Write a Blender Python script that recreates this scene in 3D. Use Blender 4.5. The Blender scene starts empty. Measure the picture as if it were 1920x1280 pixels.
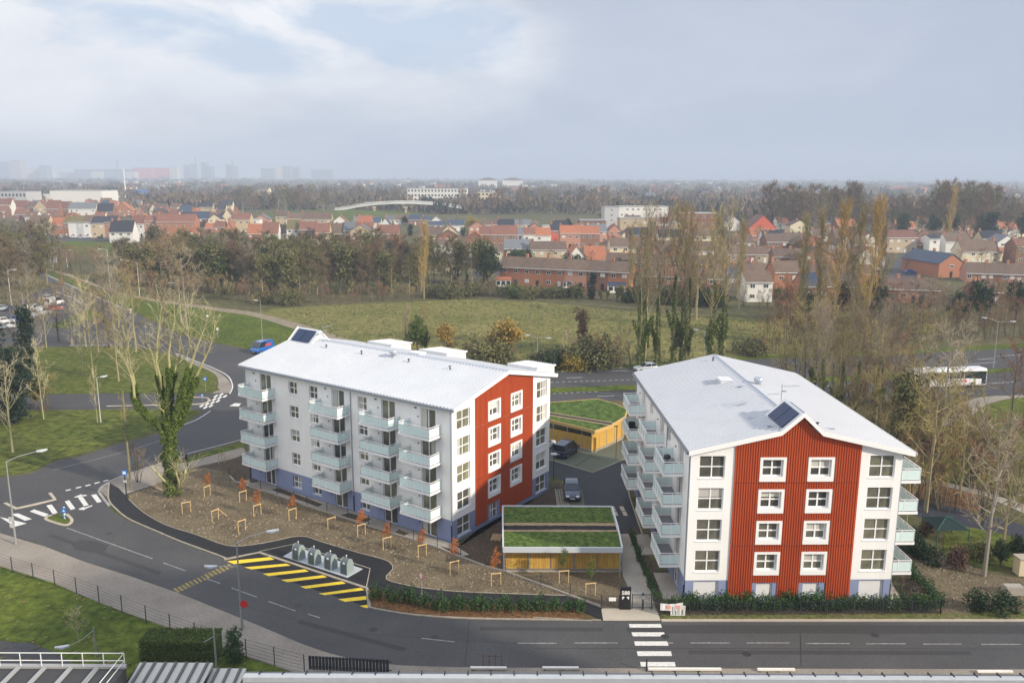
import bpy, math, random
from mathutils import Vector, Matrix, noise
R = math.radians
sc = bpy.context.scene
# ---------------------------------------------------------------- camera
FPX, TH, RO, CH = 1567.1, .1973, .0039, 35.62
cam = bpy.data.cameras.new('camera'); camo = bpy.data.objects.new('camera', cam); sc.collection.objects.link(camo)
cam.sensor_width = 36; cam.lens = FPX/1920*36; cam.clip_start = .5; cam.clip_end = 20000
_c, _s, _cr, _sr = math.cos(TH), math.sin(TH), math.cos(RO), math.sin(RO)
_fw = Vector((0, _c, -_s)); _up = Vector((0, _s, _c)); _rt = Vector((1, 0, 0))
_r2 = _rt*_cr + _up*_sr; _u2 = _up*_cr - _rt*_sr
m4 = Matrix((_r2, _u2, -_fw)).transposed().to_4x4(); m4.translation = (0, 0, CH)
camo.matrix_world = m4; sc.camera = camo
# ---------------------------------------------------------------- sun
SUN_AZ, SUN_EL = R(60), R(25)          # to the right of the direction behind the camera
sv = Vector((math.sin(SUN_AZ)*math.cos(SUN_EL), -math.cos(SUN_AZ)*math.cos(SUN_EL), math.sin(SUN_EL)))
sl = bpy.data.lights.new('sun', 'SUN'); sl.energy = SUNPOW = 5.0; sl.angle = R(1.6); sl.color = (1.0, .89, .73)
so = bpy.data.objects.new('sun', sl); sc.collection.objects.link(so)
so.rotation_euler = sv.to_track_quat('Z', 'Y').to_euler()
# ---------------------------------------------------------------- world
w = bpy.data.worlds.new('World'); sc.world = w; w.use_nodes = True
def build_world():
    nt = w.node_tree; N = nt.nodes; L = nt.links; N.clear()
    out = N.new('ShaderNodeOutputWorld'); bg = N.new('ShaderNodeBackground')
    sky = N.new('ShaderNodeTexSky'); sky.sky_type = 'NISHITA'; sky.sun_disc = False
    sky.sun_elevation = SUN_EL; sky.sun_rotation = math.pi - SUN_AZ; sky.air_density = 1; sky.dust_density = 1.5
    def node(t, **k):
        n = N.new(t)
        for a, b in k.items(): setattr(n, a, b)
        return n
    def mth(op, a, b=None, c=None):
        n = node('ShaderNodeMath', operation=op)
        for i, x in enumerate((a, b, c)):
            if x is None: continue
            if isinstance(x, (int, float)): n.inputs[i].default_value = x
            else: L.new(x, n.inputs[i])
        return n.outputs[0]
    def ramp(fac, stops):
        n = node('ShaderNodeValToRGB'); e = n.color_ramp.elements
        while len(e) < len(stops): e.new(.5)
        for i, (p, c) in enumerate(stops): e[i].position = p; e[i].color = (*c, 1)
        L.new(fac, n.inputs[0]); return n.outputs[0]
    def mix(f, a, b, bt='MIX'):
        n = node('ShaderNodeMix', data_type='RGBA', blend_type=bt)
        if isinstance(f, (int, float)): n.inputs[0].default_value = f
        else: L.new(f, n.inputs[0])
        L.new(a, n.inputs[6]) if not isinstance(a, tuple) else setattr(n.inputs[6], 'default_value', (*a, 1))
        L.new(b, n.inputs[7]) if not isinstance(b, tuple) else setattr(n.inputs[7], 'default_value', (*b, 1))
        return n.outputs[2]
    tc = node('ShaderNodeTexCoord'); sp = node('ShaderNodeSeparateXYZ'); L.new(tc.outputs['Generated'], sp.inputs[0])
    x, y, z = sp.outputs
    el = mth('MULTIPLY', mth('ARCSINE', z), 180/math.pi)                # elevation in degrees
    az = mth('MULTIPLY', mth('ARCTAN2', x, y), 180/math.pi)             # degrees right of the view direction
    cb = node('ShaderNodeCombineXYZ'); L.new(mth('MULTIPLY', az, .045), cb.inputs[0]); L.new(mth('MULTIPLY', el, .11), cb.inputs[1])
    def nz(scale, det, off, rough=.55, dist=.3):
        a = node('ShaderNodeVectorMath', operation='ADD'); L.new(cb.outputs[0], a.inputs[0]); a.inputs[1].default_value = off
        n = node('ShaderNodeTexNoise'); L.new(a.outputs[0], n.inputs['Vector']); n.inputs['Scale'].default_value = scale
        n.inputs['Detail'].default_value = det; n.inputs['Roughness'].default_value = rough; n.inputs['Distortion'].default_value = dist
        return n.outputs[0]
    big = nz(1.1, 8, (2.3, .4, 0)); fine = nz(3.2, 8, (7.3, 1.4, 2)); gapn = nz(1.6, 6, (5.1, 3.3, 1))
    # brighter, whiter cloud on the left, grey-blue stratus to the right and low down
    bank = mth('ADD', mth('MULTIPLY', az, -1/34), mth('MULTIPLY', mth('SUBTRACT', big, .5), 2.4))
    bank = mth('ADD', bank, mth('MULTIPLY', mth('SUBTRACT', fine, .5), .7))
    c_low = ramp(mth('MULTIPLY_ADD', bank, .5, .45), [(0, (.33, .395, .525)), (.45, (.40, .465, .585)), (.7, (.64, .66, .715)), (1, (.82, .825, .86))])
    c_high = ramp(mth('MULTIPLY_ADD', bank, .5, .45), [(0, (.43, .49, .61)), (.35, (.51, .565, .67)), (.62, (.76, .785, .835)), (1, (.97, .97, .98))])
    t = mth('MINIMUM', mth('MAXIMUM', mth('DIVIDE', mth('SUBTRACT', el, .8), 5), 0), 1)
    cloud = mix(t, c_low, c_high)
    # a gap of blue in the upper left
    d1 = mth('POWER', mth('DIVIDE', mth('ADD', az, 17.5), 13), 2); d2 = mth('POWER', mth('DIVIDE', mth('SUBTRACT', el, 10.0), 5.0), 2)
    gap = mth('SUBTRACT', 1.05, mth('ADD', d1, d2)); gap = mth('MULTIPLY', mth('ADD', gap, mth('MULTIPLY', mth('SUBTRACT', gapn, .53), 6.5)), .95)
    gap = mth('MINIMUM', mth('MAXIMUM', gap, 0), .62)
    skyc = mix(1.0, sky.outputs[0], (.085, .085, .085), 'MULTIPLY')
    skyc = mix(.65, skyc, (.46, .62, .88))
    col = mix(gap, cloud, skyc)
    # overcast dome: brighter towards the zenith, and towards the sun
    zen = mth('MINIMUM', mth('MAXIMUM', mth('DIVIDE', mth('SUBTRACT', el, 16), 40), 0), 1)
    boost = mth('MULTIPLY_ADD', zen, .4, 1.0)
    col = mix(1.0, col, mix(zen, (1, 1, 1), (.96, .99, 1.06)), 'MULTIPLY')
    vm = node('ShaderNodeVectorMath', operation='SCALE'); L.new(col, vm.inputs[0]); L.new(boost, vm.inputs[3])
    L.new(vm.outputs[0], bg.inputs[0]); bg.inputs[1].default_value = 1.0; L.new(bg.outputs[0], out.inputs[0])
build_world()
sc.view_settings.view_transform = 'Standard'; sc.view_settings.look = 'None'; sc.view_settings.exposure = .17; sc.view_settings.gamma = 1
sc.render.engine = 'CYCLES'
try:
    sc.cycles.use_denoising = True; sc.cycles.max_bounces = 6; sc.cycles.transparent_max_bounces = 12
    sc.cycles.volume_bounces = 1; sc.cycles.diffuse_bounces = 3; sc.cycles.glossy_bounces = 2
    sc.cycles.sample_clamp_indirect = 5
except Exception: pass
# ---------------------------------------------------------------- measuring the place
def ray(px, py):
    X = (px-960)/FPX; Y = (py-640)/FPX
    X, Y = X*_cr + Y*_sr, -X*_sr + Y*_cr
    return Vector((X, _c - Y*_s, -_s - Y*_c))
def G(px, py, z=0.0):
    r = ray(px, py); t = (z-CH)/r.z
    return Vector((r.x*t, r.y*t, z))
def GH(px, gy, py):        # height of an image row above the ground at depth gy
    r = ray(px, py); return CH + r.z*(gy/r.y)
# ---------------------------------------------------------------- materials
MATS = {}
def M(name, col, rough=.65, metal=0., col2=None, var=.0, scale=3., fine=None, bump=0., bscale=None, world=False, spec=.4, rnd=0., stretch=None, coat=0., alpha=None, trans=0., detail=6):
    if name in MATS: return MATS[name]
    m = bpy.data.materials.new(name); m.use_nodes = True; nt = m.node_tree; N = nt.nodes; L = nt.links
    b = N['Principled BSDF']; b.inputs['Roughness'].default_value = rough; b.inputs['Metallic'].default_value = metal
    b.inputs['Specular IOR Level'].default_value = spec; b.inputs['Base Color'].default_value = (*col, 1)
    if coat: b.inputs['Coat Weight'].default_value = coat
    if alpha is not None: b.inputs['Alpha'].default_value = alpha
    if trans: b.inputs['Transmission Weight'].default_value = trans
    if world: src = N.new('ShaderNodeNewGeometry').outputs['Position']
    else: src = N.new('ShaderNodeTexCoord').outputs['Object']
    if stretch:
        mp = N.new('ShaderNodeMapping'); mp.inputs['Scale'].default_value = stretch; L.new(src, mp.inputs[0]); src = mp.outputs[0]
    def nz(s, d=detail):
        n = N.new('ShaderNodeTexNoise'); L.new(src, n.inputs['Vector']); n.inputs['Scale'].default_value = s; n.inputs['Detail'].default_value = d; n.inputs['Roughness'].default_value = .6
        return n.outputs[0]
    def mixc(f, a, c, bt='MIX'):
        n = N.new('ShaderNodeMix'); n.data_type = 'RGBA'; n.blend_type = bt
        for i, x in ((0, f), (6, a), (7, c)):
            if hasattr(x, 'is_output') or hasattr(x, 'links'): L.new(x, n.inputs[i])
            elif isinstance(x, (int, float)): n.inputs[i].default_value = x
            else: n.inputs[i].default_value = (*x, 1)
        return n.outputs[2]
    def rng(s, lo, hi):
        n = N.new('ShaderNodeMapRange'); L.new(s, n.inputs[0]); n.inputs[1].default_value = .3; n.inputs[2].default_value = .7
        n.inputs[3].default_value = lo; n.inputs[4].default_value = hi; return n.outputs[0]
    c = None
    if col2 is not None: c = mixc(rng(nz(scale), 0, 1), col, col2)
    if var:
        f = rng(nz(fine or scale*4), 1-var, 1+var)
        cc = N.new('ShaderNodeCombineColor'); [L.new(f, cc.inputs[i]) for i in range(3)]
        c = mixc(1., c if c is not None else col, cc.outputs[0], 'MULTIPLY')
    if rnd:
        oi = N.new('ShaderNodeObjectInfo'); n = N.new('ShaderNodeMapRange'); L.new(oi.outputs['Random'], n.inputs[0]); n.inputs[3].default_value = 1-rnd; n.inputs[4].default_value = 1+rnd
        cc = N.new('ShaderNodeCombineColor'); L.new(n.outputs[0], cc.inputs[0]); L.new(n.outputs[0], cc.inputs[1])
        n2 = N.new('ShaderNodeMath'); n2.operation = 'POWER'; L.new(n.outputs[0], n2.inputs[0]); n2.inputs[1].default_value = .7; L.new(n2.outputs[0], cc.inputs[2])
        c = mixc(1., c if c is not None else col, cc.outputs[0], 'MULTIPLY')
    if c is not None: L.new(c, b.inputs['Base Color'])
    if bump:
        bp = N.new('ShaderNodeBump'); bp.inputs['Strength'].default_value = 1; bp.inputs['Distance'].default_value = bump
        L.new(nz(bscale or scale*4), bp.inputs['Height']); L.new(bp.outputs[0], b.inputs['Normal'])
    MATS[name] = m; return m
# ---------------------------------------------------------------- mesh helpers
COL = sc.collection
class MB:
    def __init__(s): s.v = []; s.f = []; s.m = []
    def add(s, vs, fs, m=0):
        o = len(s.v); s.v.extend(tuple(p) for p in vs); s.f.extend(tuple(i+o for i in f) for f in fs); s.m.extend([m]*len(fs))
    def box(s, x0, y0, z0, x1, y1, z1, m=0):
        s.add([(x0,y0,z0),(x1,y0,z0),(x1,y1,z0),(x0,y1,z0),(x0,y0,z1),(x1,y0,z1),(x1,y1,z1),(x0,y1,z1)],
              [(0,3,2,1),(4,5,6,7),(0,1,5,4),(1,2,6,5),(2,3,7,6),(3,0,4,7)], m)
    def beam(s, a, b, w, h, m=0, up=Vector((0,0,1))):
        a = Vector(a); b = Vector(b); d = (b-a).normalized()
        if abs(d.dot(up)) > .99: up = Vector((0,1,0))
        x = d.cross(up).normalized()*w/2; y = x.cross(d).normalized()*h/2
        s.add([a-x-y, a+x-y, a+x+y, a-x+y, b-x-y, b+x-y, b+x+y, b-x+y], [(0,1,2,3),(7,6,5,4),(0,4,5,1),(1,5,6,2),(2,6,7,3),(3,7,4,0)], m)
    def quad(s, *p, m=0): s.add(p, [tuple(range(len(p)))], m)
    def tube(s, pts, rad, n=6, m=0, cap=True):
        pts = [Vector(p) for p in pts]
        if isinstance(rad, (int, float)): rad = [rad]*len(pts)
        o = len(s.v); up = None
        for i, p in enumerate(pts):
            d = (pts[min(i+1, len(pts)-1)] - pts[max(i-1, 0)]).normalized()
            if up is None: up = Vector((0,0,1)) if abs(d.z) < .9 else Vector((1,0,0))
            x = d.cross(up); x = x.normalized() if x.length > 1e-6 else Vector((1,0,0)); y = x.cross(d).normalized(); up = y
            for k in range(n):
                a = 2*math.pi*k/n; s.v.append(tuple(p + (x*math.cos(a) + y*math.sin(a))*rad[i]))
        for i in range(len(pts)-1):
            for k in range(n):
                k2 = (k+1) % n; s.f.append((o+i*n+k, o+i*n+k2, o+(i+1)*n+k2, o+(i+1)*n+k)); s.m.append(m)
        if cap:
            s.f.append(tuple(o+k for k in reversed(range(n)))); s.m.append(m)
            s.f.append(tuple(o+(len(pts)-1)*n+k for k in range(n))); s.m.append(m)
    def lathe(s, prof, c=(0,0,0), n=16, m=0):
        o = len(s.v)
        for r, z in prof:
            for k in range(n):
                a = 2*math.pi*k/n; s.v.append((c[0]+r*math.cos(a), c[1]+r*math.sin(a), c[2]+z))
        for i in range(len(prof)-1):
            for k in range(n):
                k2 = (k+1) % n; s.f.append((o+i*n+k, o+i*n+k2, o+(i+1)*n+k2, o+(i+1)*n+k)); s.m.append(m)
        s.f.append(tuple(o+k for k in reversed(range(n)))); s.m.append(m)
        s.f.append(tuple(o+(len(prof)-1)*n+k for k in range(n))); s.m.append(m)
    def prism(s, poly, z0, z1, m=0):
        n = len(poly); area = sum(poly[i][0]*poly[(i+1)%n][1]-poly[(i+1)%n][0]*poly[i][1] for i in range(n))
        if area < 0: poly = poly[::-1]
        s.add([(p[0],p[1],z0) for p in poly]+[(p[0],p[1],z1) for p in poly],
              [tuple(reversed(range(n))), tuple(range(n, 2*n))]+[(i,(i+1)%n,n+(i+1)%n,n+i) for i in range(n)], m)
    def extr(s, poly, dvec, m=0):   # planar polygon of 3-D points swept along dvec
        poly = [Vector(p) for p in poly]; d = Vector(dvec); n = len(poly)
        s.add(poly+[p+d for p in poly], [tuple(reversed(range(n))), tuple(range(n, 2*n))]+[(i,(i+1)%n,n+(i+1)%n,n+i) for i in range(n)], m)
    def build(s, name, mats, parent=None, smooth=False, loc=None, rz=None):
        me = bpy.data.meshes.new(name); me.from_pydata(s.v, [], s.f)
        if not isinstance(mats, (list, tuple)): mats = [mats]
        for x in mats: me.materials.append(x)
        if any(s.m): me.polygons.foreach_set('material_index', s.m)
        if smooth: me.polygons.foreach_set('use_smooth', [True]*len(s.f))
        me.update(); o = bpy.data.objects.new(name, me); COL.objects.link(o)
        if parent is not None: o.parent = parent
        if loc is not None: o.location = loc
        if rz is not None: o.rotation_euler = (0, 0, rz)
        return o
def E(name, loc=(0,0,0), rz=0, parent=None):
    o = bpy.data.objects.new(name, None); COL.objects.link(o); o.location = loc; o.rotation_euler = (0,0,rz); o.empty_display_size = .5
    if parent is not None: o.parent = parent
    return o
def T(o, label, cat, group=None):
    o['label'] = label; o['category'] = cat
    if group: o['group'] = group
    return o
def S(o): o['kind'] = 'structure'; return o
def STUFF(o, label=None, cat=None):
    o['kind'] = 'stuff'
    if label: o['label'] = label; o['category'] = cat
    return o
def dup(root, loc, rz=0, scale=1, label=None, group=None, name=None):
    def cp(o, par):
        c = o.copy(); COL.objects.link(c); c.parent = par
        for ch in o.children: cp(ch, c)
        return c
    r = cp(root, None); r.location = loc; r.rotation_euler = (0, 0, rz); r.scale = (scale,)*3 if not isinstance(scale, tuple) else scale
    if label: r['label'] = label
    if group: r['group'] = group
    return r
ORD = 'first second third fourth fifth sixth seventh eighth ninth tenth eleventh twelfth thirteenth fourteenth fifteenth sixteenth seventeenth eighteenth nineteenth twentieth'.split()
def nth(i):
    if i < 20: return ORD[i]
    t = ['twenty', 'thirty', 'forty', 'fifty', 'sixty', 'seventy', 'eighty', 'ninety'][((i+1)//10-2)]
    k = (i+1) % 10
    if k == 0: return t[:-1]+'ieth'
    return t+'-'+ORD[k-1]
# ================================================================ SETTING: ground, roads, markings
asphalt_old = M('asphalt_old', (.085,.083,.082), .85, col2=(.062,.061,.062), scale=.15, var=.22, fine=7, world=True, spec=.25)
asphalt_far = M('asphalt_far', (.058,.058,.062), .8, col2=(.075,.072,.070), scale=.1, var=.15, fine=3, world=True, spec=.25)
asphalt_new = M('asphalt_new', (.014,.014,.016), .8, col2=(.02,.02,.021), scale=.5, var=.3, fine=14, world=True, spec=.3)
asphalt_court = M('asphalt_court', (.020,.022,.026), .7, col2=(.030,.032,.036), scale=.3, var=.25, fine=9, world=True, spec=.35)
asphalt_patch = M('asphalt_patch', (.045,.043,.043), .85, var=.25, fine=8, world=True)
pave = M('pavement', (.30,.265,.22), .9, col2=(.215,.185,.155), scale=.22, var=.18, fine=5, world=True, spec=.2)
concrete = M('concrete', (.40,.365,.31), .9, col2=(.31,.28,.24), scale=.5, var=.12, fine=8, world=True, spec=.2)
concrete_l = M('concrete_light', (.46,.41,.33), .9, col2=(.38,.335,.27), scale=.6, var=.1, fine=9, world=True, spec=.2)
kerbm = M('kerb_stone', (.33,.29,.23), .9, var=.2, fine=2, world=True, spec=.2)
paint_w = M('road_paint_white', (.62,.60,.56), .7, var=.2, fine=5, world=True)
paint_worn = M('road_paint_worn', (.40,.39,.37), .8, col2=(.13,.125,.12), scale=3.5, world=True)
paint_y = M('road_paint_yellow', (.80,.56,.03), .65, var=.15, fine=4, world=True)
paint_yw = M('road_paint_yellow_worn', (.42,.31,.08), .8, col2=(.14,.115,.07), scale=2.5, world=True)
grass_b = M('grass_bright', (.105,.13,.020), .95, col2=(.055,.080,.014), scale=.13, var=.55, fine=1.1, bump=.12, bscale=3, world=True, spec=.1)
grass_d = M('grass_lawn', (.115,.125,.026), .95, col2=(.070,.092,.018), scale=.11, var=.6, fine=.9, bump=.12, bscale=2.5, world=True, spec=.1)
meadow_m = M('meadow', (.20,.175,.06), .95, col2=(.105,.115,.030), scale=.045, var=.45, fine=.5, bump=.15, bscale=1.5, world=True, spec=.1)
earth = M('ground_cover', (.125,.105,.055), .95, col2=(.075,.080,.032), scale=.03, var=.4, fine=.6, bump=.15, bscale=1.2, world=True, spec=.1)
soil = M('tilled_soil', (.205,.165,.105), .95, col2=(.125,.096,.062), scale=.30, var=.6, fine=7.5, bump=.16, bscale=7, world=True, spec=.1)
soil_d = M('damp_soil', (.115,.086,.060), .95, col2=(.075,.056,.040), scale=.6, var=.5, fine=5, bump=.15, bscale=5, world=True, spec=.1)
leaf_lit = M('leaf_litter', (.20,.10,.045), .95, col2=(.10,.062,.03), scale=1.2, var=.6, fine=5, bump=.1, bscale=6, world=True, spec=.1)
gravel = M('pale_ground', (.28,.235,.17), .95, col2=(.20,.165,.115), scale=.05, var=.3, fine=1, world=True, spec=.1)
bay_green = M('green_bay_paving', (.105,.115,.080), .9, var=.25, fine=10, world=True)
ZL = [0.0]
def ground(name, px, mat, z, world_pts=None):
    pts = world_pts if world_pts else [G(*p) for p in px]
    mb = MB(); poly = [(p[0], p[1]) for p in pts]; n = len(poly)
    area = sum(poly[i][0]*poly[(i+1)%n][1]-poly[(i+1)%n][0]*poly[i][1] for i in range(n))
    if area < 0: poly = poly[::-1]
    mb.add([(x, y, z) for x, y in poly], [tuple(range(n))]); return S(mb.build(name, mat))
def kerb(name, px, w=.16, h=.11, mat=None, z=0, closed=False):
    pts = [G(*p) for p in px]; 
    if closed: pts.append(pts[0])
    mb = MB(); n = len(pts); L_ = []
    for i, p in enumerate(pts):
        a = pts[max(i-1,0)]; b = pts[min(i+1,n-1)]
        if closed and i in (0, n-1): a = pts[-2]; b = pts[1]
        d = (b-a); d.z = 0; d.normalize(); nrm = Vector((-d.y, d.x, 0))*w/2
        L_.append((p-nrm, p+nrm))
    for i in range(n-1):
        (a, b), (c, d) = L_[i], L_[i+1]; q = [Vector((t.x,t.y,z)) for t in (a,b,d,c)]
        u = Vector((0,0,h)); mb.add(q+[t+u for t in q], [(4,7,6,5),(0,1,2,3),(0,3,7,4),(1,5,6,2)]+([(0,4,5,1)] if i==0 else [])+([(3,2,6,7)] if i==n-2 else []))
    return S(mb.build(name, mat or kerbm))
def smooth(px, k=6):      # Catmull-Rom through image points
    out = []; n = len(px)
    for i in range(n-1):
        p0, p1, p2, p3 = px[max(i-1,0)], px[i], px[i+1], px[min(i+2,n-1)]
        for j in range(k):
            t = j/k; out.append(tuple(.5*((2*p1[a])+(-p0[a]+p2[a])*t+(2*p0[a]-5*p1[a]+4*p2[a]-p3[a])*t*t+(-p0[a]+3*p1[a]-3*p2[a]+p3[a])*t**3) for a in (0,1)))
    out.append(px[-1]); return out
# base sheet to the horizon
ground('ground', None, earth, 0, [(-5600,-250),(5600,-250),(5600,5900),(-5600,5900)])
ground('meadow', [(470,586),(520,578),(600,573),(700,569),(860,561),(1000,565),(1150,580),(1300,588),(1440,600),(1500,640),(1500,690),(1300,684),(1050,700),(900,705),(700,660),(600,628),(540,600)], meadow_m, .004)
ground('lawn_strip', smooth([(80,508),(125,520),(200,545),(262,560),(330,572),(470,590),(540,606),(600,626)],3)+smooth([(640,690),(560,680),(470,655),(400,640),(330,622),(285,600),(228,572),(170,548),(80,512)],3), grass_b, .008)
ground('cycle_path', smooth([(60,495),(140,517),(200,540),(262,555),(330,566),(420,578),(480,586),(560,606),(640,632),(760,668)],3)+smooth([(720,672),(600,632),(540,613),(475,593),(415,584),(330,571),(262,560),(200,545),(138,521),(60,498)],3), gravel, .012)
# the avenue from the upper left, sweeping round to the junction and on to the lower left
ground('avenue', smooth([(40,496),(78,510),(120,530),(170,551),(230,576),(285,603),(335,625),(400,643),(470,657),(520,668),(640,690)],4)+
       smooth([(700,760),(560,800),(455,825),(350,855),(240,890),(205,905),(185,925),(100,990),(60,1010),(0,1000),(-120,960)],4)+
       smooth([(-300,905),(-120,912),(0,895),(60,887),(100,867),(160,853),(212,835),(250,826),(300,812),(350,793),(378,772)],4)+[(378,768),(-300,772),(-300,738),(395,738)]+
       smooth([(396,737),(410,725),(408,706),(396,694),(370,683),(330,668),(250,651),(120,650)],4)+[(0,655),(-60,600),(40,560),(70,545),(100,536),(60,510),(0,498)], asphalt_far, .016)
ground('verge_triangle', [(88,612),(170,580),(185,585),(192,592),(150,606),(120,617)], grass_b, .020)
lawnA = smooth([(-300,772),(0,770),(100,769),(260,767),(372,770),(366,778),(300,804),(250,822),(212,831),(160,848),(100,863),(60,884),(0,893),(-120,910),(-300,905)],2)
ground('lawn', lawnA, grass_d, .030)
lawnB = smooth([(-300,652),(0,652),(100,650),(250,652),(330,668),(370,686),(398,698),(407,712),(406,725),(395,736),(200,738),(0,740),(-300,742)],2)
ground('lawn', lawnB, grass_d, .030)
ground('footway', smooth([(330,664),(372,681),(402,694),(424,708),(434,724),(430,737)],4)+smooth([(398,737),(409,724),(407,707),(395,697),(368,685),(330,668)],4), pave, .024)
kerb('kerb', smooth([(330,663),(374,680),(404,692),(428,706),(436,724),(431,738)],5), .2, .06, paint_w)
# dual carriageway behind the flats
ground('carriageway', smooth([(640,690),(760,700),(900,702),(1040,697),(1200,688),(1400,674),(1600,668),(1760,660),(1920,652),(2300,632)],3)+smooth([(2300,716),(1920,740),(1850,742),(1700,750),(1500,752),(1195,750),(1035,757),(860,772),(700,760)],3), asphalt_far, .016)
ground('central_reserve', smooth([(900,730),(1035,727),(1195,721.5),(1400,714),(1560,706),(1700,700),(1900,690)],3)+smooth([(1900,697),(1700,710),(1560,716),(1400,724),(1195,731),(1035,737),(900,742)],3), grass_b, .06)
ground('roadside_grass', smooth([(1040,692),(1200,682),(1400,668),(1600,660),(1760,652),(1920,643),(2200,630)],3)+smooth([(2200,636),(1920,652),(1760,660),(1600,668),(1400,674),(1200,688),(1040,697)],3), grass_b, .010)
ground('park_lawn', [(1830,768),(1872,752),(1920,742),(2300,740),(2300,960),(1920,940),(1830,905),(1760,905),(1720,890),(1760,850)], grass_d, .008)
ground('park_path', smooth([(2100,742),(1920,745),(1870,752),(1840,764),(1810,790),(1770,800)],3)+[(1760,780),(1790,760),(1830,746),(1920,736),(2100,728)], pave, .012)
# near street
N_edge = smooth([(185,919),(192,935),(208,955),(232,972),(258,984),(300,1001),(340,1018),(406,1042),(425,1050)],3)+[(560,1095),(693,1139)]+smooth([(700,1141),(760,1151),(830,1157),(900,1160),(1000,1161.5),(1127,1163),(1240,1165)],3)+[(1920,1165),(2400,1165)]
S_edge = [(2400,1256),(1920,1254),(1300,1252)]+smooth([(1120,1252),(850,1250),(720,1244),(640,1230),(570,1208),(480,1170),(334,1111),(245,1080),(156,1052),(84,1024),(0,999),(-200,960)],3)
ground('street', N_edge+S_edge+[(-200,900),(60,960)], asphalt_old, .022)
ground('footway', [(-300,938),(-200,960),(0,999),(84,1024),(156,1052),(245,1080),(334,1111),(480,1170),(570,1208),(640,1230),(720,1244),(850,1250),(1120,1252),(1920,1254),(2400,1256),(2400,1400),(850,1400),(700,1320),(560,1262),(462,1230),(369,1196),(281,1164),(187,1130),(100,1092),(0,1061),(-300,975)], pave, .018)
ground('lawn', [(-300,975),(0,1061),(100,1092),(187,1130),(281,1164),(369,1196),(462,1232),(560,1264),(620,1290),(620,1700),(-600,1700)], grass_b, .012)
ground('car_park', [(-100,1195),(60,1205),(110,1225),(160,1262),(160,1350),(-200,1350)], asphalt_far, .020)
ground('asphalt_patch', [(1200,1170),(1250,1171.5),(1920,1172),(2300,1172),(2300,1188),(1920,1188),(1360,1187),(1180,1187),(1172,1178)], asphalt_patch, .026)
ground('asphalt_patch', [(132,1018),(150,1011),(178,1014),(203,1022),(198,1033),(170,1036),(140,1030)], asphalt_patch, .026)
# new footpath, soil garden, bin bay
path_out = smooth([(205,905),(203,935),(215,952),(236,970),(260,982),(300,999),(340,1016),(406,1040),(425,1048)],2)
path_in = smooth([(241,936),(269,961),(312,985),(366,1002),(425,1023),(471,1022),(524,1012.5),(548,1007),(574,1006.6),(602,1016),(668,1035.5),(717,1048.6),(733,1057),(736,1068),(724,1086),(766,1098),(820,1106),(889,1111),(1061,1117)],3)
ground('footpath', path_out+[(486,1036),(688,1103),(705,1104),(760,1118),(800,1127),(1000,1132),(1067,1135),(1130,1163)]+[(1127,1140)]+path_in[::-1]+[(234,927),(222,915)], asphalt_new, .055)
kerb('kerb', path_out, .16, .10)
kerb('kerb', path_in, .08, .09)
ground('garden_soil', path_in+[(1127,1140),(1014,1096),(948,1072),(910,1062),(820,1027),(652,973),(576,948.6),(459,909),(440,903),(425,884),(350,872),(300,905),(241,928)], soil, .045)
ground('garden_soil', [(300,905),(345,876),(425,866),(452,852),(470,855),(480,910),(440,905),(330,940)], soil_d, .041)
ground('footway', smooth([(185,919),(205,903),(240,891),(300,872),(345,868),(400,850),(455,836)],3)+smooth([(462,850),(430,862),(350,880),(300,905),(250,922),(205,936)],3), pave, .05)
kerb('kerb', smooth([(205,948),(192,932),(186,919),(205,904),(240,889),(345,856)],4), .3, .09, paint_worn)
ground('roadside_grass', smooth([(345,862),(400,845),(455,830)],3)+[(458,838),(400,853),(350,868)], grass_b, .056)
ground('terrace', [(459,903),(469,896.5),(660,958),(850,1020),(858,1026),(880,1040),(862,1043),(820,1025.5),(652,971.5),(576,947),(459,906)], concrete, .049)
for q in ([(508,918),(524,915),(606,946),(596,950.5)], [(638,966),(655,962),(697,973),(684,980)], [(740,999),(748,993),(767,1000),(757,1005)], [(464,894),(476,897),(486,903),(470,906)], [(826,1024),(846,1030),(868,1040),(850,1040)]):
    ground('garden_soil', q, soil_d, .053)
# bin bay with yellow hatching
ground('loading_bay', [(425,1050),(486,1036.5),(688,1104),(693,1139),(560,1095)], asphalt_new, .030)
kerb('kerb', [(420,1049),(486,1036),(588,1070),(688,1103),(693,1140)], .28, .09)
kerb('paver_edge', [(486,1034),(550,1020.5),(694,1066),(687,1101)], .10, .062)
zz = lambda x, y: (340+x/3.048, 860+y/3.048)
mb = MB()
for q in [((262,583),(505,560),(532,574),(300,600)),((360,618),(600,597),(625,608),(400,630)),((465,655),(705,630),(728,642),(500,668)),((570,690),(810,663),(832,675),(607,703)),
          ((678,728),(918,698),(940,711),(712,740)),((785,768),(1025,735),(1047,748),(820,777)),((895,800),(1056,782),(1058,802),(935,815)),((1020,838),(1063,832),(1066,851),(1045,848))]:
    mb.quad(*[G(*zz(*p), .034) for p in q[::-1]])
S(mb.build('yellow_hatching', paint_y))
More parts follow.
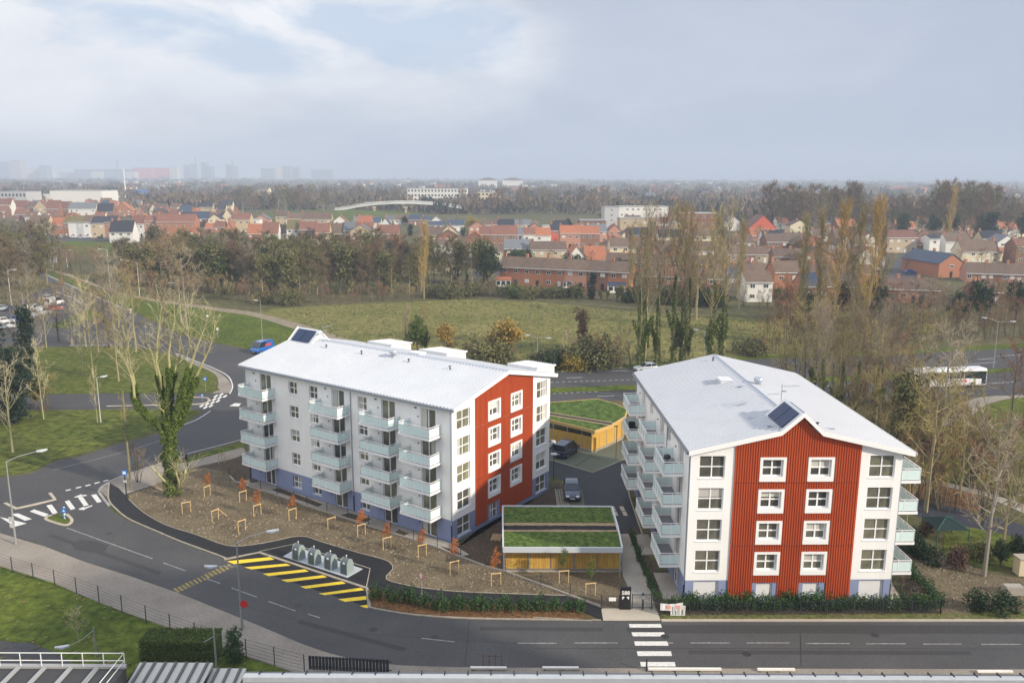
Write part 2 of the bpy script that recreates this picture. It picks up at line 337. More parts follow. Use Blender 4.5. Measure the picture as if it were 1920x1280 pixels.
# white / yellow markings on the street
def lines(name, segs, w, mat, z=.027):
    mb = MB()
    for a, b in segs:
        A = G(*a); B = G(*b); d = (B-A).normalized(); n = Vector((-d.y, d.x, 0))*w/2; zz_ = Vector((0,0,z))
        mb.quad(A-n+zz_, B-n+zz_, B+n+zz_, A+n+zz_)
    return S(mb.build(name, mat))
def poly_marks(name, polys, mat, z=.028):
    mb = MB()
    for q in polys:
        q = [G(*p, z) for p in q]; a = (q[1]-q[0]).cross(q[2]-q[0]).z
        mb.quad(*(q if a > 0 else q[::-1]))
    return S(mb.build(name, mat))
poly_marks('zebra_crossing', [((1179,1169),(1239,1169),(1241,1175.8),(1181,1175.8)),((1184,1184.5),(1245,1184.5),(1247.5,1192),(1186.5,1192)),((1189,1201.5),(1251,1201.5),(1253.5,1209.5),(1191,1209.5)),
    ((1194,1220),(1258,1220),(1260,1228.8),(1196,1228.8)),((1200,1240),(1265,1240),(1267,1248.5),(1202,1248.5))], paint_w)
zc = lambda x, y: (x/3.2, 880+y/3.2)
poly_marks('zebra_crossing', [[zc(*p) for p in q] for q in [((388,190),(415,183),(452,233),(424,241)),((468,168),(496,162),(532,212),(504,219)),((547,152),(577,146),(610,192),(583,198)),
    ((278,215),(310,208),(346,258),(316,265)),((178,250),(205,238),(295,268),(266,282)),((62,265),(110,262),(192,296),(150,306)),((0,284),(30,290),(160,322),(90,342))]], paint_w)
poly_marks('direction_arrow', [[zc(*p) for p in q] for q in [((440,166),(490,146),(487,152),(520,150),(520,157),(487,160),(488,166)),((470,235),(505,222),(507,228),(552,212),(555,217),(510,236),(508,241),(478,240))]], paint_w)
lines('give_way_dashes', [((zc(395,127)),(zc(425,120))),((zc(455,112)),(zc(487,104))),((zc(512,99)),(zc(543,91))),((zc(567,84)),(zc(598,76))),((zc(620,71)),(zc(652,63)))], .34, paint_w)
lines('centre_line', [(zc(400,350),zc(915,535)),(zc(980,560),zc(1115,608)),(zc(1240,655),zc(1320,683)),((434,1102),(481,1119)),((503,1127),(554,1145)),((578,1151),(600,1158)),((790,1196),(852,1203)),((971,1205.5),(1044,1205.5)),((1076,1205),(1158,1205)),
    ((1252,1205),(1262,1205)),((1294,1205),(1368,1205)),((1400,1205),(1480,1205)),((1511,1206),(1593,1206)),((1624,1206.5),(1698,1206.5)),((1731,1207),(1802,1207)),((1840,1207.5),(1915,1207.5))], .11, paint_worn)
yd = []
for i in range(15):
    t = i/14; cx, cy = 331+(431-331)*t, 1106+(1060-1106)*t; w_ = 2.6 if i not in (5,6,7) else 1.6
    yd.append(((cx-w_-4, cy-3.2), (cx+w_-4, cy-4.4), (cx+w_+4.5, cy+2.8), (cx-w_+4.5, cy+4.2)))
poly_marks('worn_yellow_line', yd, paint_yw)
mb = MB()
for x, y in [(815,1194),(1247,1193),(205,1000),(560,1135),(1400,1226),(1640,1190),(700,1180)]:
    g = G(x, y); mb.add([(g.x+.34*math.cos(k*math.pi/6), g.y+.34*math.sin(k*math.pi/6), .031) for k in range(12)], [tuple(range(12))])
S(mb.build('manhole_covers', M('cast_iron', (.03,.028,.026), .6)))
# repaired strips and dark tracks in the old surface
lines('asphalt_repair', [((560,1165),(760,1218)),((1290,1222),(1820,1224)),((900,1178),(1130,1180)),((95,1003),(300,1075))], .55, asphalt_patch, .024)
lines('asphalt_seam', [((430,1128),(640,1185)),((640,1185),(1000,1208)),((1000,1215),(1920,1216)),((1500,1171),(1502,1250)),((880,1162),(872,1248)),((250,960),(180,1050))], .06, M('bitumen', (.022,.021,.021), .6), .025)
# traffic islands
ground('traffic_island', [zc(30,205),zc(140,160),zc(305,143),zc(330,183),zc(95,237)], asphalt_far, .10)
kerb('kerb', [zc(300,145),zc(330,183),zc(210,212),zc(95,237),zc(30,205)], .35, .13, concrete_l, .0)
ground('traffic_island', [zc(272,297),zc(330,272),zc(395,272),(zc(432,308)),zc(400,335),zc(340,325)], grass_d, .10)
kerb('kerb', smooth([zc(400,272),zc(432,305),zc(420,328),zc(390,336),zc(340,326),zc(272,298),zc(330,270)],3), .3, .13, concrete_l)
ground('traffic_island', smooth([(0,768),(200,764),(340,760),(380,757),(391,752),(388,747),(340,746),(200,750),(0,757)],2), asphalt_far, .05)
kerb('kerb', smooth([(200,762),(340,759),(380,757),(391,752),(385,746),(340,745)],4), .3, .12, concrete_l)
# chequered crossing and lines of the junction
sq = []
for j in range(4):
    for i in range(6):
        if (i+j) % 2: continue
        u, v = i/6, j/4; P = lambda u, v: (375+u*48-v*4+4, 767-u*31+v*3.2-3 + 0*v)
        b = lambda u, v: (373+40*u+14*v, 762-27*u+6*v)
        sq.append((b(u,v), b(u+1/6,v), b(u+1/6,v+.25), b(u,v+.25)))
poly_marks('chequered_crossing', sq, paint_w, .03)
lines('edge_line', [(a, b) for a, b in zip(smooth([(345,796),(370,786),(395,770)],4)[:-1], smooth([(345,796),(370,786),(395,770)],4)[1:])], .16, paint_w)
lines('edge_line', [(a, b) for a, b in zip(smooth([(100,881),(160,866),(240,845),(300,826)],4)[:-1], smooth([(100,881),(160,866),(240,845),(300,826)],4)[1:])], .12, paint_worn)
lines('edge_line', [(a, b) for a, b in zip(smooth([(345,852),(400,838),(457,823)],4)[:-1], smooth([(345,852),(400,838),(457,823)],4)[1:])], .12, paint_w)
poly_marks('direction_arrow', [((430,761),(440,755.5),(452,756),(448,761.5))], paint_w, .03)
lines('edge_line', [(a, b) for a, b in zip(smooth([(84,514),(125,532),(180,556),(230,578)],4)[:-1], smooth([(84,514),(125,532),(180,556),(230,578)],4)[1:])], .3, paint_w)
lines('kerb_line', [((100,545),(135,558)),((135,558),(155,570)),((130,648),(210,647))], .3, paint_w)
# dual carriageway lines
def dashes(a, b, n, duty=.5): 
    return [((a[0]+(b[0]-a[0])*i/n, a[1]+(b[1]-a[1])*i/n), (a[0]+(b[0]-a[0])*(i+duty)/n, a[1]+(b[1]-a[1])*(i+duty)/n)) for i in range(n)]
lines('lane_line', dashes((1032,717),(1197,711.3),15)+dashes((1037,737.8),(1125,734),8)+[((1062,708.5),(1092,707.5)),((1120,743),(1152,742)),((1145,696),(1188,694.5))]+
      [((1545,697),(1565,696)),((1600,694),(1620,693)),((1550,724),(1566,723)),((1560,734),(1612,732)),((1833,674),(1862,672)),((1800,684),(1868,679)),((1850,719),(1905,716)),((1870,668),(1920,664))], .16, paint_w)
lines('lane_line', dashes((270,613),(335,620),5), .3, paint_w)
# courtyard between the flats
zx = lambda x, y: (780+x/3.557, 640+y/3.557); zs = lambda x, y: (800+x/3.368, 900+y/3.368)
ground('courtyard', [(1030,855),(1112,885),(1172,860),(1185,880),(1176,921),(1202,1003),(1161,1003),(1150,950),(1096,950),(1092,918),(1062,905),(1030,890)], asphalt_court, .03)
ground('courtyard', [(1030,820),(1130,826),(1185,836),(1172,862),(1112,887),(1030,862)], bay_green, .034)
lines('bay_line', [((1079,874),(1106,857)),((1125,861),(1104,853)),((1040,839),(1048,836))], .12, asphalt_new, .038)
kerb('kerb', [(1030,862),(1112,886),(1170,861)], .14, .09)
kerb('kerb', [(1174,890),(1180,930),(1205,1004)], .14, .09)
ground('parking_bay', [(1041,918),(1092,918),(1097,950),(1046,950)], bay_green, .034)
kerb('kerb', [(1046,950),(1041,917),(1065,917)], .12, .05)
lines('bay_line', [((1044+i*4.2,919),(1049+i*4.2,949)) for i in range(5)], .1, kerbm, .04)
poly_marks('white_slabs', [[zx(*p) for p in q] for q in [((1298,1098),(1322,1098),(1334,1127),(1310,1127)),((1355,1098),(1382,1098),(1396,1127),(1368,1127)),((1312,1131),(1336,1131),(1350,1160),(1325,1160)),((1372,1131),(1398,1131),(1413,1160),(1386,1160))]], concrete_l, .04)
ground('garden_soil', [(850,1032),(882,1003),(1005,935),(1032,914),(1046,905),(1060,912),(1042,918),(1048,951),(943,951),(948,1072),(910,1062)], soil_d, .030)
ground('garden_soil', [(948,1072),(943,1064),(1165,1064),(1170,1084),(1181,1108),(1181,1140),(1127,1140),(1014,1096)], soil, .036)
ground('garden_path', [(1161,1001),(1178,1001),(1224,1108),(1228,1141),(1183,1141),(1181,1108),(1168,1080)], concrete, .05)
ground('gate_apron', [(1127,1140),(1230,1140),(1239,1164),(1131,1164)], concrete_l, .06)
ground('garden_soil', [(1178,1001),(1192,985),(1232,1080),(1262,1112),(1278,1122),(1238,1142),(1228,1141),(1224,1108)], soil_d, .042)
ground('terrace', [(1190,1002),(1216,1002),(1228,1040),(1203,1041)], concrete, .055)
ground('terrace', [(1225,1074),(1262,1074),(1284,1124),(1244,1124)], concrete, .055)
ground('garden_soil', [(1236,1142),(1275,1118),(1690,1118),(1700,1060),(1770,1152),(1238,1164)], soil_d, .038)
ground('roadside_grass', [(1238,1151),(1763,1149),(1920,1146),(2300,1146),(2300,1162),(1240,1162)], M('verge_mix', (.16,.135,.07), .95, col2=(.09,.12,.02), scale=.35, var=.45, fine=3, bump=.08, bscale=5, world=True, spec=.1), .046)
kerb('kerb', [(1240,1163.5),(1920,1163.5),(2300,1163.5)], .3, .10, concrete_l)
kerb('kerb', smooth([(693,1139),(760,1151),(830,1157),(900,1160),(1000,1161.5),(1110,1163)],3), .16, .10)
kerb('kerb', [(1000,1158),(1060,1161),(1127,1163)], .1, .10)
ground('mulch_bed', smooth([(690,1105),(705,1106),(760,1119),(800,1128),(1000,1134),(1062,1138)],2)+smooth([(1110,1160),(1000,1160),(900,1158.5),(830,1155.5),(760,1149),(697,1137)],2), leaf_lit, .058)
# bare lot, leaf litter and playground on the right
ground('bare_lot', [(1690,1120),(1690,1075),(1700,1040),(1745,1022),(1790,1050),(1850,1075),(1920,1085),(2100,1100),(2100,1148),(1765,1150),(1735,1140),(1700,1080)], soil, .034)
ground('terrace', [(1671,1092),(1700,1140),(1660,1140),(1660,1092)], concrete_l, .05)
ground('leaf_carpet', [(1700,900),(1740,902),(1830,925),(1850,950),(1820,962),(1740,940),(1690,935)], leaf_lit, .014)
ground('footway', [(1690,893),(1760,900),(1840,920),(1920,945),(2200,1010),(2200,1030),(1920,962),(1840,927),(1750,907),(1690,900)], concrete, .018)
ground('playground', [(1720,935),(1745,940),(1838,962),(1920,985),(2100,1030),(2100,1075),(1920,1020),(1850,1000),(1740,975),(1700,960)], M('rubber_ground', (.035,.037,.05), .9, var=.2, fine=5, world=True), .016)
ground('park_lawn', [(1770,1000),(1800,985),(1880,1000),(1920,1010),(1920,1060),(1860,1070),(1770,1040)], grass_d, .020)
# far land: fields and pale industrial ground
ground('field', [(440,412),(510,400),(610,392),(600,404),(540,412),(480,420)], grass_b, .05)
ground('field', [(80,452),(150,449),(222,456),(230,478),(140,475)], grass_b, .05)
ground('field', [(60,341),(150,340),(150,345),(300,346),(200,352),(80,350)], gravel, .05)
ground('field', [(560,370),(680,366),(690,372),(580,378)], grass_b, .05)
ground('field', [(275,368),(340,371),(400,378),(370,384),(300,378)], gravel, .05)
ground('town_street', [(1640,560),(1660,530),(1690,470),(1720,460),(1745,470),(1722,520),(1715,560)], asphalt_far, .05)
ground('town_street', [(60,446),(230,444),(300,452),(200,452),(60,452)], asphalt_far, .055)
ground('town_street', [(880,510),(900,492),(960,500),(1000,480),(1180,470),(1190,476),(1010,486),(960,512),(890,522)], asphalt_far, .055)
# leave the air
def haze():
    mb = MB(); mb.box(-6000, -300, -1.2, 6000, 6200, 190)
    m = bpy.data.materials.new('haze_air'); m.use_nodes = True; nt = m.node_tree; N = nt.nodes; N.remove(N['Principled BSDF'])
    v = N.new('ShaderNodeVolumePrincipled'); v.inputs['Color'].default_value = (.60,.685,.83,1); v.inputs['Density'].default_value = HAZE_D
    v.inputs['Anisotropy'].default_value = .0
    nt.links.new(v.outputs[0], N['Material Output'].inputs['Volume']); STUFF(mb.build('haze', m))
HAZE_D = .00031
haze()
# ================================================================ the two blocks of flats
white_r = M('white_render', (.86,.855,.84), .75, col2=(.80,.795,.775), scale=.5, var=.03, fine=2.2, stretch=(1,1,.12), bump=.004, bscale=12, spec=.25)
blue_r = M('blue_render', (.235,.275,.43), .75, var=.06, fine=1.5, stretch=(1,1,.3), spec=.25)
red_c = M('red_cladding', (.47,.080,.019), .5, col2=(.40,.064,.018), scale=.35, stretch=(1,1,.25), var=.07, fine=2, spec=.4)
roof_w = M('white_roof_sheet', (.72,.725,.73), .4, col2=(.63,.64,.655), scale=.14, var=.06, fine=.5, spec=.5)
trim_w = M('white_trim', (.82,.82,.81), .45, spec=.4)
zinc = M('zinc_gutter', (.36,.40,.46), .4, metal=.4, var=.05)
dark_m = M('dark_metal', (.03,.033,.04), .5)
pvc = M('white_window_frame', (.84,.84,.83), .35, spec=.45)
glass_d = M('window_glass', (.075,.073,.055), .08, col2=(.21,.205,.155), scale=.5, spec=.75, rnd=.6)
glass_b = M('balcony_glass', (.74,.90,.89), .22, alpha=.78, spec=.6, var=.04, scale=.3)
shutter_m = M('roller_shutter', (.74,.74,.74), .5)
solar_m = M('solar_panel', (.010,.028,.085), .35, spec=.3)
deck_m = M('balcony_deck', (.22,.22,.24), .8, var=.15, fine=6)
# window type meshes, origin at lower left of the opening, x along the wall, +y into the wall
def window_proto(w, h, mull=(.5,), trans=(.5,), fw=.07, depth=.07, sill=True, y=.16):
    f = MB(); y0, y1 = y, y+depth
    f.box(0,y0,0,fw,y1,h); f.box(w-fw,y0,0,w,y1,h); f.box(fw,y0,0,w-fw,y1,fw); f.box(fw,y0,h-fw,w-fw,y1,h)
    for a in mull: f.box(w*a-.05,y0+.003,fw,w*a+.05,y1-.003,h-fw)
    for a in trans:
        xs = [fw]+[v for q in mull for v in (w*q-.05, w*q+.05)]+[w-fw]
        for i in range(0, len(xs), 2): f.box(xs[i],y0+.005,h*a-.045,xs[i+1],y1-.005,h*a+.045)
    if sill: f.box(-.06,-.06,-.05,w+.06,y0+.02,-.004)
    o = f.build('window', pvc); g = MB(); g.quad((fw,y1-.02,fw),(w-fw,y1-.02,fw),(w-fw,y1-.02,h-fw),(fw,y1-.02,h-fw)); g.build('pane', glass_d, o)
    return o
def door_proto(w, h):
    f = MB(); y0, y1 = .12, .19; fw = .08
    f.box(0,y0,0,fw,y1,h); f.box(w-fw,y0,0,w,y1,h); f.box(fw,y0,0,w-fw,y1,fw); f.box(fw,y0,h-fw,w-fw,y1,h); f.box(w/2-.06,y0-.01,fw,w/2+.06,y1-.01,h-fw)
    o = f.build('balcony_door', pvc); g = MB(); g.quad((fw,y1-.02,fw),(w-fw,y1-.02,fw),(w-fw,y1-.02,h-fw),(fw,y1-.02,h-fw)); g.build('pane', glass_d, o)
    return o
def shutter_proto(w, h, y=.14):
    f = MB(); n = int(h/.11)
    for i in range(n): f.box(.06,y,i*h/n,w-.06,y+.03,(i+1)*h/n-.012)
    f.box(0,y-.01,0,.06,y+.05,h); f.box(w-.06,y-.01,0,w,y+.05,h); f.box(.06,y-.002,-.0,w-.06,y+.05,.001)
    return f.build('roller_shutter', shutter_m)
cur_m = M('curtain_cloth', (.50,.49,.44), .9, rnd=.2); cur_r = random.Random(6)
def curtain(o):
    if not o.name.startswith(('window', 'balcony_door')) or cur_r.random() > .42: return
    p = [c for c in o.children if c.name.startswith('pane')]
    if not p: return
    v = [q.co for q in p[0].data.vertices]; x0, x1 = v[0].x, v[1].x; z0, z1 = v[0].z, v[2].z; y = v[0].y-.006; k = cur_r.random(); w_ = (x1-x0)*cur_r.uniform(.14,.42); mb = MB()
    if k < .35: mb.quad((x0,y,z0),(x0+w_,y,z0),(x0+w_,y,z1),(x0,y,z1))
    elif k < .65: mb.quad((x1-w_,y,z0),(x1,y,z0),(x1,y,z1),(x1-w_,y,z1))
    else: zz = z1-(z1-z0)*cur_r.uniform(.15,.6); mb.quad((x0,y,zz),(x1,y,zz),(x1,y,z1),(x0,y,z1))
    mb.build('curtain', cur_m, o)
def put(proto, parent, mtx, used=set()):
    """first use takes the prototype itself, later uses copy it with its sub-parts"""
    if id(proto) not in used: used.add(id(proto)); o = proto
    else:
        o = proto.copy(); COL.objects.link(o)
        for ch in proto.children:
            if not ch.name.startswith('curtain'): c = ch.copy(); COL.objects.link(c); c.parent = o
    o.parent = parent; o.matrix_local = mtx; curtain(o); return o
def face_mtx(side, W, Lg, a, z):
    if side == 'front': return Matrix.Translation((a, 0, z))
    if side == 'left': return Matrix.Translation((0, a, z)) @ Matrix.Rotation(-math.pi/2, 4, 'Z')
    if side == 'right': return Matrix.Translation((W, a, z)) @ Matrix.Rotation(math.pi/2, 4, 'Z')
    if side == 'back': return Matrix.Translation((a, Lg, z)) @ Matrix.Rotation(math.pi, 4, 'Z')
def wall_sheet(mb, mtx, a0, a1, z0, ztop, holes, depth=.27, m=0, rev=None):
    """flat wall from a0..a1 with openings (a,z,a2,z2); ztop(a) upper edge; local frame: x along, y into the wall. Reveals are built round each opening"""
    A = sorted({a0, a1, *[h[0] for h in holes], *[h[2] for h in holes]}); zmax = min(ztop(a0), ztop(a1))
    Z = sorted({z0, *[h[1] for h in holes], *[h[3] for h in holes]}); A = [a for a in A if a0 <= a <= a1]
    P = lambda x, y, z: tuple(mtx @ Vector((x, y, z)))
    for i in range(len(A)-1):
        x0, x1 = A[i], A[i+1]
        for j in range(len(Z)):
            if j < len(Z)-1:
                zz0, zz1 = Z[j], Z[j+1]
                if any(h[0] <= x0+1e-6 and h[2] >= x1-1e-6 and h[1] <= zz0+1e-6 and h[3] >= zz1-1e-6 for h in holes): continue
                mb.quad(P(x0,0,zz0), P(x1,0,zz0), P(x1,0,zz1), P(x0,0,zz1), m=m)
            else: mb.quad(P(x0,0,Z[j]), P(x1,0,Z[j]), P(x1,0,ztop(x1)), P(x0,0,ztop(x0)), m=m)
    r = m if rev is None else rev
    for a, b, c, d in holes:
        D = depth
        mb.quad(P(a,0,b), P(a,D,b), P(a,D,d), P(a,0,d), m=r); mb.quad(P(c,D,b), P(c,0,b), P(c,0,d), P(c,D,d), m=r)
        mb.quad(P(a,D,b), P(a,0,b), P(c,0,b), P(c,D,b), m=r); mb.quad(P(a,0,d), P(a,D,d), P(c,D,d), P(c,0,d), m=r)
        mb.quad(P(a,D,b), P(c,D,b), P(c,D,d), P(a,D,d), m=r)
def balcony(parent, side, W, v0, v1, z, prot, first=True):
    """deck + railing + frosted panels, local to the facade"""
    mt = face_mtx(side, W, 0, v1 if side == 'left' else v0, z); w = v1-v0
    b = MB(); b.box(0,-prot,-.18,w,-.003,-.03); o = b.build('balcony', [deck_m], parent); o.matrix_local = mt
    t = MB(); t.box(-.02,-prot-.03,-.22,w+.02,-prot-.002,.02); t.box(-.03,-prot,-.22,-.002,-.004,.02); t.box(w+.002,-prot,-.22,w+.03,-.004,.02); t.build('fascia', pvc, o)
    r = MB(); hh = 1.05; p = .035
    def run(a, c, n):
        a = Vector(a); c = Vector(c)
        for k in range(n+1):
            q = a+(c-a)*k/n; r.box(q.x-p/2,q.y-p/2,.02,q.x+p/2,q.y+p/2,hh)
        up = Vector((0,0,1)); r.beam(a+up*(hh+.02), c+up*(hh+.02), .06, .045); r.beam(a+up*.90, c+up*.90, .035, .035); r.beam(a+up*.10, c+up*.10, .035, .035)
    run((.02,-prot+.02,0), (w-.02,-prot+.02,0), 4); run((.02,-prot+.02,0), (.02,-.03,0), 2); run((w-.02,-prot+.02,0), (w-.02,-.03,0), 2)
    r.build('railing', pvc, o)
    for q in (((.05,-prot+.024,.12),(w-.05,-prot+.024,.12)), ((.024,-prot+.05,.12),(.024,-.05,.12)), ((w-.024,-prot+.05,.12),(w-.024,-.05,.12))):
        g = MB(); a = Vector(q[0]); c = Vector(q[1]); g.beam(a+Vector((0,0,.385)), c+Vector((0,0,.385)), .012, .77); g.build('glass_panel', glass_b, o)
    return o
ZW = [4.995+2.75*k for k in range(-1, 4)]      # tops of the gable windows, ground floor first
ZE, ZR, ZB = 13.62, 15.62, 2.34
def apartment(name, x, y, ang, W, Lg, doors, wins, bals, right_bals, dormer_v, label, ground_shutters, col2_ground, front_two):
    root = E(name, (x, y, 0), ang); T(root, label, 'building', 'new blocks of flats')
    zt = lambda u: ZE + (ZR-ZE)*(1-abs(u-W/2)/(W/2))
    # ---- gable walls (front: v=0)
    F = face_mtx('front', W, Lg, 0, 0); Rr = (3.6, 13.95)
    wb = MB(); bb = MB()
    for a0, a1, wx in ((0, Rr[0], .72), (Rr[1], W, 14.72)):
        wh = [(wx, t-1.9, wx+2.1, t) for t in ZW[1:]]
        wall_sheet(wb, F, a0, a1, ZB, zt, wh)
        g0 = .42 if not ground_shutters else .12
        wall_sheet(bb, Matrix.Translation((0,.012,0)), a0, a1, 0, lambda u: ZB+.004, [(wx, g0, wx+2.1, ZW[0])], m=0)
    wall_sheet(wb, Matrix.Translation((0,.30,0)), Rr[0], Rr[1], .5, zt, [])
    bb.box(Rr[0]+.002,.008,0,Rr[1]-.002,.22,.56)
    # ---- red ribbed cladding, real folds, open at the windows
    rx = [5.65, 9.6]; sw = 2.16; rows = [(t-2.05, t+.02) for t in [13.13-2.75*k for k in range(0, 4)]]
    holes = []
    for ci, a in enumerate(rx):
        for zb_, zt_ in rows: holes.append((a, zb_, a+sw, zt_))
        if ci == 0 or front_two: holes.append((a, .45 if not ground_shutters else .25, a+sw, 2.12))
    cb = MB(); n = 50; pitch = (Rr[1]-Rr[0])/n; dk = .075
    def ztp(u):
        z = zt(u)-.02
        if dormer_v == 'front':
            z = max(z, 16.55-abs(u-8.85)*1.02) if abs(u-8.85) < 1.55 else z
        return z
    for i in range(n):
        a = Rr[0]+i*pitch; prof = [(a, 0), (a+pitch*.12, -dk), (a+pitch*.60, -dk), (a+pitch*.72, 0), (a+pitch, 0)]
        cutz = []
        for h in holes:
            if h[0]-.02 < a+pitch*.5 < h[2]+.02: cutz.append((h[1], h[3]))
        cutz.sort(); segs = []; z0 = .56
        for c0, c1 in cutz:
            if c0 > z0: segs.append((z0, c0))
            z0 = c1
        segs.append((z0, None))
        for s0, s1 in segs:
            brk = [s0]
            for j in (5.42, 10.94):
                if j > s0 and (s1 is None or j < s1): brk.append(j)
            brk.append(s1)
            for q in range(len(brk)-1):
                b0 = brk[q]+(.03 if q else 0); b1 = brk[q+1]
                for k in range(4):
                    (u0, y0), (u1, y1) = prof[k], prof[k+1]
                    t0 = b1 if b1 is not None else ztp(u0); t1 = b1 if b1 is not None else ztp(u1)
                    cb.quad((u0,y0-.03,b0),(u1,y1-.03,b0),(u1,y1-.03,t1),(u0,y0-.03,t0))
    cb.quad((Rr[0],-.03,.56),(Rr[0],-.03,zt(Rr[0])),(Rr[0],.1,zt(Rr[0])),(Rr[0],.1,.56)); cb.quad((Rr[1],-.03,.56),(Rr[1],.1,.56),(Rr[1],.1,zt(Rr[1])),(Rr[1],-.03,zt(Rr[1])))
    cb.build('cladding', red_c, root)
    # ---- long facades and back
    lh = []; lb = []
    for v0, v1 in doors:
        for k in range(4): lh.append((Lg-v1, 10.98-2.75*k, Lg-v0, 13.24-2.75*k))
        lb.append((Lg-v1, .06, Lg-v0, 2.24))
    for v0, v1 in wins:
        for k in range(4): lh.append((Lg-v1, 11.6-2.75*k, Lg-v0, 13.0-2.75*k))
        lb.append((Lg-v1, .62, Lg-v0, 2.02))
    FL = Matrix.Translation((0, Lg, 0)) @ Matrix.Rotation(-math.pi/2, 4, 'Z')
    wall_sheet(wb, FL, 0, Lg, ZB, lambda a: ZE, lh, depth=.27)
    wall_sheet(bb, Matrix.Translation((.012,0,0)) @ FL, 0, Lg, 0, lambda a: ZB+.004, lb, depth=.27)
    FR_ = face_mtx('right', W, Lg, 0, 0); rh = []; rb = []
    for v0, v1 in doors:
        for k in range(4): rh.append((v0, 10.98-2.75*k, v1, 13.24-2.75*k))
    wall_sheet(wb, FR_, 0, Lg, ZB, lambda a: ZE, rh, depth=.27); wall_sheet(bb, Matrix.Translation((-.012,0,0)) @ FR_, 0, Lg, 0, lambda a: ZB+.004, [], depth=.27)
    FB = face_mtx('back', W, Lg, W, 0); bh = [(x_, t-1.9, x_+2.1, t) for x_ in (.72, 14.6) for t in ZW[1:]]
    wall_sheet(wb, FB, 0, W, ZB, lambda a: zt(W-a), bh+[], depth=.27); wall_sheet(bb, Matrix.Translation((0,-.012,0)) @ FB, 0, W, 0, lambda a: ZB+.004, [])
    wb.build('wall', [white_r], root); bb.build('base_band', [blue_r], root)
    # ---- windows
    big = window_proto(2.1, 1.9); sm = window_proto(1.34, 1.12, sill=False); lng = window_proto(1.4, 1.4, fw=.06, sill=True); dr = door_proto(1.9, 2.24)
    for wx in (.72, 14.72):
        for k, t in enumerate(ZW):
            if k == 0 and ground_shutters: continue
            if k == 0:
                if 'tall' not in locals(): tall = window_proto(2.1, 1.82)
                put(tall, root, Matrix.Translation((wx, .0, .42))); continue
            put(big, root, Matrix.Translation((wx, 0, t-1.9)))
    sur_ = None
    for hx, h0, hx2, h1 in holes:
        lav = h1 < 3; w_, h_ = hx2-hx, h1-h0
        s = MB(); b_ = .30 if not lav else .34; pr = .15
        def ring(mb, x0, z0, x1, z1, ix0, iz0, ix1, iz1, y0, y1):
            mb.box(x0,y0,z0,ix0,y1,z1); mb.box(ix1,y0,z0,x1,y1,z1); mb.box(ix0,y0,z0,ix1,y1,iz0); mb.box(ix0,y0,iz1,ix1,y1,z1)
        if lav: ring(s, hx, h0, hx2, h1, hx+b_, h0+.02, hx2-b_-.1, h1-.08, -pr*.3, .24)
        else: ring(s, hx, h0, hx2, h1, hx+.23, h0+.42, hx2-.24, h1-.20, -pr, .24)
        wn = s.build('window_surround', blue_r if lav else trim_w, root)
        if lav and ground_shutters:
            if 'sh1' not in locals(): sh1 = shutter_proto(w_-2*b_-.1+.0, h1-.08-h0-.02, .08)
            o = put(sh1, root, Matrix.Translation((hx+b_, 0, h0+.02)))
        elif lav:
            o = put(window_proto(w_-2*b_-.1, h1-.08-h0-.02, y=.10), root, Matrix.Translation((hx+b_, 0, h0+.02)))
        else: o = put(sm, root, Matrix.Translation((hx+.23, -.04, h0+.42))); o.scale = ((w_-.47)/1.34*.98, 1, (h_-.62)/1.12); o.location.x = hx+.232
    if ground_shutters:
        sh2 = shutter_proto(2.1, ZW[0]-.12)
        for wx in (.72, 14.72): put(sh2, root, Matrix.Translation((wx, .012, .12)))
    RL = Matrix.Rotation(-math.pi/2, 4, 'Z'); RR = Matrix.Rotation(math.pi/2, 4, 'Z')
    for v0, v1 in doors:
        for k in range(4): put(dr, root, Matrix.Translation((0, v1, 10.98-2.75*k)) @ RL)
        put(dr, root, Matrix.Translation((.012, v1, .03)) @ RL)
        for k in range(4): put(dr, root, Matrix.Translation((W, v0, 10.98-2.75*k)) @ RR)
    for v0, v1 in wins:
        for k in range(5): o = put(lng, root, Matrix.Translation((0 if k < 4 else .012, v1, 11.6-2.75*k if k < 4 else .62)) @ RL); o.scale.x = (v1-v0)/1.4
    for x_ in (.72, 14.6):
        for t in ZW[1:]: put(big, root, Matrix.Translation((W-x_, Lg, t-1.9)) @ Matrix.Rotation(math.pi, 4, 'Z'))
    # ---- balconies
    for v0, v1 in bals:
        for k in range(4): balcony(root, 'left', W, v0, v1, 10.85-2.75*k, 1.7)
    for v0, v1 in right_bals:
        for k in range(4): balcony(root, 'right', W, v0, v1, 10.60-2.75*k, 2.3)
    # wall lamps beside the balcony doors
    for v0, v1 in bals:
        for k in range(5):
            l_ = MB(); l_.lathe([(.05,0),(.05,.12),(.02,.14)], (-.06, v1-1.15 if v1 < 31 else v1-.8, 12.2-2.75*k), 8); l_.box(-.10, v1-.95, 13.05-2.75*k, -.003, v1-.70, 13.15-2.75*k) if k == 0 else None
            l_.build('wall_lamp', dark_m, root)
    # ---- roof: two ribbed sheets with thickness
    vo0, vo1 = -.5, Lg+.7; uL, uR = -.28, W+.72; xr = W/2; zl = ZE+.14; zr_ = ZE+.02; zrdg = ZR+.20
    rf = MB()
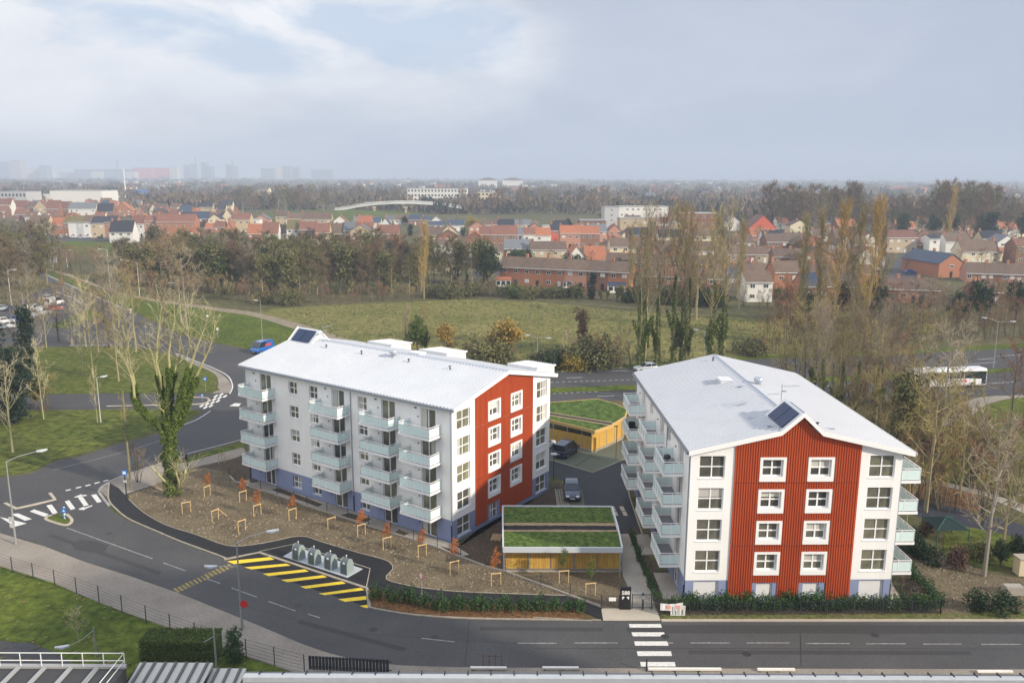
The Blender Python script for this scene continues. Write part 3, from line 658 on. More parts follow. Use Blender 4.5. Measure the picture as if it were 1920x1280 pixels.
    for side, (ue, ze) in enumerate(((uL, zl), (uR, zr_))):
        d = Vector((ue-xr, 0, ze-zrdg)); nrm = Vector((-d.z, 0, d.x)).normalized(); nrm = nrm if nrm.z > 0 else -nrm
        nv = int((vo1-vo0)/.43); pv = (vo1-vo0)/nv; prof = []
        # the sheet stops short of the ridge where the small cross-gable breaks the verge
        ui = 7.15 if side == 0 else 10.5; zi = ze+(zrdg-ze)*(ui-ue)/(xr-ue)
        incut = (lambda v: v < .30) if dormer_v == 'front' else (lambda v: v > Lg-.02)
        for i in range(nv):
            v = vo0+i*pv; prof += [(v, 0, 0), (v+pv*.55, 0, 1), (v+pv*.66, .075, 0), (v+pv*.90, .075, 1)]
        prof.append((vo1, 0, 0))
        for i in range(len(prof)-1):
            (v0, h0, s0), (v1, h1, _) = prof[i], prof[i+1]
            ix, iz = (ui, zi) if incut((v0+v1)/2) else (xr, zrdg)
            a = Vector((ix, v0, iz))+nrm*h0; b = Vector((ue, v0, ze))+nrm*h0; c = Vector((ue, v1, ze))+nrm*h1; e = Vector((ix, v1, iz))+nrm*h1
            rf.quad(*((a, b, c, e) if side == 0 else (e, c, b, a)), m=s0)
        th = Vector((0,0,-.30))
        for (w0, w1, ix, iz) in (((vo0, .30, ui, zi), (.30, vo1, xr, zrdg)) if dormer_v == 'front' else ((vo0, Lg-.02, xr, zrdg), (Lg-.02, vo1, ui, zi))):
            p = [Vector((ix,w0,iz)), Vector((ue,w0,ze)), Vector((ue,w1,ze)), Vector((ix,w1,iz))]
            rf.add([q+Vector((0,0,-.004)) for q in p]+[q+th for q in p], [(0,1,5,4),(1,2,6,5),(2,3,7,6),(4,5,6,7)] if side else [(4,5,1,0),(5,6,2,1),(6,7,3,2),(7,6,5,4)])
    roof = rf.build('roof', [roof_w, M('roof_seam', (.34,.36,.40), .45)], root)  # shade along the roof ribs painted in as grey flanks
    vt = MB()
    for vv, o_ in ((vo0-.03, 0), (vo1, 0)):      # verge boards, rising round the dormer
        pts = [(uL-.02, zl), (xr, zrdg), (uR+.02, zr_)]
        if (dormer_v == 'front' and vv < 0) or (dormer_v == 'back' and vv > 0):
            k1 = (zrdg-zl)/(xr-uL); pts = [(uL-.02, zl), (7.15, zl+k1*(7.15-uL)), (8.85, 16.98), (10.5, zrdg-(zrdg-zr_)/(uR-xr)*(10.5-xr)), (uR+.02, zr_)]
        for i in range(len(pts)-1):
            (a, za), (b, zb) = pts[i], pts[i+1]
            vt.extr([(a,vv,za-.34),(b,vv,zb-.34),(b,vv,zb+.07),(a,vv,za+.07)], (0,.03,0))
        vt.build('verge_board', trim_w, roof); vt = MB()
    rc = MB(); r0, r1 = (3.9, vo1-.02) if dormer_v == 'front' else (vo0+.02, Lg-3.2)
    rc.extr([(xr-.28,r0,zrdg-.03),(xr,r0,zrdg+.11),(xr+.28,r0,zrdg-.03),(xr,r0,zrdg+.05)], (0,r1-r0,0)); rc.build('ridge_cap', zinc, roof)
    for ue, ze, s in ((uL, zl, -1), (uR, zr_, 1)):
        g = MB(); x0, x1 = sorted((ue+s*.005, ue+s*.20)); zt_ = ze-.03
        g.box(x0,vo0+.02,zt_-.20,x1,vo1-.02,zt_-.17); g.box(x0 if s < 0 else x1-.02,vo0+.02,zt_-.17,(x0+.02) if s < 0 else x1,vo1-.02,zt_+.02)
        g.box(x0+.021 if s < 0 else x0,vo0+.03,zt_-.169,x1 if s<0 else x1-.021,vo1-.03,zt_-.165,1); g.build('gutter', [zinc if s < 0 else trim_w, dark_m], roof)
    # cross-gable with the solar panels
    va, vb = (-.5, 4.1) if dormer_v == 'front' else (Lg-3.4, Lg+.68)
    ax, az_ = 8.85, 16.98; lx, rx_ = 7.15, 10.5; lz = zl+(zrdg-zl)/(xr-uL)*(lx-uL); rz = zrdg-(zrdg-zr_)/(uR-xr)*(rx_-xr)
    dm = MB(); dm.extr([(lx,va+.01,lz-.05),(ax,va+.01,az_-.02),(rx_,va+.01,rz-.05),(rx_-.1,va+.01,rz-.2),(ax,va+.01,az_-.30),(lx+.1,va+.01,lz-.2)], (0,vb-va-.02,0))
    e_ = vb-.12 if dormer_v == 'front' else va+.12
    dm.extr([(lx+.1,e_,lz-.2),(ax,e_,az_-.3),(rx_-.1,e_,rz-.2),(xr,e_,lz-.6)], (0,.05,0)); dm.build('dormer_roof', roof_w, roof)
    for s, (ex, ez) in ((-1,(lx,lz)), (1,(rx_,rz))):
        A = Vector((ax,0,az_)); B = Vector((ex,0,ez)); d = (B-A); nn = Vector((-d.z,0,d.x)).normalized(); nn = nn if nn.z > 0 else -nn
        for a, b in ((.12,.49),(.51,.88)):
            v0, v1 = va+(vb-va)*a, va+(vb-va)*b
            q = [A+d*.13+nn*.03, A+d*.93+nn*.03]; pm = MB()
            pts = [Vector((q[0].x,v0,q[0].z)),Vector((q[1].x,v0,q[1].z)),Vector((q[1].x,v1,q[1].z)),Vector((q[0].x,v1,q[0].z))]
            pm.extr(pts, nn*.05); pm.build('solar_panel', solar_m, roof)
    # downpipes
    for u, v in ((-.07,.12),(-.07,13.6 if Lg > 28 else 9.1),(-.07,Lg-.1),(W+.07,.12)):
        d_ = MB(); d_.tube([(u,v,.1),(u,v,13.3)],.05,8); d_.tube([(u,v,.1),(u,v,1.9)],.062,8,1); d_.build('downpipe', [zinc, dark_m], root)
    return root, roof, zt, zrdg
Lroot, Lroof, zt_, zrdg = apartment('apartment_building', -5.717, 76.75, .9597, 17.45, 31.0,
    [(26.35,28.25),(14.6,16.5),(7.35,9.25),(2.05,3.95)], [(21.9,23.35),(18.7,20.0),(11.3,12.6)], [(25.8,30.1),(13.9,18.2),(6.7,10.8),(1.4,5.4)], [(2.2,6.5),(14,18),(24,28)], 'back',
    'longer white and red flats on the left, behind the soil garden with staked saplings', False, False, False)
Rroot, Rroof, _, _ = apartment('apartment_building', 14.588, 64.765, .0211, 17.4, 26.2,
    [(2.7,4.6),(10.9,12.8),(20.9,22.8)], [(7.9,9.2),(16.6,17.9)], [(2.3,6.6),(10.5,14.9),(20.4,24.9)], [(1.2,5.4),(12,16)], 'front',
    'white and red flats on the right, gable facing the street, white shutters at its foot', True, True, True)
def roof_pt(root, u, v, W=17.4):
    z = zrdg - (abs(u-W/2)/(W/2+ (.28 if u < W/2 else .72)))*(zrdg-ZE-.1); return z
def roof_items(roof, items, W=17.4):
    for kind, u, v in items:
        z = roof_pt(None, u, v); mb = MB()
        if kind == 'fan':
            mb.lathe([(.30,-.2),(.30,.25),(.22,.27),(.22,.36),(.42,.38),(.45,.62),(.40,.74),(.15,.80)], (u,v,z), 18); mb.build('roof_fan', M('galvanised', (.50,.54,.58), .35, metal=.6), roof, smooth=False)
        elif kind == 'vent':
            mb.lathe([(.13,-.1),(.10,.12),(.05,.14),(.05,.30),(.14,.31),(.14,.38),(.02,.42)], (u,v,z), 10); mb.build('roof_vent', dark_m, roof)
        elif kind == 'hatch':
            mb.box(u-.55,v-.75,z-.25,u+.55,v+.75,z+.22); mb.box(u-.62,v-.82,z+.222,u+.62,v+.82,z+.32); mb.build('roof_hatch', roof_w, roof)
        elif kind == 'antenna':
            mb.tube([(u,v,z-.1),(u,v,z+2.0)], .025, 6); mb.tube([(u-.1,v,z+1.75),(u+1.5,v-.2,z+1.85)], .015, 5)
            for i in range(9): mb.tube([(u+.1+i*.16,v-.3,z+1.77+i*.01),(u+.1+i*.16,v+.3,z+1.77+i*.01)], .01, 4)
            mb.tube([(u,v,z+1.1),(u-1.2,v+.1,z+1.0)], .015, 5)
            for i in range(5): mb.tube([(u-.4-i*.18,v-.2,z+1.06),(u-.4-i*.18,v+.25,z+1.06)], .012, 4)
            mb.lathe([(.26,0),(.2,.05),(.03,.09)], (u+.15,v-.15,z+1.35), 12); mb.build('antenna', M('grey_metal', (.30,.31,.33), .5, metal=.5), roof)
        elif kind == 'clip':
            mb.box(u-.45,v-.10,z+.03,u+.45,v+.10,z+.09); mb.build('snow_stop', zinc, roof)
roof_items(Lroof, [('fan',7.6,14.5),('hatch',10.6,13.6),('vent',7,24.7),('vent',7,18.9),('vent',7,11.7),('vent',7,5.9),('antenna',8.3,26.6)])
roof_items(Rroof, [('fan',9.7,14.0),('hatch',7.0,16.2),('vent',8.0,24.6),('antenna',9.3,6.3),('clip',7.9,13.2),('clip',6.2,3.9),('clip',6.9,1.0),('clip',11.5,.9),('vent',10.5,.9)])
# stair-head roofs on the far slope of the left block
for v0, v1 in ((23.4,27.5),(14.3,18.7),(1.3,5.3)):
    mb = MB(); z1 = 14.42; z2 = 15.05; x0, x1 = 16.6, 20.4
    mb.extr([(x0,v0,12.9),(x1,v0,12.9),(x1,v0,z1-.35),(x0,v0,z1)], (0,v1-v0,0))
    n = int((v1-v0)/.36)
    for i in range(n):
        v = v0+.1+i*(v1-v0-.2)/n; mb.extr([(x0,v,z1+.004),(x1+.15,v,z1-.35),(x1+.15,v,z1-.31),(x0,v,z1+.05)], (0,.09,0))
    mb.extr([(x0-.0,v0-.12,z1-.12),(x1+.16,v0-.12,z1-.5),(x1+.16,v0-.12,z1-.30),(x0,v0-.12,z1+.06)], (0,.10,0)); mb.build('canopy', roof_w, Lroof)
# pieces left on the right block's balconies
def place_on(root, u, v, z): return root.matrix_world @ Vector((u, v, z))
bpy.context.view_layer.update()
p = place_on(Rroot, -.95, 4.6, 10.84)
o = E('charcoal_grill', p); T(o, 'black round kettle grill on a green mat, top front balcony of the right block', 'grill')
mb = MB(); mb.lathe([(.05,.55),(.26,.62),(.33,.78),(.26,.92),(.05,1.0)], (0,0,0), 14); mb.build('bowl', dark_m, o)
mb = MB(); [mb.tube([(0,0,.6),(.3*math.cos(a),.3*math.sin(a),0)], .015, 5) for a in (0,2.1,4.2)]; mb.build('leg_frame', dark_m, o)
mb = MB(); mb.box(-.6,-.9,.0,.5,.8,.02); T(mb.build('green_mat', M('green_mat', (.01,.10,.03), .9), loc=place_on(Rroot,-.95,4.3,10.825)), 'green mat lying on the top front balcony of the right block', 'mat')
mb = MB(); mb.box(-.35,-.5,0,.35,.5,.35); mb.box(-.35,.3,.36,.35,.5,.9); mb.box(-.35,-.5,.36,-.2,.29,.6); mb.box(.2,-.5,.36,.35,.29,.6)
T(mb.build('garden_sofa', [M('dark_wicker', (.02,.022,.03), .8)], loc=place_on(Rroot,-.85,23.4,8.08)), 'dark garden armchair on a third floor balcony at the far end of the right block', 'armchair')
# ================================================================ sheds with planted roofs
wood_y = M('larch_boards', (.64,.40,.09), .75, col2=(.48,.28,.06), scale=.9, var=.25, fine=3, stretch=(6,6,.5), spec=.25)
wood_b = M('larch_fascia', (.55,.36,.13), .75, var=.15, fine=3)
steel = M('galvanised_post', (.42,.44,.46), .45, metal=.5)
sedum = M('sedum_roof', (.10,.145,.035), .95, col2=(.05,.085,.020), scale=1.1, var=.7, fine=2.5, bump=.05, bscale=8, spec=.1)
gravel_r = M('roof_gravel', (.42,.32,.20), .95, col2=(.28,.20,.12), scale=5, var=.4, fine=12, bump=.03, bscale=14, spec=.1)
def slab(mb, px, z, h, m=0, pts=None):
    q = [G(*p, z) for p in px] if pts is None else pts
    mb.prism([(p.x, p.y) for p in q], z, z+h, m)
def boards(mb, a, b, z0, z1, nrm, pitch=.14, m=0, off=0):
    """vertical boards between two ground points"""
    a = Vector(a); b = Vector(b); d = b-a; L_ = d.length; d.normalize(); n = max(1, int(L_/pitch)); p = L_/n
    for i in range(n):
        s = a+d*(i*p+.008); e = a+d*((i+1)*p-.008); t = .02 if i % 2 else .035
        c = (s+e)/2; mb.beam(Vector((c.x,c.y,z0))+nrm*off, Vector((c.x,c.y,z1))+nrm*off, (e-s).length, t, m, up=nrm)
def shed_front():
    o = E('bicycle_shed', (4.6, 74.5, 0)); T(o, 'low timber shed with planted roof beside the entrance path, in front of the courtyard', 'shed', 'timber sheds with planted roofs')
    W = [Vector((-.55,70.9,0)), Vector((10.0,70.95,0)), Vector((10.1,78.9,0)), Vector((-.65,79.1,0))]
    off = -Vector((4.6,74.5,0)); mb = MB(); st = MB(); pl = MB()
    for i in range(4):
        a, b = W[i]+off, W[(i+1)%4]+off; d = (b-a).normalized(); nrm = Vector((d.y,-d.x,0))
        k = 5 if i % 2 == 0 else 4
        for j in range(k):
            p, q = a+(b-a)*j/k+d*.07, a+(b-a)*(j+1)/k-d*.07; boards(mb, p, q, .22, 2.22, nrm)
            for z in (.30, 2.12): st.beam(Vector((p.x,p.y,z))+nrm*.045, Vector((q.x,q.y,z))+nrm*.045, .03, .05)
        for j in range(k): p = a+(b-a)*j/k; q_ = MB(); q_.box(-.045,-.045,0,.045,.045,2.5); q_.build('post', steel, o, loc=(p.x,p.y,0))
        pl.beam(a+nrm*.05+Vector((0,0,.08)), b+nrm*.05+Vector((0,0,.08)), .28, .16)
    mb.build('board_wall', wood_y, o); st.build('wall_rails', steel, o); pl.build('plinth', concrete, o)
    z0 = 2.46; rp = [Vector((-.72,69.75,0)), Vector((9.95,69.8,0)), Vector((10.12,74.6,0)), Vector((10.12,79.3,0)), Vector((-.88,79.35,0))]
    rb = MB(); rb.prism([(p.x-4.6,p.y-74.5) for p in rp], z0, z0+.25); r = rb.build('roof', trim_w, o)
    fr = MB(); n = len(rp)
    for i in range(n):
        a, b = rp[i]+off, rp[(i+1)%n]+off; d = (b-a).normalized(); fr.beam(a-d*.0+Vector((0,0,z0+.215)), b+Vector((0,0,z0+.215)), .14, .50)
    fr.build('roof_edge', [M('zinc_white', (.62,.66,.70), .4, metal=.2)], r)
    def band(y0, y1, z, mat, nm, x0=-.74, x1=9.98):
        b = MB(); nx, ny = 60, max(2, int((y1-y0)/.25)); V = []
        for j in range(ny+1):
            for i in range(nx+1):
                x = x0+(x1-x0)*i/nx; y = y0+(y1-y0)*j/ny
                V.append((x-4.6, y-74.5, z + (.05*noise.noise(Vector((x*1.7,y*1.7,3)))+.03*noise.noise(Vector((x*5,y*5,1)))) ))
        b.add(V, [(j*(nx+1)+i, j*(nx+1)+i+1, (j+1)*(nx+1)+i+1, (j+1)*(nx+1)+i) for j in range(ny) for i in range(nx)]); b.build(nm, mat, r, smooth=True)
    band(75.4, 79.25, z0+.36, sedum, 'sedum'); band(69.95, 73.35, z0+.36, sedum, 'sedum')
    band(74.78, 75.4, z0+.34, gravel_r, 'gravel_strip'); band(73.35, 73.8, z0+.34, gravel_r, 'gravel_strip'); band(73.8, 74.78, z0+.30, asphalt_new, 'gutter_channel')
    p_ = MB(); p_.tube([(9.78-4.6,69.7-74.5,0),(9.78-4.6,69.7-74.5,2.5)], .05, 8); p_.build('downpipe', zinc, o)
shed_front()
def shed_back():
    c = G(1110, 800); o = E('carport_shed', c); T(o, 'larger angular timber shed with planted roof beside the dual carriageway, behind the parked van', 'shed', 'timber sheds with planted roofs')
    Z = 3.0
    R_ = [G(*p, Z) for p in [(1000,762),(1033,754),(1121,747.5),(1152,756),(1176,767),(1172,780),(1145,797),(1115,807),(1033,787),(1000,779)]]
    loc = [(p.x-c.x, p.y-c.y) for p in R_]; rb = MB(); rb.prism(loc, Z-.38, Z-.06); r = rb.build('roof', trim_w, o)
    ed = MB(); n = len(loc)
    for i in range(n): a = Vector((*loc[i], Z-.18)); b = Vector((*loc[(i+1)%n], Z-.18)); ed.beam(a, b, .12, .42)
    ed.build('roof_edge', wood_b, r)
    sd = MB(); sd.prism([(x*.985, y*.985) for x, y in loc], Z-.05, Z+.0); sd.build('sedum', sedum, r)
    g = MB(); a = G(1000,771,Z)-c; b = G(1147,795,Z)-c; a.z = b.z = Z+.02; g.beam(a, b, 1.5, .06); g.build('gravel_strip', gravel_r, r)
    g = MB(); a.z = b.z = Z+.04; g.beam(a, b, .7, .06); g.build('gutter_channel', asphalt_new, r)
    w_ = [G(1000,822), G(1033,831), G(1114.6,849.4), G(1143,838), G(1172,823), G(1180,800)]; mb = MB(); st = MB(); pl = MB()
    for i in range(len(w_)-1):
        a, b = w_[i]-c, w_[i+1]-c; d = (b-a).normalized(); nrm = Vector((d.y,-d.x,0)); k = max(1, round((b-a).length/2.6))
        a, b = a-nrm*.5, b-nrm*.5
        for j in range(k): boards(mb, a+(b-a)*j/k+d*.06, a+(b-a)*(j+1)/k-d*.06, .2, 1.95 if i < 2 else 2.45, nrm)
        for j in range(k): p = a+(b-a)*j/k; q_ = MB(); q_.box(-.05,-.05,0,.05,.05,Z-.4); q_.build('post', steel, o, loc=(p.x,p.y,0))
        pl.beam(a+nrm*.06+Vector((0,0,.08)), b+nrm*.06+Vector((0,0,.08)), .3, .16)
    mb.build('board_wall', wood_y, o); pl.build('plinth', concrete, o)
shed_back()
# ================================================================ vehicles
tyre_m = M('tyre', (.015,.015,.016), .85); rim_m = M('wheel_rim', (.32,.33,.34), .35, metal=.7); lamp_m = M('headlight', (.75,.78,.8), .15, spec=.8)
tail_m = M('tail_light', (.35,.02,.015), .3); car_glass = M('car_glass', (.018,.024,.03), .06, spec=.8); plate_m = M('number_plate', (.7,.7,.68), .5)
def paint(nm, c, r=.25, met=0.): return M('car_paint_'+nm, c, r, metal=met, coat=.6)
PAINT = {k: paint(k, c) for k, c in dict(white=(.72,.72,.72), silver=(.42,.44,.46), grey=(.14,.15,.16), black=(.02,.02,.022), navy=(.018,.035,.075), blue=(.02,.12,.42), red=(.42,.02,.02), teal=(.02,.34,.42), green=(.03,.10,.05), beige=(.42,.38,.30)).items()}
PROF = {  # x along (0 rear .. 1 front): (x, bottom, belt, roof) ; roof None = no cabin
 'hatch': [(0,.42,.80,None),(.02,.28,.95,1.0),(.10,.24,.98,1.38),(.30,.24,.97,1.48),(.52,.24,.96,1.46),(.70,.24,.95,1.0),(.73,.24,.93,None),(.90,.26,.82,None),(.98,.28,.70,None),(1,.36,.58,None)],
 'van':   [(0,.45,1.0,None),(.01,.28,1.05,1.3),(.03,.26,1.08,1.80),(.35,.25,1.08,1.86),(.62,.25,1.06,1.84),(.80,.25,1.04,1.15),(.82,.25,1.02,None),(.92,.26,.92,None),(.99,.3,.76,None),(1,.4,.6,None)],
 'panel': [(0,.5,1.2,None),(.01,.35,1.25,1.5),(.02,.33,1.25,2.25),(.4,.33,1.25,2.35),(.74,.33,1.22,2.3),(.90,.33,1.18,1.3),(.92,.33,1.15,None),(.97,.35,1.0,None),(1,.45,.7,None)]}
def car(kind, col, L, Wd, loc, rz, label, cat='car', group=None, name='parked_car', glaze=None):
    o = E(name, loc, rz); T(o, label, cat, group); hw = Wd/2; P = [(x*L-L/2, b, e, r) for x, b, e, r in PROF[kind]]
    mb = MB(); rings = []
    for x, b, e, r in P:
        tw = 1-.10*max(0, abs(x)/(L/2)-.75)*4*.5; h = hw*tw
        rings.append([(x,-h*.94,b),(x,-h,b+.22),(x,-h,e-.14),(x,-h*.93,e),(x,h*.93,e),(x,h,e-.14),(x,h,b+.22),(x,h*.94,b)])
    V = [p for r in rings for p in r]; F = [(i*8+k, i*8+(k+1)%8, (i+1)*8+(k+1)%8, (i+1)*8+k) for i in range(len(P)-1) for k in range(8)]
    F += [tuple(range(8)), tuple((len(P)-1)*8+k for k in reversed(range(8)))]; mb.add(V, F)
    # roof skin and pillars
    cab = [(x, e, r) for x, b, e, r in P if r]; top = [(x, r) for x, e, r in cab]
    wt = hw*.80 if kind != 'panel' else hw*.90
    flat = top[1:-1]
    for (x0, z0), (x1, z1) in zip(flat[:-1], flat[1:]):
        mb.add([(x0,-wt,z0-.02),(x0,wt,z0-.02),(x1,wt,z1-.02),(x1,-wt,z1-.02),(x0,-wt*.9,z0+.03),(x0,wt*.9,z0+.03),(x1,wt*.9,z1+.03),(x1,-wt*.9,z1+.03)], [(0,1,2,3),(4,7,6,5),(0,4,5,1),(1,5,6,2),(2,6,7,3),(3,7,4,0)])
    for s in (-1, 1):
        for (x, z, xb, zb_) in [(top[1][0],top[1][1],top[0][0],cab[0][1]), (top[-2][0],top[-2][1],top[-1][0],cab[-1][1]), ((top[1][0]+top[-2][0])/2, (top[1][1]+top[-2][1])/2+.02, (top[1][0]+top[-2][0])/2, cab[2][1])]:
            mb.beam((x,s*(wt+.01),z), (xb,s*hw*.93,zb_), .09, .05)
    body = mb.build('body', PAINT[col], o)
    if len(P) and kind == 'panel':
        q = MB(); x0 = top[1][0]; x1 = top[2][0]+.3
        for s in (-1,1): q.extr([(x0,s*hw*.94,1.2),(x1,s*hw*.94,1.2),(x1,s*(wt+.02),2.22),(x0,s*(wt+.02),2.16)], (0,-s*.03,0))
        q.extr([(x0-.02,-hw*.92,1.2),(x0-.02,hw*.92,1.2),(x0-.02,wt,2.2),(x0-.02,-wt,2.2)], (.03,0,0)); q.build('side_panel', PAINT[col], o)
    g = MB(); V = []
    for x, e, r in cab:
        i_ = wt*.99 if r > e+.15 else hw*.88; V += [(x,-hw*.90,e-.01),(x,-i_,r-.01),(x,i_,r-.01),(x,hw*.90,e-.01)]
    F = [(i*4+k, (i+1)*4+k, (i+1)*4+k+1, i*4+k+1) for i in range(len(cab)-1) for k in range(3)]+[(0,1,2,3), tuple((len(cab)-1)*4+k for k in (3,2,1,0))]
    g.add(V, F); g.build('windows', car_glass, o)
    rw = .33 if kind != 'panel' else .36
    for fx in (-.30, .315):
        for s in (-1, 1):
            wm = MB(); wm.lathe([(rw*.9,-.10),(rw,-.07),(rw,.07),(rw*.9,.10)], n=16); wo = wm.build('wheel', tyre_m, o)
            wo.location = (fx*L, s*(hw-.08), rw); wo.rotation_euler = (math.pi/2, 0, 0)
            rm = MB(); rm.lathe([(rw*.62,-.112),(rw*.62,.112)], n=12); rm.build('rim', rim_m, wo)
    for s in (-1, 1):
        l = MB(); xf = L/2; l.box(xf-.26, s*hw*.62-.17, .62, xf-.02, s*hw*.62+.17, .76); l.build('headlight', lamp_m, o)
        l = MB(); zb_ = .85 if kind == 'hatch' else 1.0; l.box(-xf-.005, s*hw*.78-.1, zb_-.1, -xf+.12, s*hw*.78+.1, zb_+.14); l.build('tail_light', tail_m, o)
    l = MB(); l.box(L/2-.01,-.26,.42,L/2+.015,.26,.53); l.box(-L/2-.012,-.26,.60,-L/2+.01,.26,.71); l.build('number_plate', plate_m, o)
    return o
def aim(a, b): return math.atan2(b.y-a.y, b.x-a.x)
a, b = G(1060,862), G(1079,850); car('van', 'navy', 4.5, 1.85, (a+b)/2+Vector((-.5,.9,.034)), aim(a, b), 'dark blue people carrier parked in the green paved bay by the large shed', name='parked_van', cat='van')
car('hatch', 'white', 4.1, 1.75, (a+b)/2+Vector((-3.4,3.0,.034)), aim(a, b), 'white hatchback half hidden behind the corner of the left flats', group=None)
a, b = G(1070,909), G(1074,943); car('hatch', 'navy', 4.4, 1.8, G(1072,929)+Vector((0,0,.04)), aim(a, b), 'dark blue saloon parked nose forward in the bay by the soil bed')
a, b = G(1185,697), G(1235,693); car('hatch', 'silver', 4.3, 1.8, (a+b)/2, aim(b, a), 'silver estate car driving on the far carriageway beyond the right roof', name='moving_car')
a, b = G(505,657), G(478,664); bv = car('panel', 'blue', 5.0, 2.0, G(492,660)+Vector((0,0,.02)), aim(a, b), 'bright blue van driving past behind the left roof', cat='van', name='moving_van')
lg = MB(); lg.box(-1.5,1.0,1.35,.2,1.02,1.75); lg.build('red_lettering', M('red_sign', (.6,.05,.03), .5), bv)
# the white coach on the dual carriageway
def coach():
    a, b = G(1712,731), G(1843,725); c = (a+b)/2+Vector((0,1.3,.02)); L = (b-a).length+.6; o = E('coach', c, aim(a, b)); T(o, 'white coach with black speckles and a red star figure, on the dual carriageway', 'bus')
    h = L/2; wm = M('coach_white', (.74,.74,.73), .3, coat=.4); mb = MB(); sec = [(-1.25,.35),(-1.28,.6),(-1.28,1.5),(-1.22,3.0),(-1.0,3.2),(1.0,3.2),(1.22,3.0),(1.28,1.5),(1.28,.6),(1.25,.35)]
    mb.extr([(-h,y,z) for y, z in sec], (L,0,0)); body = mb.build('body', wm, o)
    g = MB(); g.extr([(-h+.9,-1.285,1.62),(h-3.6,-1.285,1.62),(h-2.2,-1.285,1.50),(h-.9,-1.285,1.45),(h-.9,-1.24,2.78),(-h+.9,-1.24,2.78)], (0,.03,0)); g.build('side_window', car_glass, o)
    g = MB(); g.extr([(-h+.9,1.255,1.62),(h-.9,1.255,1.62),(h-.9,1.215,2.78),(-h+.9,1.215,2.78)], (0,.03,0)); g.build('side_window', car_glass, o)
    g = MB(); g.box(h-.02,-1.15,1.1,h+.03,1.15,2.9); g.box(h-.95,-1.30,.5,h-.1,-1.25,2.75); g.build('windscreen', car_glass, o)
    g = MB(); g.box(-h+.05,-1.29,1.9,-h+.9,-1.24,2.7); [g.box(-h+.9+i*1.45,-1.292,1.6,-h+.96+i*1.45,-1.235,2.8) for i in range(1,7)]; g.build('window_pillar', wm, o)
    sp = MB(); rr = random.Random(4)
    for i in range(150):
        x = rr.gauss(.8, 1.5); z = rr.uniform(.65,1.5); r = rr.uniform(.04,.10)
        if x < h-3.2: sp.extr([(x-r,-1.284,z-r*.4),(x+r*.6,-1.284,z-r*.7),(x+r,-1.284,z+r*.4),(x-r*.3,-1.284,z+r*.6)], (0,.003,0))
    sp.build('speckles', dark_m, body)
    st = MB(); cx, cz = h-4.05, 1.15; pts = []
    for k in range(10):
        ang = math.pi/2+k*math.pi/5; r = .42 if k % 2 == 0 else .16; pts.append((cx+r*math.cos(ang)*1.1, -1.289, cz+r*math.sin(ang)))
    st.extr(pts, (0,.004,0))
    for k in range(14):
        a0 = math.pi*.6+k*.15; a1 = a0+.16; st.extr([(cx+.62*math.cos(a0),-1.288,cz+.5*math.sin(a0)),(cx+.62*math.cos(a1),-1.288,cz+.5*math.sin(a1)),(cx+.54*math.cos(a1),-1.288,cz+.44*math.sin(a1)),(cx+.54*math.cos(a0),-1.288,cz+.44*math.sin(a0))], (0,.004,0))
    st.build('red_star_figure', M('coach_red', (.62,.03,.03), .4), body)
    for fx in (-h+2.6, h-2.6):
        for s in (-1, 1):
            wm_ = MB(); wm_.lathe([(.44,-.14),(.50,-.1),(.50,.1),(.44,.14)], n=18); wo = wm_.build('wheel', tyre_m, o); wo.location = (fx, s*1.16, .5); wo.rotation_euler = (math.pi/2,0,0)
            rm = MB(); rm.lathe([(.28,-.15),(.28,.15)], n=12); rm.build('rim', rim_m, wo)
    rf = MB(); rf.box(-h+2,-.7,3.2,-h+4.2,.7,3.42); rf.box(-.5,-.5,3.2,.8,.5,3.3); rf.build('roof_unit', wm, o)
coach()
# ================================================================ lamps, signs, poles
pole_g = M('lamp_pole_grey', (.33,.34,.33), .5, metal=.3, var=.1); pole_w = M('lamp_pole_pale', (.48,.47,.43), .6)
head_m = M('lamp_head', (.55,.57,.58), .4)
def street_lamp(loc, h, arms, label, mat=None, r=.09, name='street_lamp', group='street lamps', drop=0):
    """arms: (heading, reach, rise, height)"""
    o = E(name, loc); T(o, label, 'street lamp', group); mb = MB(); mb.tube([(0,0,0),(0,0,1.0),(0,0,h)], [r*1.3,r*1.1,r*.6], 8); mb.build('pole', mat or pole_g, o)
    for ang, reach, rise, hz in arms:
        d = Vector((math.cos(ang), math.sin(ang), 0)); a = MB(); z = Vector((0,0,hz)); tip = z+d*reach+Vector((0,0,rise))
        a.tube([z, z+d*reach*.4+Vector((0,0,rise*.6)), tip], [r*.5,r*.42,r*.38], 6); ao = a.build('arm', mat or pole_g, o)
        l = MB(); n = Vector((-d.y,d.x,0)); t = tip; e = tip+d*.95+Vector((0,0,.06)); w_ = .20
        V = [t-n*w_*.4-Vector((0,0,.05)), t+n*w_*.4-Vector((0,0,.05)), t+d*.45+n*w_-Vector((0,0,.07)), e+n*w_*.4-Vector((0,0,.03)), e-n*w_*.4-Vector((0,0,.03)), t+d*.45-n*w_-Vector((0,0,.07))]
        l.add(V+[v+Vector((0,0,.13)) for v in V], [tuple(reversed(range(6))), tuple(range(6,12))]+[(i,(i+1)%6,6+(i+1)%6,6+i) for i in range(6)]); l.build('lamp_head', head_m, ao)
    return o
def lampG(bx, by, tx, ty, arms, label, **k):
    g = G(bx, by); h = GH(bx, g.y, ty); return street_lamp(g, h, [(a, r_, s, h*f) for a, r_, s, f in arms], label, **k)
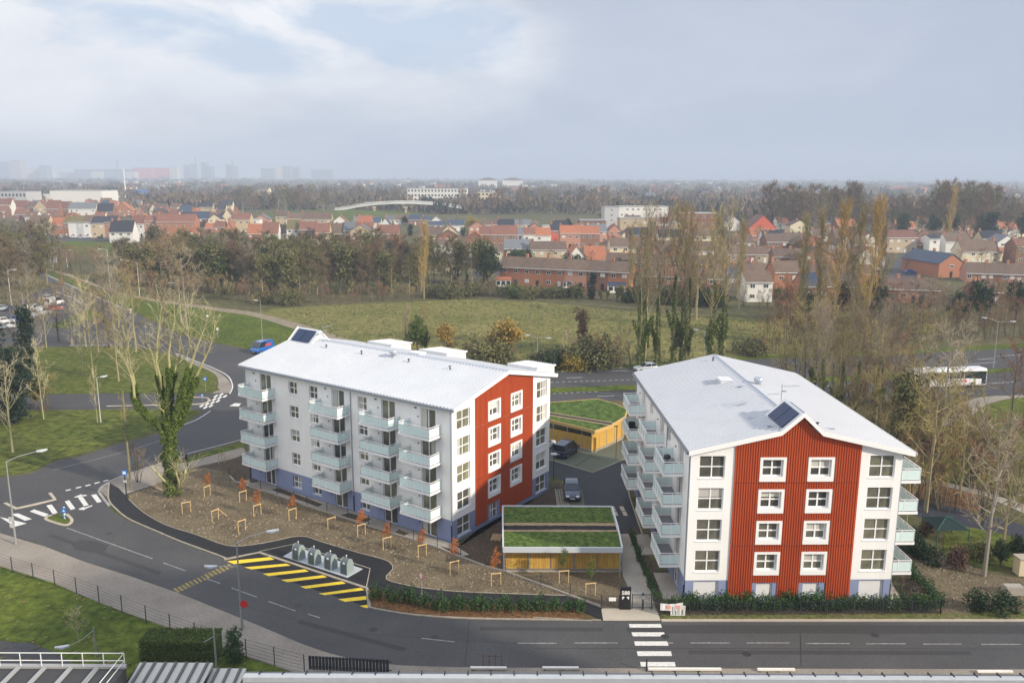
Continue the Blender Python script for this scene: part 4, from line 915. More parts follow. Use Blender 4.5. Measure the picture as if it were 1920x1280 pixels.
# short signs: post + plate
def plate(mb, kind, z, s, y=-.05, m=0):
    if kind == 'disc': p = [(s/2*math.cos(2*math.pi*k/20), z+s/2*math.sin(2*math.pi*k/20)) for k in range(20)]
    elif kind == 'tri': p = [(-s/2,z-s*.29),(s/2,z-s*.29),(0,z+s*.58)]
    elif kind == 'itri': p = [(-s/2,z+s*.29),(0,z-s*.58),(s/2,z+s*.29)]
    else: p = [(-s/2,z-s/2),(s/2,z-s/2),(s/2,z+s/2),(-s/2,z+s/2)]
    mb.extr([(x,y,zz_) for x, zz_ in p][::-1], (0,.012,0), m)
sign_blue = M('sign_blue', (.02,.16,.50), .4); sign_white = M('sign_white', (.75,.75,.74), .4); sign_red = M('sign_red', (.62,.03,.03), .4); sign_grey = M('sign_back', (.45,.46,.47), .5)
def sign(loc, h, parts, label, rz=0, name='road_sign', cat='road sign', post=.03, mat=None):
    o = E(name, loc, rz); T(o, label, cat); mb = MB(); mb.tube([(0,0,0),(0,0,h)], post, 8); mb.build('post', mat or steel, o)
    for kind, z, s, mt, y in parts: q = MB(); plate(q, kind, z, s, y); q.build('sign_plate', mt, o)
    return o
lampG(30,1020,12,866, [(R(25),2.6,.7,1.0)], 'tall grey street lamp at the left edge, beside the long zebra crossing')
lampG(454,1176,476,1018, [(R(10),2.3,.8,1.0),(R(188),1.6,.1,.73)], 'grey two headed lamp on the near pavement by the worn yellow line')
lampG(1007,692,1003,634, [(R(150),1.6,.35,1.0),(R(-10),1.6,.1,1.0)], 'twin headed lamp behind the right end of the left roof')
lampG(1319,672,1318,622, [(R(160),1.3,.3,1.0),(R(-10),1.0,.1,1.0)], 'twin headed lamp seen above the back edge of the right roof')
lampG(1862,689,1868,604, [(R(165),2.0,.7,1.0),(R(-12),2.0,.2,1.0)], 'twin headed lamp beyond the white coach')
lampG(492,640,487,563, [(R(180),.5,.0,1.0)], 'slim lamp on the bright lawn above the blue van', r=.07)
lampG(207,541,201,468, [(R(200),1.6,.2,1.0)], 'pale lamp column beside the cycle path, left of the red brown bushes', mat=pole_w, r=.12)
lampG(262,556,256,492, [(R(170),4.5,1.0,.97)], 'lamp with a long curved arm on the cycle path, right of the red brown bushes', mat=pole_w, r=.12)
lampG(22,576,12,508, [(R(20),1.2,.3,1.0)], 'pale lamp column in the car park at the far left', mat=pole_w, r=.14)
lampG(126,500,121,470, [(R(0),1.0,.2,1.0)], 'far pale lamp column at the top end of the avenue', mat=pole_w, r=.14)
lampG(181,1231,177,1174, [(R(205),1.7,-.9,.9)], 'low grey lamp with a drooping arm on the near grass at lower left', r=.06)
g = G(189,792); street_lamp(g, GH(189,g.y,708), [(R(20),.5,.1,GH(189,g.y,708))], 'pale globe lamp on the lawn between two slender trees', mat=pole_w, r=.07)
lampG(340,604,335,532, [(R(180),1.5,.2,1.0)], 'pale lamp column on the lawn left of the cycle path bend, behind the ivy tree', mat=pole_w, r=.11)
g = G(1038,900); o = E('garden_lamp', g); T(o, 'short lamp with a flat round head at the corner of the left flats', 'lamp'); mb = MB(); mb.tube([(0,0,0),(0,0,3.2)], .05, 8); mb.build('pole', dark_m, o); mb = MB(); mb.lathe([(.1,3.15),(.42,3.25),(.40,3.32),(.05,3.38)], n=16); mb.build('lamp_head', head_m, o)
g = G(1155,860); o = E('garden_lamp', g); T(o, 'thin brown lamp post in front of the angled shed wall', 'lamp'); mb = MB(); mb.tube([(0,0,0),(0,0,4.3)], .05, 8); mb.build('pole', M('corten', (.16,.08,.04), .7), o); mb = MB(); mb.box(-.35,-.07,4.3,.1,.07,4.4); mb.build('lamp_head', dark_m, o)
sign(G(791,1120), 2.3, [('itri',2.0,.85,sign_red,-.05),('itri',2.02,.62,sign_white,-.06)], 'red and white give way sign beside the new black footpath', rz=R(-55), post=.045)
sign(G(238,937), 3.6, [('sq',3.2,.62,sign_blue,-.06),('sq',3.2,.34,sign_white,-.068),('sq',2.2,.3,sign_white,-.05)], 'blue pedestrian crossing sign on a black post at the start of the black footpath', mat=dark_m, post=.07)
sign(G(386,735), 2.6, [('sq',2.3,.62,sign_blue,-.06),('tri',2.28,.4,sign_white,-.068)], 'blue square sign on the tip of the far lawn')
sign(G(380,752), 1.3, [('disc',1.0,.55,sign_blue,-.05),('disc',1.0,.25,sign_white,-.06)], 'blue round keep right sign on the nose of the long traffic island')
o = sign(G(122,973), 1.35, [('disc',1.02,.62,sign_blue,-.10),('tri',.98,.28,sign_white,-.11),('sq',.35,.34,sign_blue,-.09)], 'blue and white bollard sign on the small grass traffic island', post=.10, mat=sign_white, name='traffic_bollard', cat='bollard')
sign(G(409,635), 2.5, [('tri',2.2,.8,sign_white,-.05)], 'white triangular sign on the lawn edge by the junction', post=.04)
sign(G(390,602), 1.6, [('sq',1.3,.6,sign_white,-.05)], 'small white panel standing on the bright lawn', post=.04)
sign(G(246,597), 2.4, [('disc',2.2,.7,sign_white,-.05),('disc',1.5,.6,sign_white,-.05)], 'pair of white round signs on one post on the avenue verge', post=.05)
sign(G(102,503), 4.2, [('sq',3.4,2.6,sign_white,-.05)], 'white direction board at the top of the avenue', post=.08)
lp = sign(G(453,1176)+Vector((.1,-.05,0)), .01, [], 'x'); bpy.data.objects.remove(lp.children[0]); bpy.data.objects.remove(lp)
g = G(454,1176); q = MB(); plate(q, 'disc', 0, .62, 0); q2 = q.build('round_sign', sign_red, loc=g+Vector((.30,-.1,2.1))); T(q2, 'red round sign fixed to the two headed lamp', 'road sign')
g = G(30,1020); q = MB(); plate(q, 'sq', .35, .5, 0); plate(q, 'disc', -.3, .5, 0); T(q.build('road_sign', sign_grey, loc=g+Vector((-.1,-.12,2.3))), 'grey sign backs fixed low on the lamp at the left edge', 'road sign')
# timber utility poles
def upole(bx, by, ty, label, r=.14):
    g = G(bx, by); h = GH(bx, g.y, ty); o = E('utility_pole', g); T(o, label, 'utility pole'); mb = MB(); mb.tube([(0,0,0),(0,0,h*.5),(0,0,h)], [r,r*.85,r*.7], 8); mb.build('pole', M('mossy_pole', (.26,.21,.13), .9, col2=(.17,.17,.07), scale=1.2, var=.2), o)
    return o, h
upole(246,917,733, 'mossy timber pole standing left of the ivy covered tree')
# ================================================================ bins
bin_m = M('bin_grey_green', (.15,.18,.19), .55, var=.05); bin_e = M('bin_edge', (.25,.30,.29), .45)
slabm = M('bin_slab', (.50,.53,.56), .5, metal=.2, var=.08, fine=3)
sc_ = [G(531,1044), G(651,1084), G(680,1067.5), G(560,1027.5)]
mb = MB(); mb.prism([(p.x,p.y) for p in sc_], .056, .10)
for f in (.25,.5,.75): a = sc_[0].lerp(sc_[1],f); b = sc_[3].lerp(sc_[2],f); mb.beam(a+Vector((0,0,.102)), b+Vector((0,0,.102)), .04, .01, 1)
T(mb.build('steel_slab', [slabm, steel]), 'pale steel slab under the four waste containers', 'slab')
def recycling(loc, rz, label):
    o = E('waste_container', loc, rz); T(o, label, 'waste bin', 'waste containers on the pale slab'); w2, d2 = .44, .42
    prof = [(-d2,0),(-d2,.6),(-d2*.94,.95),(-d2*.66,1.24),(-d2*.25,1.38),(d2*.25,1.38),(d2*.66,1.24),(d2*.94,.95),(d2,.6),(d2,0)]
    mb = MB(); mb.extr([(-w2+.10,y,z) for y, z in prof], (w2*2-.2,0,0))
    for i in range(9):
        x = -w2+.12+i*(w2*2-.26)/9
        for k in range(len(prof)-1):
            (y0,z0),(y1,z1) = prof[k],prof[k+1]; mb.beam((x+.03,y0*1.015,z0), (x+.03,y1*1.015,z1), .035, .03)
    mb.build('body', bin_m, o)
    for s in (-1, 1): e = MB(); e.extr([(s*(w2-.1 if s > 0 else w2),y*1.05,z*1.03) for y, z in prof], (.10,0,0)); e.build('end_cap', bin_e, o)
    h = MB(); h.tube([(0,0,1.36),(0,0,1.68)], .045, 8); h.lathe([(.06,1.63),(.09,1.67),(.06,1.72)], n=8); h.build('lifting_hook', steel, o)
    l = MB(); l.beam((-.09,-d2*.84-.03,1.06), (.09,-d2*.84-.03,1.06), .09, .12, 0); l.build('label_plate', sign_white, o)
dirb = aim(sc_[0], sc_[1])
for i, (bx, by) in enumerate([(560.5,1046),(590,1055),(620.5,1064),(650.5,1073)]):
    recycling(G(bx, by, .1), dirb, ['grey green waste container, leftmost of four on the pale slab', 'grey green waste container, second of four from the left', 'grey green waste container, third of four from the left', 'grey green waste container, rightmost of four on the pale slab'][i])
# ================================================================ fences
fence_m = M('fence_dark_green', (.02,.035,.03), .6); fence_g = M('fence_anthracite', (.035,.04,.048), .6)
def mesh_fence(px, label, h=1.3, sp=2.5, mat=None, name='mesh_fence', z=0.0, post_w=.06, wires=6, base=None, vstep=0):
    pts = [G(*p, z) for p in px] if not isinstance(px[0], Vector) else px; o = E(name, pts[0]); T(o, label, 'fence'); mat = mat or fence_g; o0 = pts[0]; ms = MB()
    for i in range(len(pts)-1):
        a, b = pts[i]-o0, pts[i+1]-o0; L_ = (b-a).length; k = max(1, round(L_/sp))
        for j in range(k+(1 if i == len(pts)-2 else 0)):
            p = a+(b-a)*j/k; q = MB(); q.box(-post_w/2,-post_w/2,0,post_w/2,post_w/2,h+.05); q.build('post', mat, o, loc=p)
        for wv in range(wires): zz_ = .08+(h-.1)*wv/(wires-1); ms.beam(a+Vector((0,0,zz_)), b+Vector((0,0,zz_)), .012, .012)
        if vstep:
            n = int(L_/vstep)
            for j in range(n): p = a+(b-a)*(j+.5)/n; ms.beam(p+Vector((0,0,.06)), p+Vector((0,0,h)), .022, .022)
    ms.build('mesh_panel' if not vstep else 'bars', mat, o)
    if base:
        bs = MB()
        for i in range(len(pts)-1): bs.beam(pts[i]-o0+Vector((0,0,.06)), pts[i+1]-o0+Vector((0,0,.06)), base, .16)
        bs.build('kerb_base', concrete, o)
    return o
zf = lambda x, y: (x/3.2, 880+y/3.2)
mesh_fence([zf(-150,535),zf(75,618),zf(330,697),zf(595,796),zf(878,920),zf(1172,1026),(462,1232),(515,1247),(571,1262)], 'dark mesh fence between the near pavement and the lower grass', h=1.5, sp=2.7, z=0)
mesh_fence([(430,892),(441,903),(459,909),(552,939),(576,948.6),(652,973),(820,1027),(910,1062),(948,1072),(1014,1096),(1127,1138)], 'thin dark fence on a concrete kerb along the soil garden of the left flats', h=1.15, sp=2.9, base=.14, wires=4, z=.045)
mesh_fence([(1238,1153),(1400,1153),(1600,1151.5),(1763,1150)], 'long black railing in front of the right flats and its hedge', h=1.25, sp=2.5, vstep=.16, wires=2, name='railing', z=.04)
mesh_fence([(1763,1150),(1740,1120),(1712,1088),(1697,1068)], 'short dark fence running back from the right end of the long railing', h=1.2, sp=2.5, name='mesh_fence', z=.04, wires=4)
mesh_fence([(1128,1141),(1161,1141)], 'short black railing left of the house number panel', h=1.2, sp=3, vstep=.14, wires=2, name='railing', z=.06)
mesh_fence([(1238,1153),(1224,1139)], 'angled black railing right of the pedestrian gate', h=1.2, sp=3, vstep=.14, wires=2, name='railing', z=.06)
mesh_fence([(1741,946),(1790,958),(1838,970),(1842,990)], 'tall black railing around the playground', h=2.0, sp=2.5, vstep=.2, wires=2, name='railing')
mesh_fence([(1729,975),(1760,1000)], 'low black railing beside the green canopy', h=1.2, sp=3, vstep=.15, wires=2, name='railing')
# gate with panel, number and pictograms
def gate():
    p0 = G(1162,1141,.06); p1 = G(1182,1141,.06); w_ = (p1-p0).length; o = E('gate_panel', p0+Vector((0,0,0))); T(o, 'black entrance panel reading 588 beside the pedestrian gate', 'sign panel')
    mb = MB(); mb.box(0,-.10,0,w_,.10,2.0); mb.build('panel', M('black_panel', (.012,.012,.014), .4), o)
    cu = bpy.data.curves.new('number', 'FONT'); cu.body = '588'; cu.size = .46; cu.extrude = .004; cu.align_x = 'CENTER'; cu.space_character = 1.0; cu.offset = .012
    t = bpy.data.objects.new('house_number', cu); COL.objects.link(t); t.location = (w_/2, -.106, 1.36); t.rotation_euler = (math.pi/2,0,0); cu.materials.append(sign_white)
    bpy.context.view_layer.update(); me = bpy.data.meshes.new_from_object(t.evaluated_get(bpy.context.evaluated_depsgraph_get())); nt_ = bpy.data.objects.new('house_number', me); COL.objects.link(nt_); nt_.location = t.location; nt_.rotation_euler = t.rotation_euler; nt_.parent = o; bpy.data.objects.remove(t)
    pm = MB()
    for s in (-1, 1):     # two small white pictograms mirrored on the panel
        cx = w_/2+s*.19
        pm.extr([(cx-s*.12,-.104,1.12),(cx+s*.02,-.104,.98),(cx+s*.10,-.104,1.02),(cx+s*.12,-.104,1.14),(cx+s*.02,-.104,1.20)][::-1 if s > 0 else 1], (0,.006,0))
        pm.extr([(cx+s*.00,-.104,.96),(cx+s*.06,-.104,.90),(cx+s*.12,-.104,.96)][::-1 if s > 0 else 1], (0,.006,0))
    pm.build('pictogram', sign_white, o)
    q = E('pedestrian_gate', G(1184,1141,.06)); T(q, 'dark metal pedestrian gate with vertical bars right of the 588 panel', 'gate'); W2 = (G(1222,1141,.06)-G(1184,1141,.06)).length
    f = MB(); f.box(0,-.04,0,.07,.04,1.4); f.box(W2-.1,-.05,0,W2,.05,1.5); f.box(.85,-.06,0,1.0,.06,1.45); f.box(.07,-.02,.1,W2-.1,.02,.15); f.box(.07,-.02,1.28,W2-.1,.02,1.33)
    f.build('gate_frame', fence_g, q); b_ = MB(); n = 16
    for i in range(n): x = .1+i*(W2-.22)/n; b_.box(x,-.012,.15,x+.025,.012,1.28)
    b_.build('bars', fence_g, q); l = MB(); l.box(.86,-.10,.95,1.0,-.061,1.2); l.build('intercom', steel, q)
    s_ = MB(); s_.box(0,0,0,.6,.02,.32); T(s_.build('notice_board', sign_white, loc=G(1141,1141,.06)+Vector((0,-.06,.75))), 'small white notice on the short railing left of the black panel', 'notice')
gate()
bn = E('banner', G(1237,1153,.04)+Vector((0,-.07,0))); T(bn, 'white banner with two pink squares hung on the railing by the gate', 'banner')
mb = MB(); nn = 10
V = []; 
for i in range(nn+1):
    x = 1.85*i/nn; sg = -.10*math.sin(math.pi*i/nn)+.08*i/nn; V += [(x,-.02-.02*math.sin(i*2),.52+sg*.5),(x,-.02-.02*math.sin(i*2),1.14+sg)]
mb.add(V, [(2*i,2*i+2,2*i+3,2*i+1) for i in range(nn)]); mb.build('cloth', sign_white, bn)
mb = MB(); pk = M('banner_pink', (.75,.36,.33), .6)
for x in (.5, 1.28): mb.box(x,-.05,.64,x+.36,-.045,.98)
mb.build('pink_square', pk, bn)
b2 = E('notice_poster', G(1268,1153,.04)+Vector((0,-.07,0))); T(b2, 'white poster with black stripes hung right of the pink banner', 'poster')
mb = MB(); mb.box(-.5,-.03,.05,.70,-.02,.92); mb.build('sheet', sign_white, b2); mb = MB()
for x, w_ in ((-.38,.05),(-.24,.03),(-.12,.07),(.04,.03),(.16,.05),(.40,.10),(.58,.03)): mb.box(x,-.035,.12,x+w_,-.0305,.86)
mb.build('stripes', dark_m, b2)
# wooden pallet
g = G(931,1008,.03); o = E('pallet', g, R(-8)); T(o, 'wooden pallet lying on dark soil left of the front shed', 'pallet'); mb = MB()
for i in range(7): mb.box(-.5,-.75+i*.22,.10,.5,-.75+i*.22+.14,.13)
for x in (-.5,-.07,.38): mb.box(x,-.75,0,x+.12,.72,.10)
mb.build('slats', M('pallet_wood', (.42,.31,.19), .85, var=.2), o)
# playground canopy and hut
g = G(1770,1010); o = E('playground_canopy', g); T(o, 'dark green pyramid canopy over the playground behind black railings', 'canopy'); mb = MB(); s = 1.6
P4 = [(-s,-s,1.6),(s,-s,1.6),(s,s,1.6),(-s,s,1.6)]; mb.add(P4+[(0,0,2.4)], [(0,1,4),(1,2,4),(2,3,4),(3,0,4),(3,2,1,0)]); mb.build('roof', M('green_canvas', (.008,.026,.024), .7, alpha=.85), o)
mb = MB()
for p in P4: mb.tube([(p[0]*.97,p[1]*.97,0),(p[0]*.97,p[1]*.97,1.6)], .05, 6); mb.tube([(p[0],p[1],1.62),(0,0,2.43)], .03, 5)
mb.build('frame', M('green_frame', (.02,.11,.085), .5), o)
g = G(1908,1075); o = E('garden_hut', g); T(o, 'small cream hut at the right edge beside a dark bush', 'hut'); mb = MB(); mb.box(-.2,-.5,0,1.4,.5,1.6); mb.build('wall', M('hut_cream', (.62,.52,.36), .8), o); mb = MB(); mb.box(-.3,-.6,1.6,1.5,.6,1.7); mb.build('roof', concrete_l, o)
g = G(1898,1113); mb = MB(); mb.box(-.8,-.4,0,.8,.4,.75); mb.box(-.75,-.35,.76,.75,.35,.82); T(mb.build('concrete_trough', concrete, loc=g), 'pale concrete box lying on the bare lot at the right edge', 'box')
# ================================================================ near roofs at the bottom edge
par_w = M('parapet_white', (.74,.71,.64), .7, var=.06, fine=2)
def near_block():
    z = 8.5; y1 = G(1400,1266,z).y; x0 = G(462,1262,z).x; x1 = 60
    o = E('near_building', (x0, y1-6, 0)); T(o, 'near flat roofed building whose pale parapet edge crosses the bottom of the picture', 'building'); w_ = x1-x0
    mb = MB(); mb.box(0,-8,0,w_,6-.02,z-.35); mb.build('wall', M('near_wall', (.42,.40,.37), .85), o)
    mb = MB(); mb.box(41-x0,-28,0,60-x0,-11,43); mb.build('upper_storeys', M('near_wall', (.42,.40,.37), .85), o)  # separate tall block out of view, added to shade the lower left grass
    mb = MB(); mb.box(-.1,5.66,z-.35,w_,6.06,z); mb.build('parapet', par_w, o)
    mb = MB(); mb.box(-.12,6.065,z-.45,w_,6.28,z-.05); mb.build('gutter', M('parapet_grey', (.20,.21,.22), .6), o)
    mb = MB(); mb.box(0,-8,z-.345,w_,5.65,z-.3); mb.build('roof_deck', M('roof_felt', (.40,.39,.37), .9), o)
    mb = MB(); n = int(w_/1.28); mb.box(0,5.93,z+.002,.06,6.33,z+.05); mb.box(0,6.285,z-.2,.06,6.33,z); b0 = mb.build('gutter_bracket', dark_m, o, loc=(.7,0,0))
    for i in range(1, n): b1 = b0.copy(); COL.objects.link(b1); b1.location = (.7+i*1.28,0,0)
near_block()
def barn_roof(px0, px1, ytop, z, label, col, n, depth=7):
    a = G(px0, ytop, z); b = G(px1, ytop, z); o = E('metal_roofed_shed', a+Vector((0,-depth,-z))); T(o, label, 'shed'); w_ = b.x-a.x
    mb = MB(); mb.box(.02,0,0,w_-.02,depth-.1,z-.3); mb.build('wall', M('near_wall', (.42,.40,.37), .85), o)
    mb = MB(); mb.add([(0,0,z-.28),(w_,0,z-.28),(w_,depth,z-.28),(0,depth,z-.28),(0,0,z-.9),(w_,0,z-.9),(w_,depth,z),(0,depth,z)], [(0,3,2,1),(4,5,6,7),(0,1,5,4),(1,2,6,5),(2,3,7,6),(3,0,4,7)])
    r = mb.build('roof', M('roof_'+col, dict(pale=(.48,.46,.41), grey=(.25,.26,.27))[col], .5, var=.05), o)
    mb = MB()
    for i in range(n): x = (i+.5)*w_/n; mb.beam((x,0,z-.86), (x,depth-.02,z+.04), .16, .10)
    mb.build('roof_rib', M('rib_dark', (.10,.10,.10), .6), r)
barn_roof(262, 400, 1241, 5.0, 'near pale ribbed metal roof in front of the clipped hedge', 'pale', 7)
barn_roof(400, 462, 1252, 4.6, 'smaller pale ribbed roof beside the near utility pole', 'pale', 3)
def rail_roof():
    z = 6.0; a = G(-30,1243,z); b = G(236,1250,z); o = E('roof_with_handrail', (a.x, b.y-6, 0)); T(o, 'near dark roof edged by a white safety handrail at lower left', 'building'); w_ = b.x-a.x
    mb = MB(); mb.box(0,0,0,w_,6,z-.02); mb.build('roof', M('dark_roof', (.05,.05,.05), .8), o)
    mb = MB(); mb.beam((0,6,z), (w_,6,z), .3, .25); [mb.beam((i*1.6+.8,0,z+.05), (i*1.6+.8,6,z+.05), .25, .12) for i in range(int(w_/1.6))]; mb.build('roof_edge', M('rail_roof_grey', (.33,.33,.32), .7), o)
    mb = MB(); pw = M('handrail_white', (.72,.72,.70), .5)
    for i in range(8): x = w_*i/7; mb.tube([(x,5.9,z),(x,5.9,z+1.0)], .03, 6)
    for h_ in (.5, 1.0): mb.tube([(0,5.9,z+h_),(w_,5.9,z+h_),(w_,2.0,z+h_)], .03, 6)
    mb.build('handrail', pw, o)
rail_roof()
g = G(575,1256); 
def dark_fence():
    a = G(582,1254); b = G(735,1262); o = E('dark_board_fence', a); T(o, 'dark slatted fence above the near parapet, left of centre', 'fence'); d = b-a; L_ = d.length; d.normalize(); mb = MB()
    n = int(L_/.25)
    for i in range(n): p = d*(i*.25); mb.beam((p.x,p.y,0), (p.x,p.y,1.1), .21, .03, up=Vector((-d.y,d.x,0)))
    mb.build('slats', fence_g, o); mb = MB(); [mb.beam((0,0,z), tuple(d*L_+Vector((0,0,z))), .04, .06) for z in (.25,.95)]; mb.build('rail', dark_m, o)
dark_fence()
# ================================================================ the walker on the far pavement
def person(loc, rz, label):
    o = E('person', loc, rz); T(o, label, 'person')
    J = dict(pel=(0,0,.95), ch=(0,.02,1.32), nk=(0,.03,1.47), hd=(0,.05,1.60), ht=(0,.05,1.72),
             hl=(-.10,0,.90), kl=(-.11,.16,.50), al=(-.11,.10,.10), tl=(-.11,.24,.04), hr=(.10,0,.90), kr=(.11,-.02,.48), ar=(.11,-.26,.10), tr=(.11,-.12,.03),
             sl=(-.19,.02,1.40), el=(-.26,-.12,1.14), wl=(-.25,-.02,.90), sr=(.19,.02,1.40), er=(.26,.12,1.14), wr=(.24,.24,.94))
    Ed = [('pel','ch'),('ch','nk'),('nk','hd'),('hd','ht'),('pel','hl'),('hl','kl'),('kl','al'),('al','tl'),('pel','hr'),('hr','kr'),('kr','ar'),('ar','tr'),('ch','sl'),('sl','el'),('el','wl'),('ch','sr'),('sr','er'),('er','wr')]
    Rd = dict(pel=.15, ch=.17, nk=.06, hd=.10, ht=.08, hl=.10, kl=.07, al=.05, tl=.04, hr=.10, kr=.07, ar=.05, tr=.04, sl=.075, el=.055, wl=.045, sr=.075, er=.055, wr=.045)
    ks = list(J); me = bpy.data.meshes.new('body'); me.from_pydata([J[k] for k in ks], [(ks.index(a), ks.index(b)) for a, b in Ed], [])
    me.materials.append(M('dark_clothing', (.018,.020,.028), .85)); b = bpy.data.objects.new('body', me); COL.objects.link(b); b.parent = o
    b.modifiers.new('skin', 'SKIN'); b.modifiers.new('sub', 'SUBSURF').render_levels = 1
    for i, k in enumerate(ks): me.skin_vertices[0].data[i].radius = (Rd[k], Rd[k]); me.skin_vertices[0].data[i].use_root = (k == 'pel')
    h = MB(); h.lathe([(.02,-.10),(.075,-.07),(.10,0),(.095,.07),(.05,.13)], (0,.055,1.63), 12); h.build('hair', M('dark_hair', (.02,.015,.01), .8), o, smooth=True)
    h = MB(); h.lathe([(.02,-.07),(.06,-.05),(.075,0),(.065,.05),(.02,.07)], (0,.10,1.60), 12); h.build('face', M('skin_tone', (.45,.28,.2), .6), o, smooth=True)
person(G(350,876,.05), R(-60), 'person in dark clothes walking on the pavement beside the ivy covered tree')
# blurred dark tent trailer etc. on the near roof line: small furniture of the street
for i, (bx, by) in enumerate([(900,1251),(910,1251),(920,1251)]):
    pass
g = G(905,1250); o = E('barrier_frame', g); T(o, 'small brown barrier frame on the far kerb above the near parapet', 'barrier'); mb = MB()
for x in (0,.45,.9,1.35): mb.box(x,-.02,0,x+.05,.02,1.0)
mb.box(0,-.02,.9,1.4,.02,.95); mb.build('bars', M('corten', (.16,.08,.04), .7), o)
def bench_row(px0, px1, y, lab):
    a = G(px0,y); b = G(px1,y); mb = MB(); L_ = b.x-a.x; n = max(2, int(L_/1.5)); mb.box(0,-.1,.10,L_,.1,.24); [mb.box(i*L_/n+.1,-.12,0,i*L_/n+.22,.12,.10,1) for i in range(n+1) if i*L_/n+.25 < L_]
    T(mb.build('road_barrier', [par_w, dark_m], loc=a), lab, 'barrier', 'low white barriers along the near pavement')
bench_row(882,950,1255,'low white barrier above the near parapet, left of the other three'); bench_row(1017,1085,1255,'low white barrier left of the zebra crossing foot'); bench_row(1215,1352,1257,'long low white barrier just right of the zebra crossing foot'); bench_row(1420,1490,1258,'low white barrier on the near pavement, right of the long one')
bench_row(1832,1898,1262,'low white barrier on the near pavement at the far right')
mb = MB(); mb.tube([(0,0,0),(0,0,1.0)], .06, 8); T(mb.build('bollard', dark_m, loc=G(1212,1258)), 'short dark bollard at the foot of the zebra crossing', 'bollard')
# ================================================================ trees and shrubs
def twig_mat(nm, c, rnd=.22): return M('twig_'+nm, c, .9, rnd=rnd, spec=.1)
TW = dict(brown=twig_mat('brown',(.23,.168,.10)), olive=twig_mat('olive',(.29,.235,.10)), gold=twig_mat('gold',(.44,.30,.105)), grey=twig_mat('grey',(.29,.24,.175)),
          red=twig_mat('red',(.26,.145,.088)), pale=twig_mat('pale',(.48,.41,.27)), dark=twig_mat('dark',(.085,.07,.052)))
BK = dict(brown=M('bark_brown',(.12,.095,.065),.9,rnd=.2,var=.2), olive=M('bark_olive',(.23,.205,.10),.9,rnd=.15,col2=(.30,.25,.15),scale=1.5), grey=M('bark_grey',(.26,.235,.19),.9,rnd=.15,var=.15),
          pale=M('bark_pale',(.40,.355,.22),.85,rnd=.1,col2=(.27,.27,.09),scale=1.2), dark=M('bark_dark',(.06,.05,.04),.9))
def leaf_mat(nm, c, c2, rnd=.15): return M('leaf_'+nm, c, .75, col2=c2, scale=1.3, var=.35, fine=5, rnd=rnd, spec=.25)
LF = dict(ivy=leaf_mat('ivy',(.105,.150,.024),(.055,.085,.014)), ever=leaf_mat('evergreen',(.030,.058,.020),(.018,.036,.014)), fir=leaf_mat('fir',(.018,.040,.022),(.012,.026,.016)),
          yellow=leaf_mat('yellow',(.42,.29,.03),(.26,.22,.04)), orange=leaf_mat('orange',(.42,.24,.04),(.25,.20,.05)), rust=leaf_mat('rust',(.46,.17,.045),(.30,.10,.03)),
          green=leaf_mat('green',(.065,.10,.02),(.10,.13,.03)), laurel=leaf_mat('laurel',(.030,.070,.020),(.055,.105,.030)), olive=leaf_mat('olive',(.10,.105,.04),(.16,.15,.06)), purple=leaf_mat('purple',(.10,.055,.045),(.14,.08,.05)))
def ribbon(mb, a, b, w, rnd):
    d = b-a; s = d.cross(Vector((rnd.uniform(-1,1), rnd.uniform(-1,1), rnd.uniform(-1,1)))); 
    if s.length < 1e-6: return
    s = s.normalized()*w/2; mb.add([a-s, a+s, b+s*.35, b-s*.35], [(0,1,2,3)])
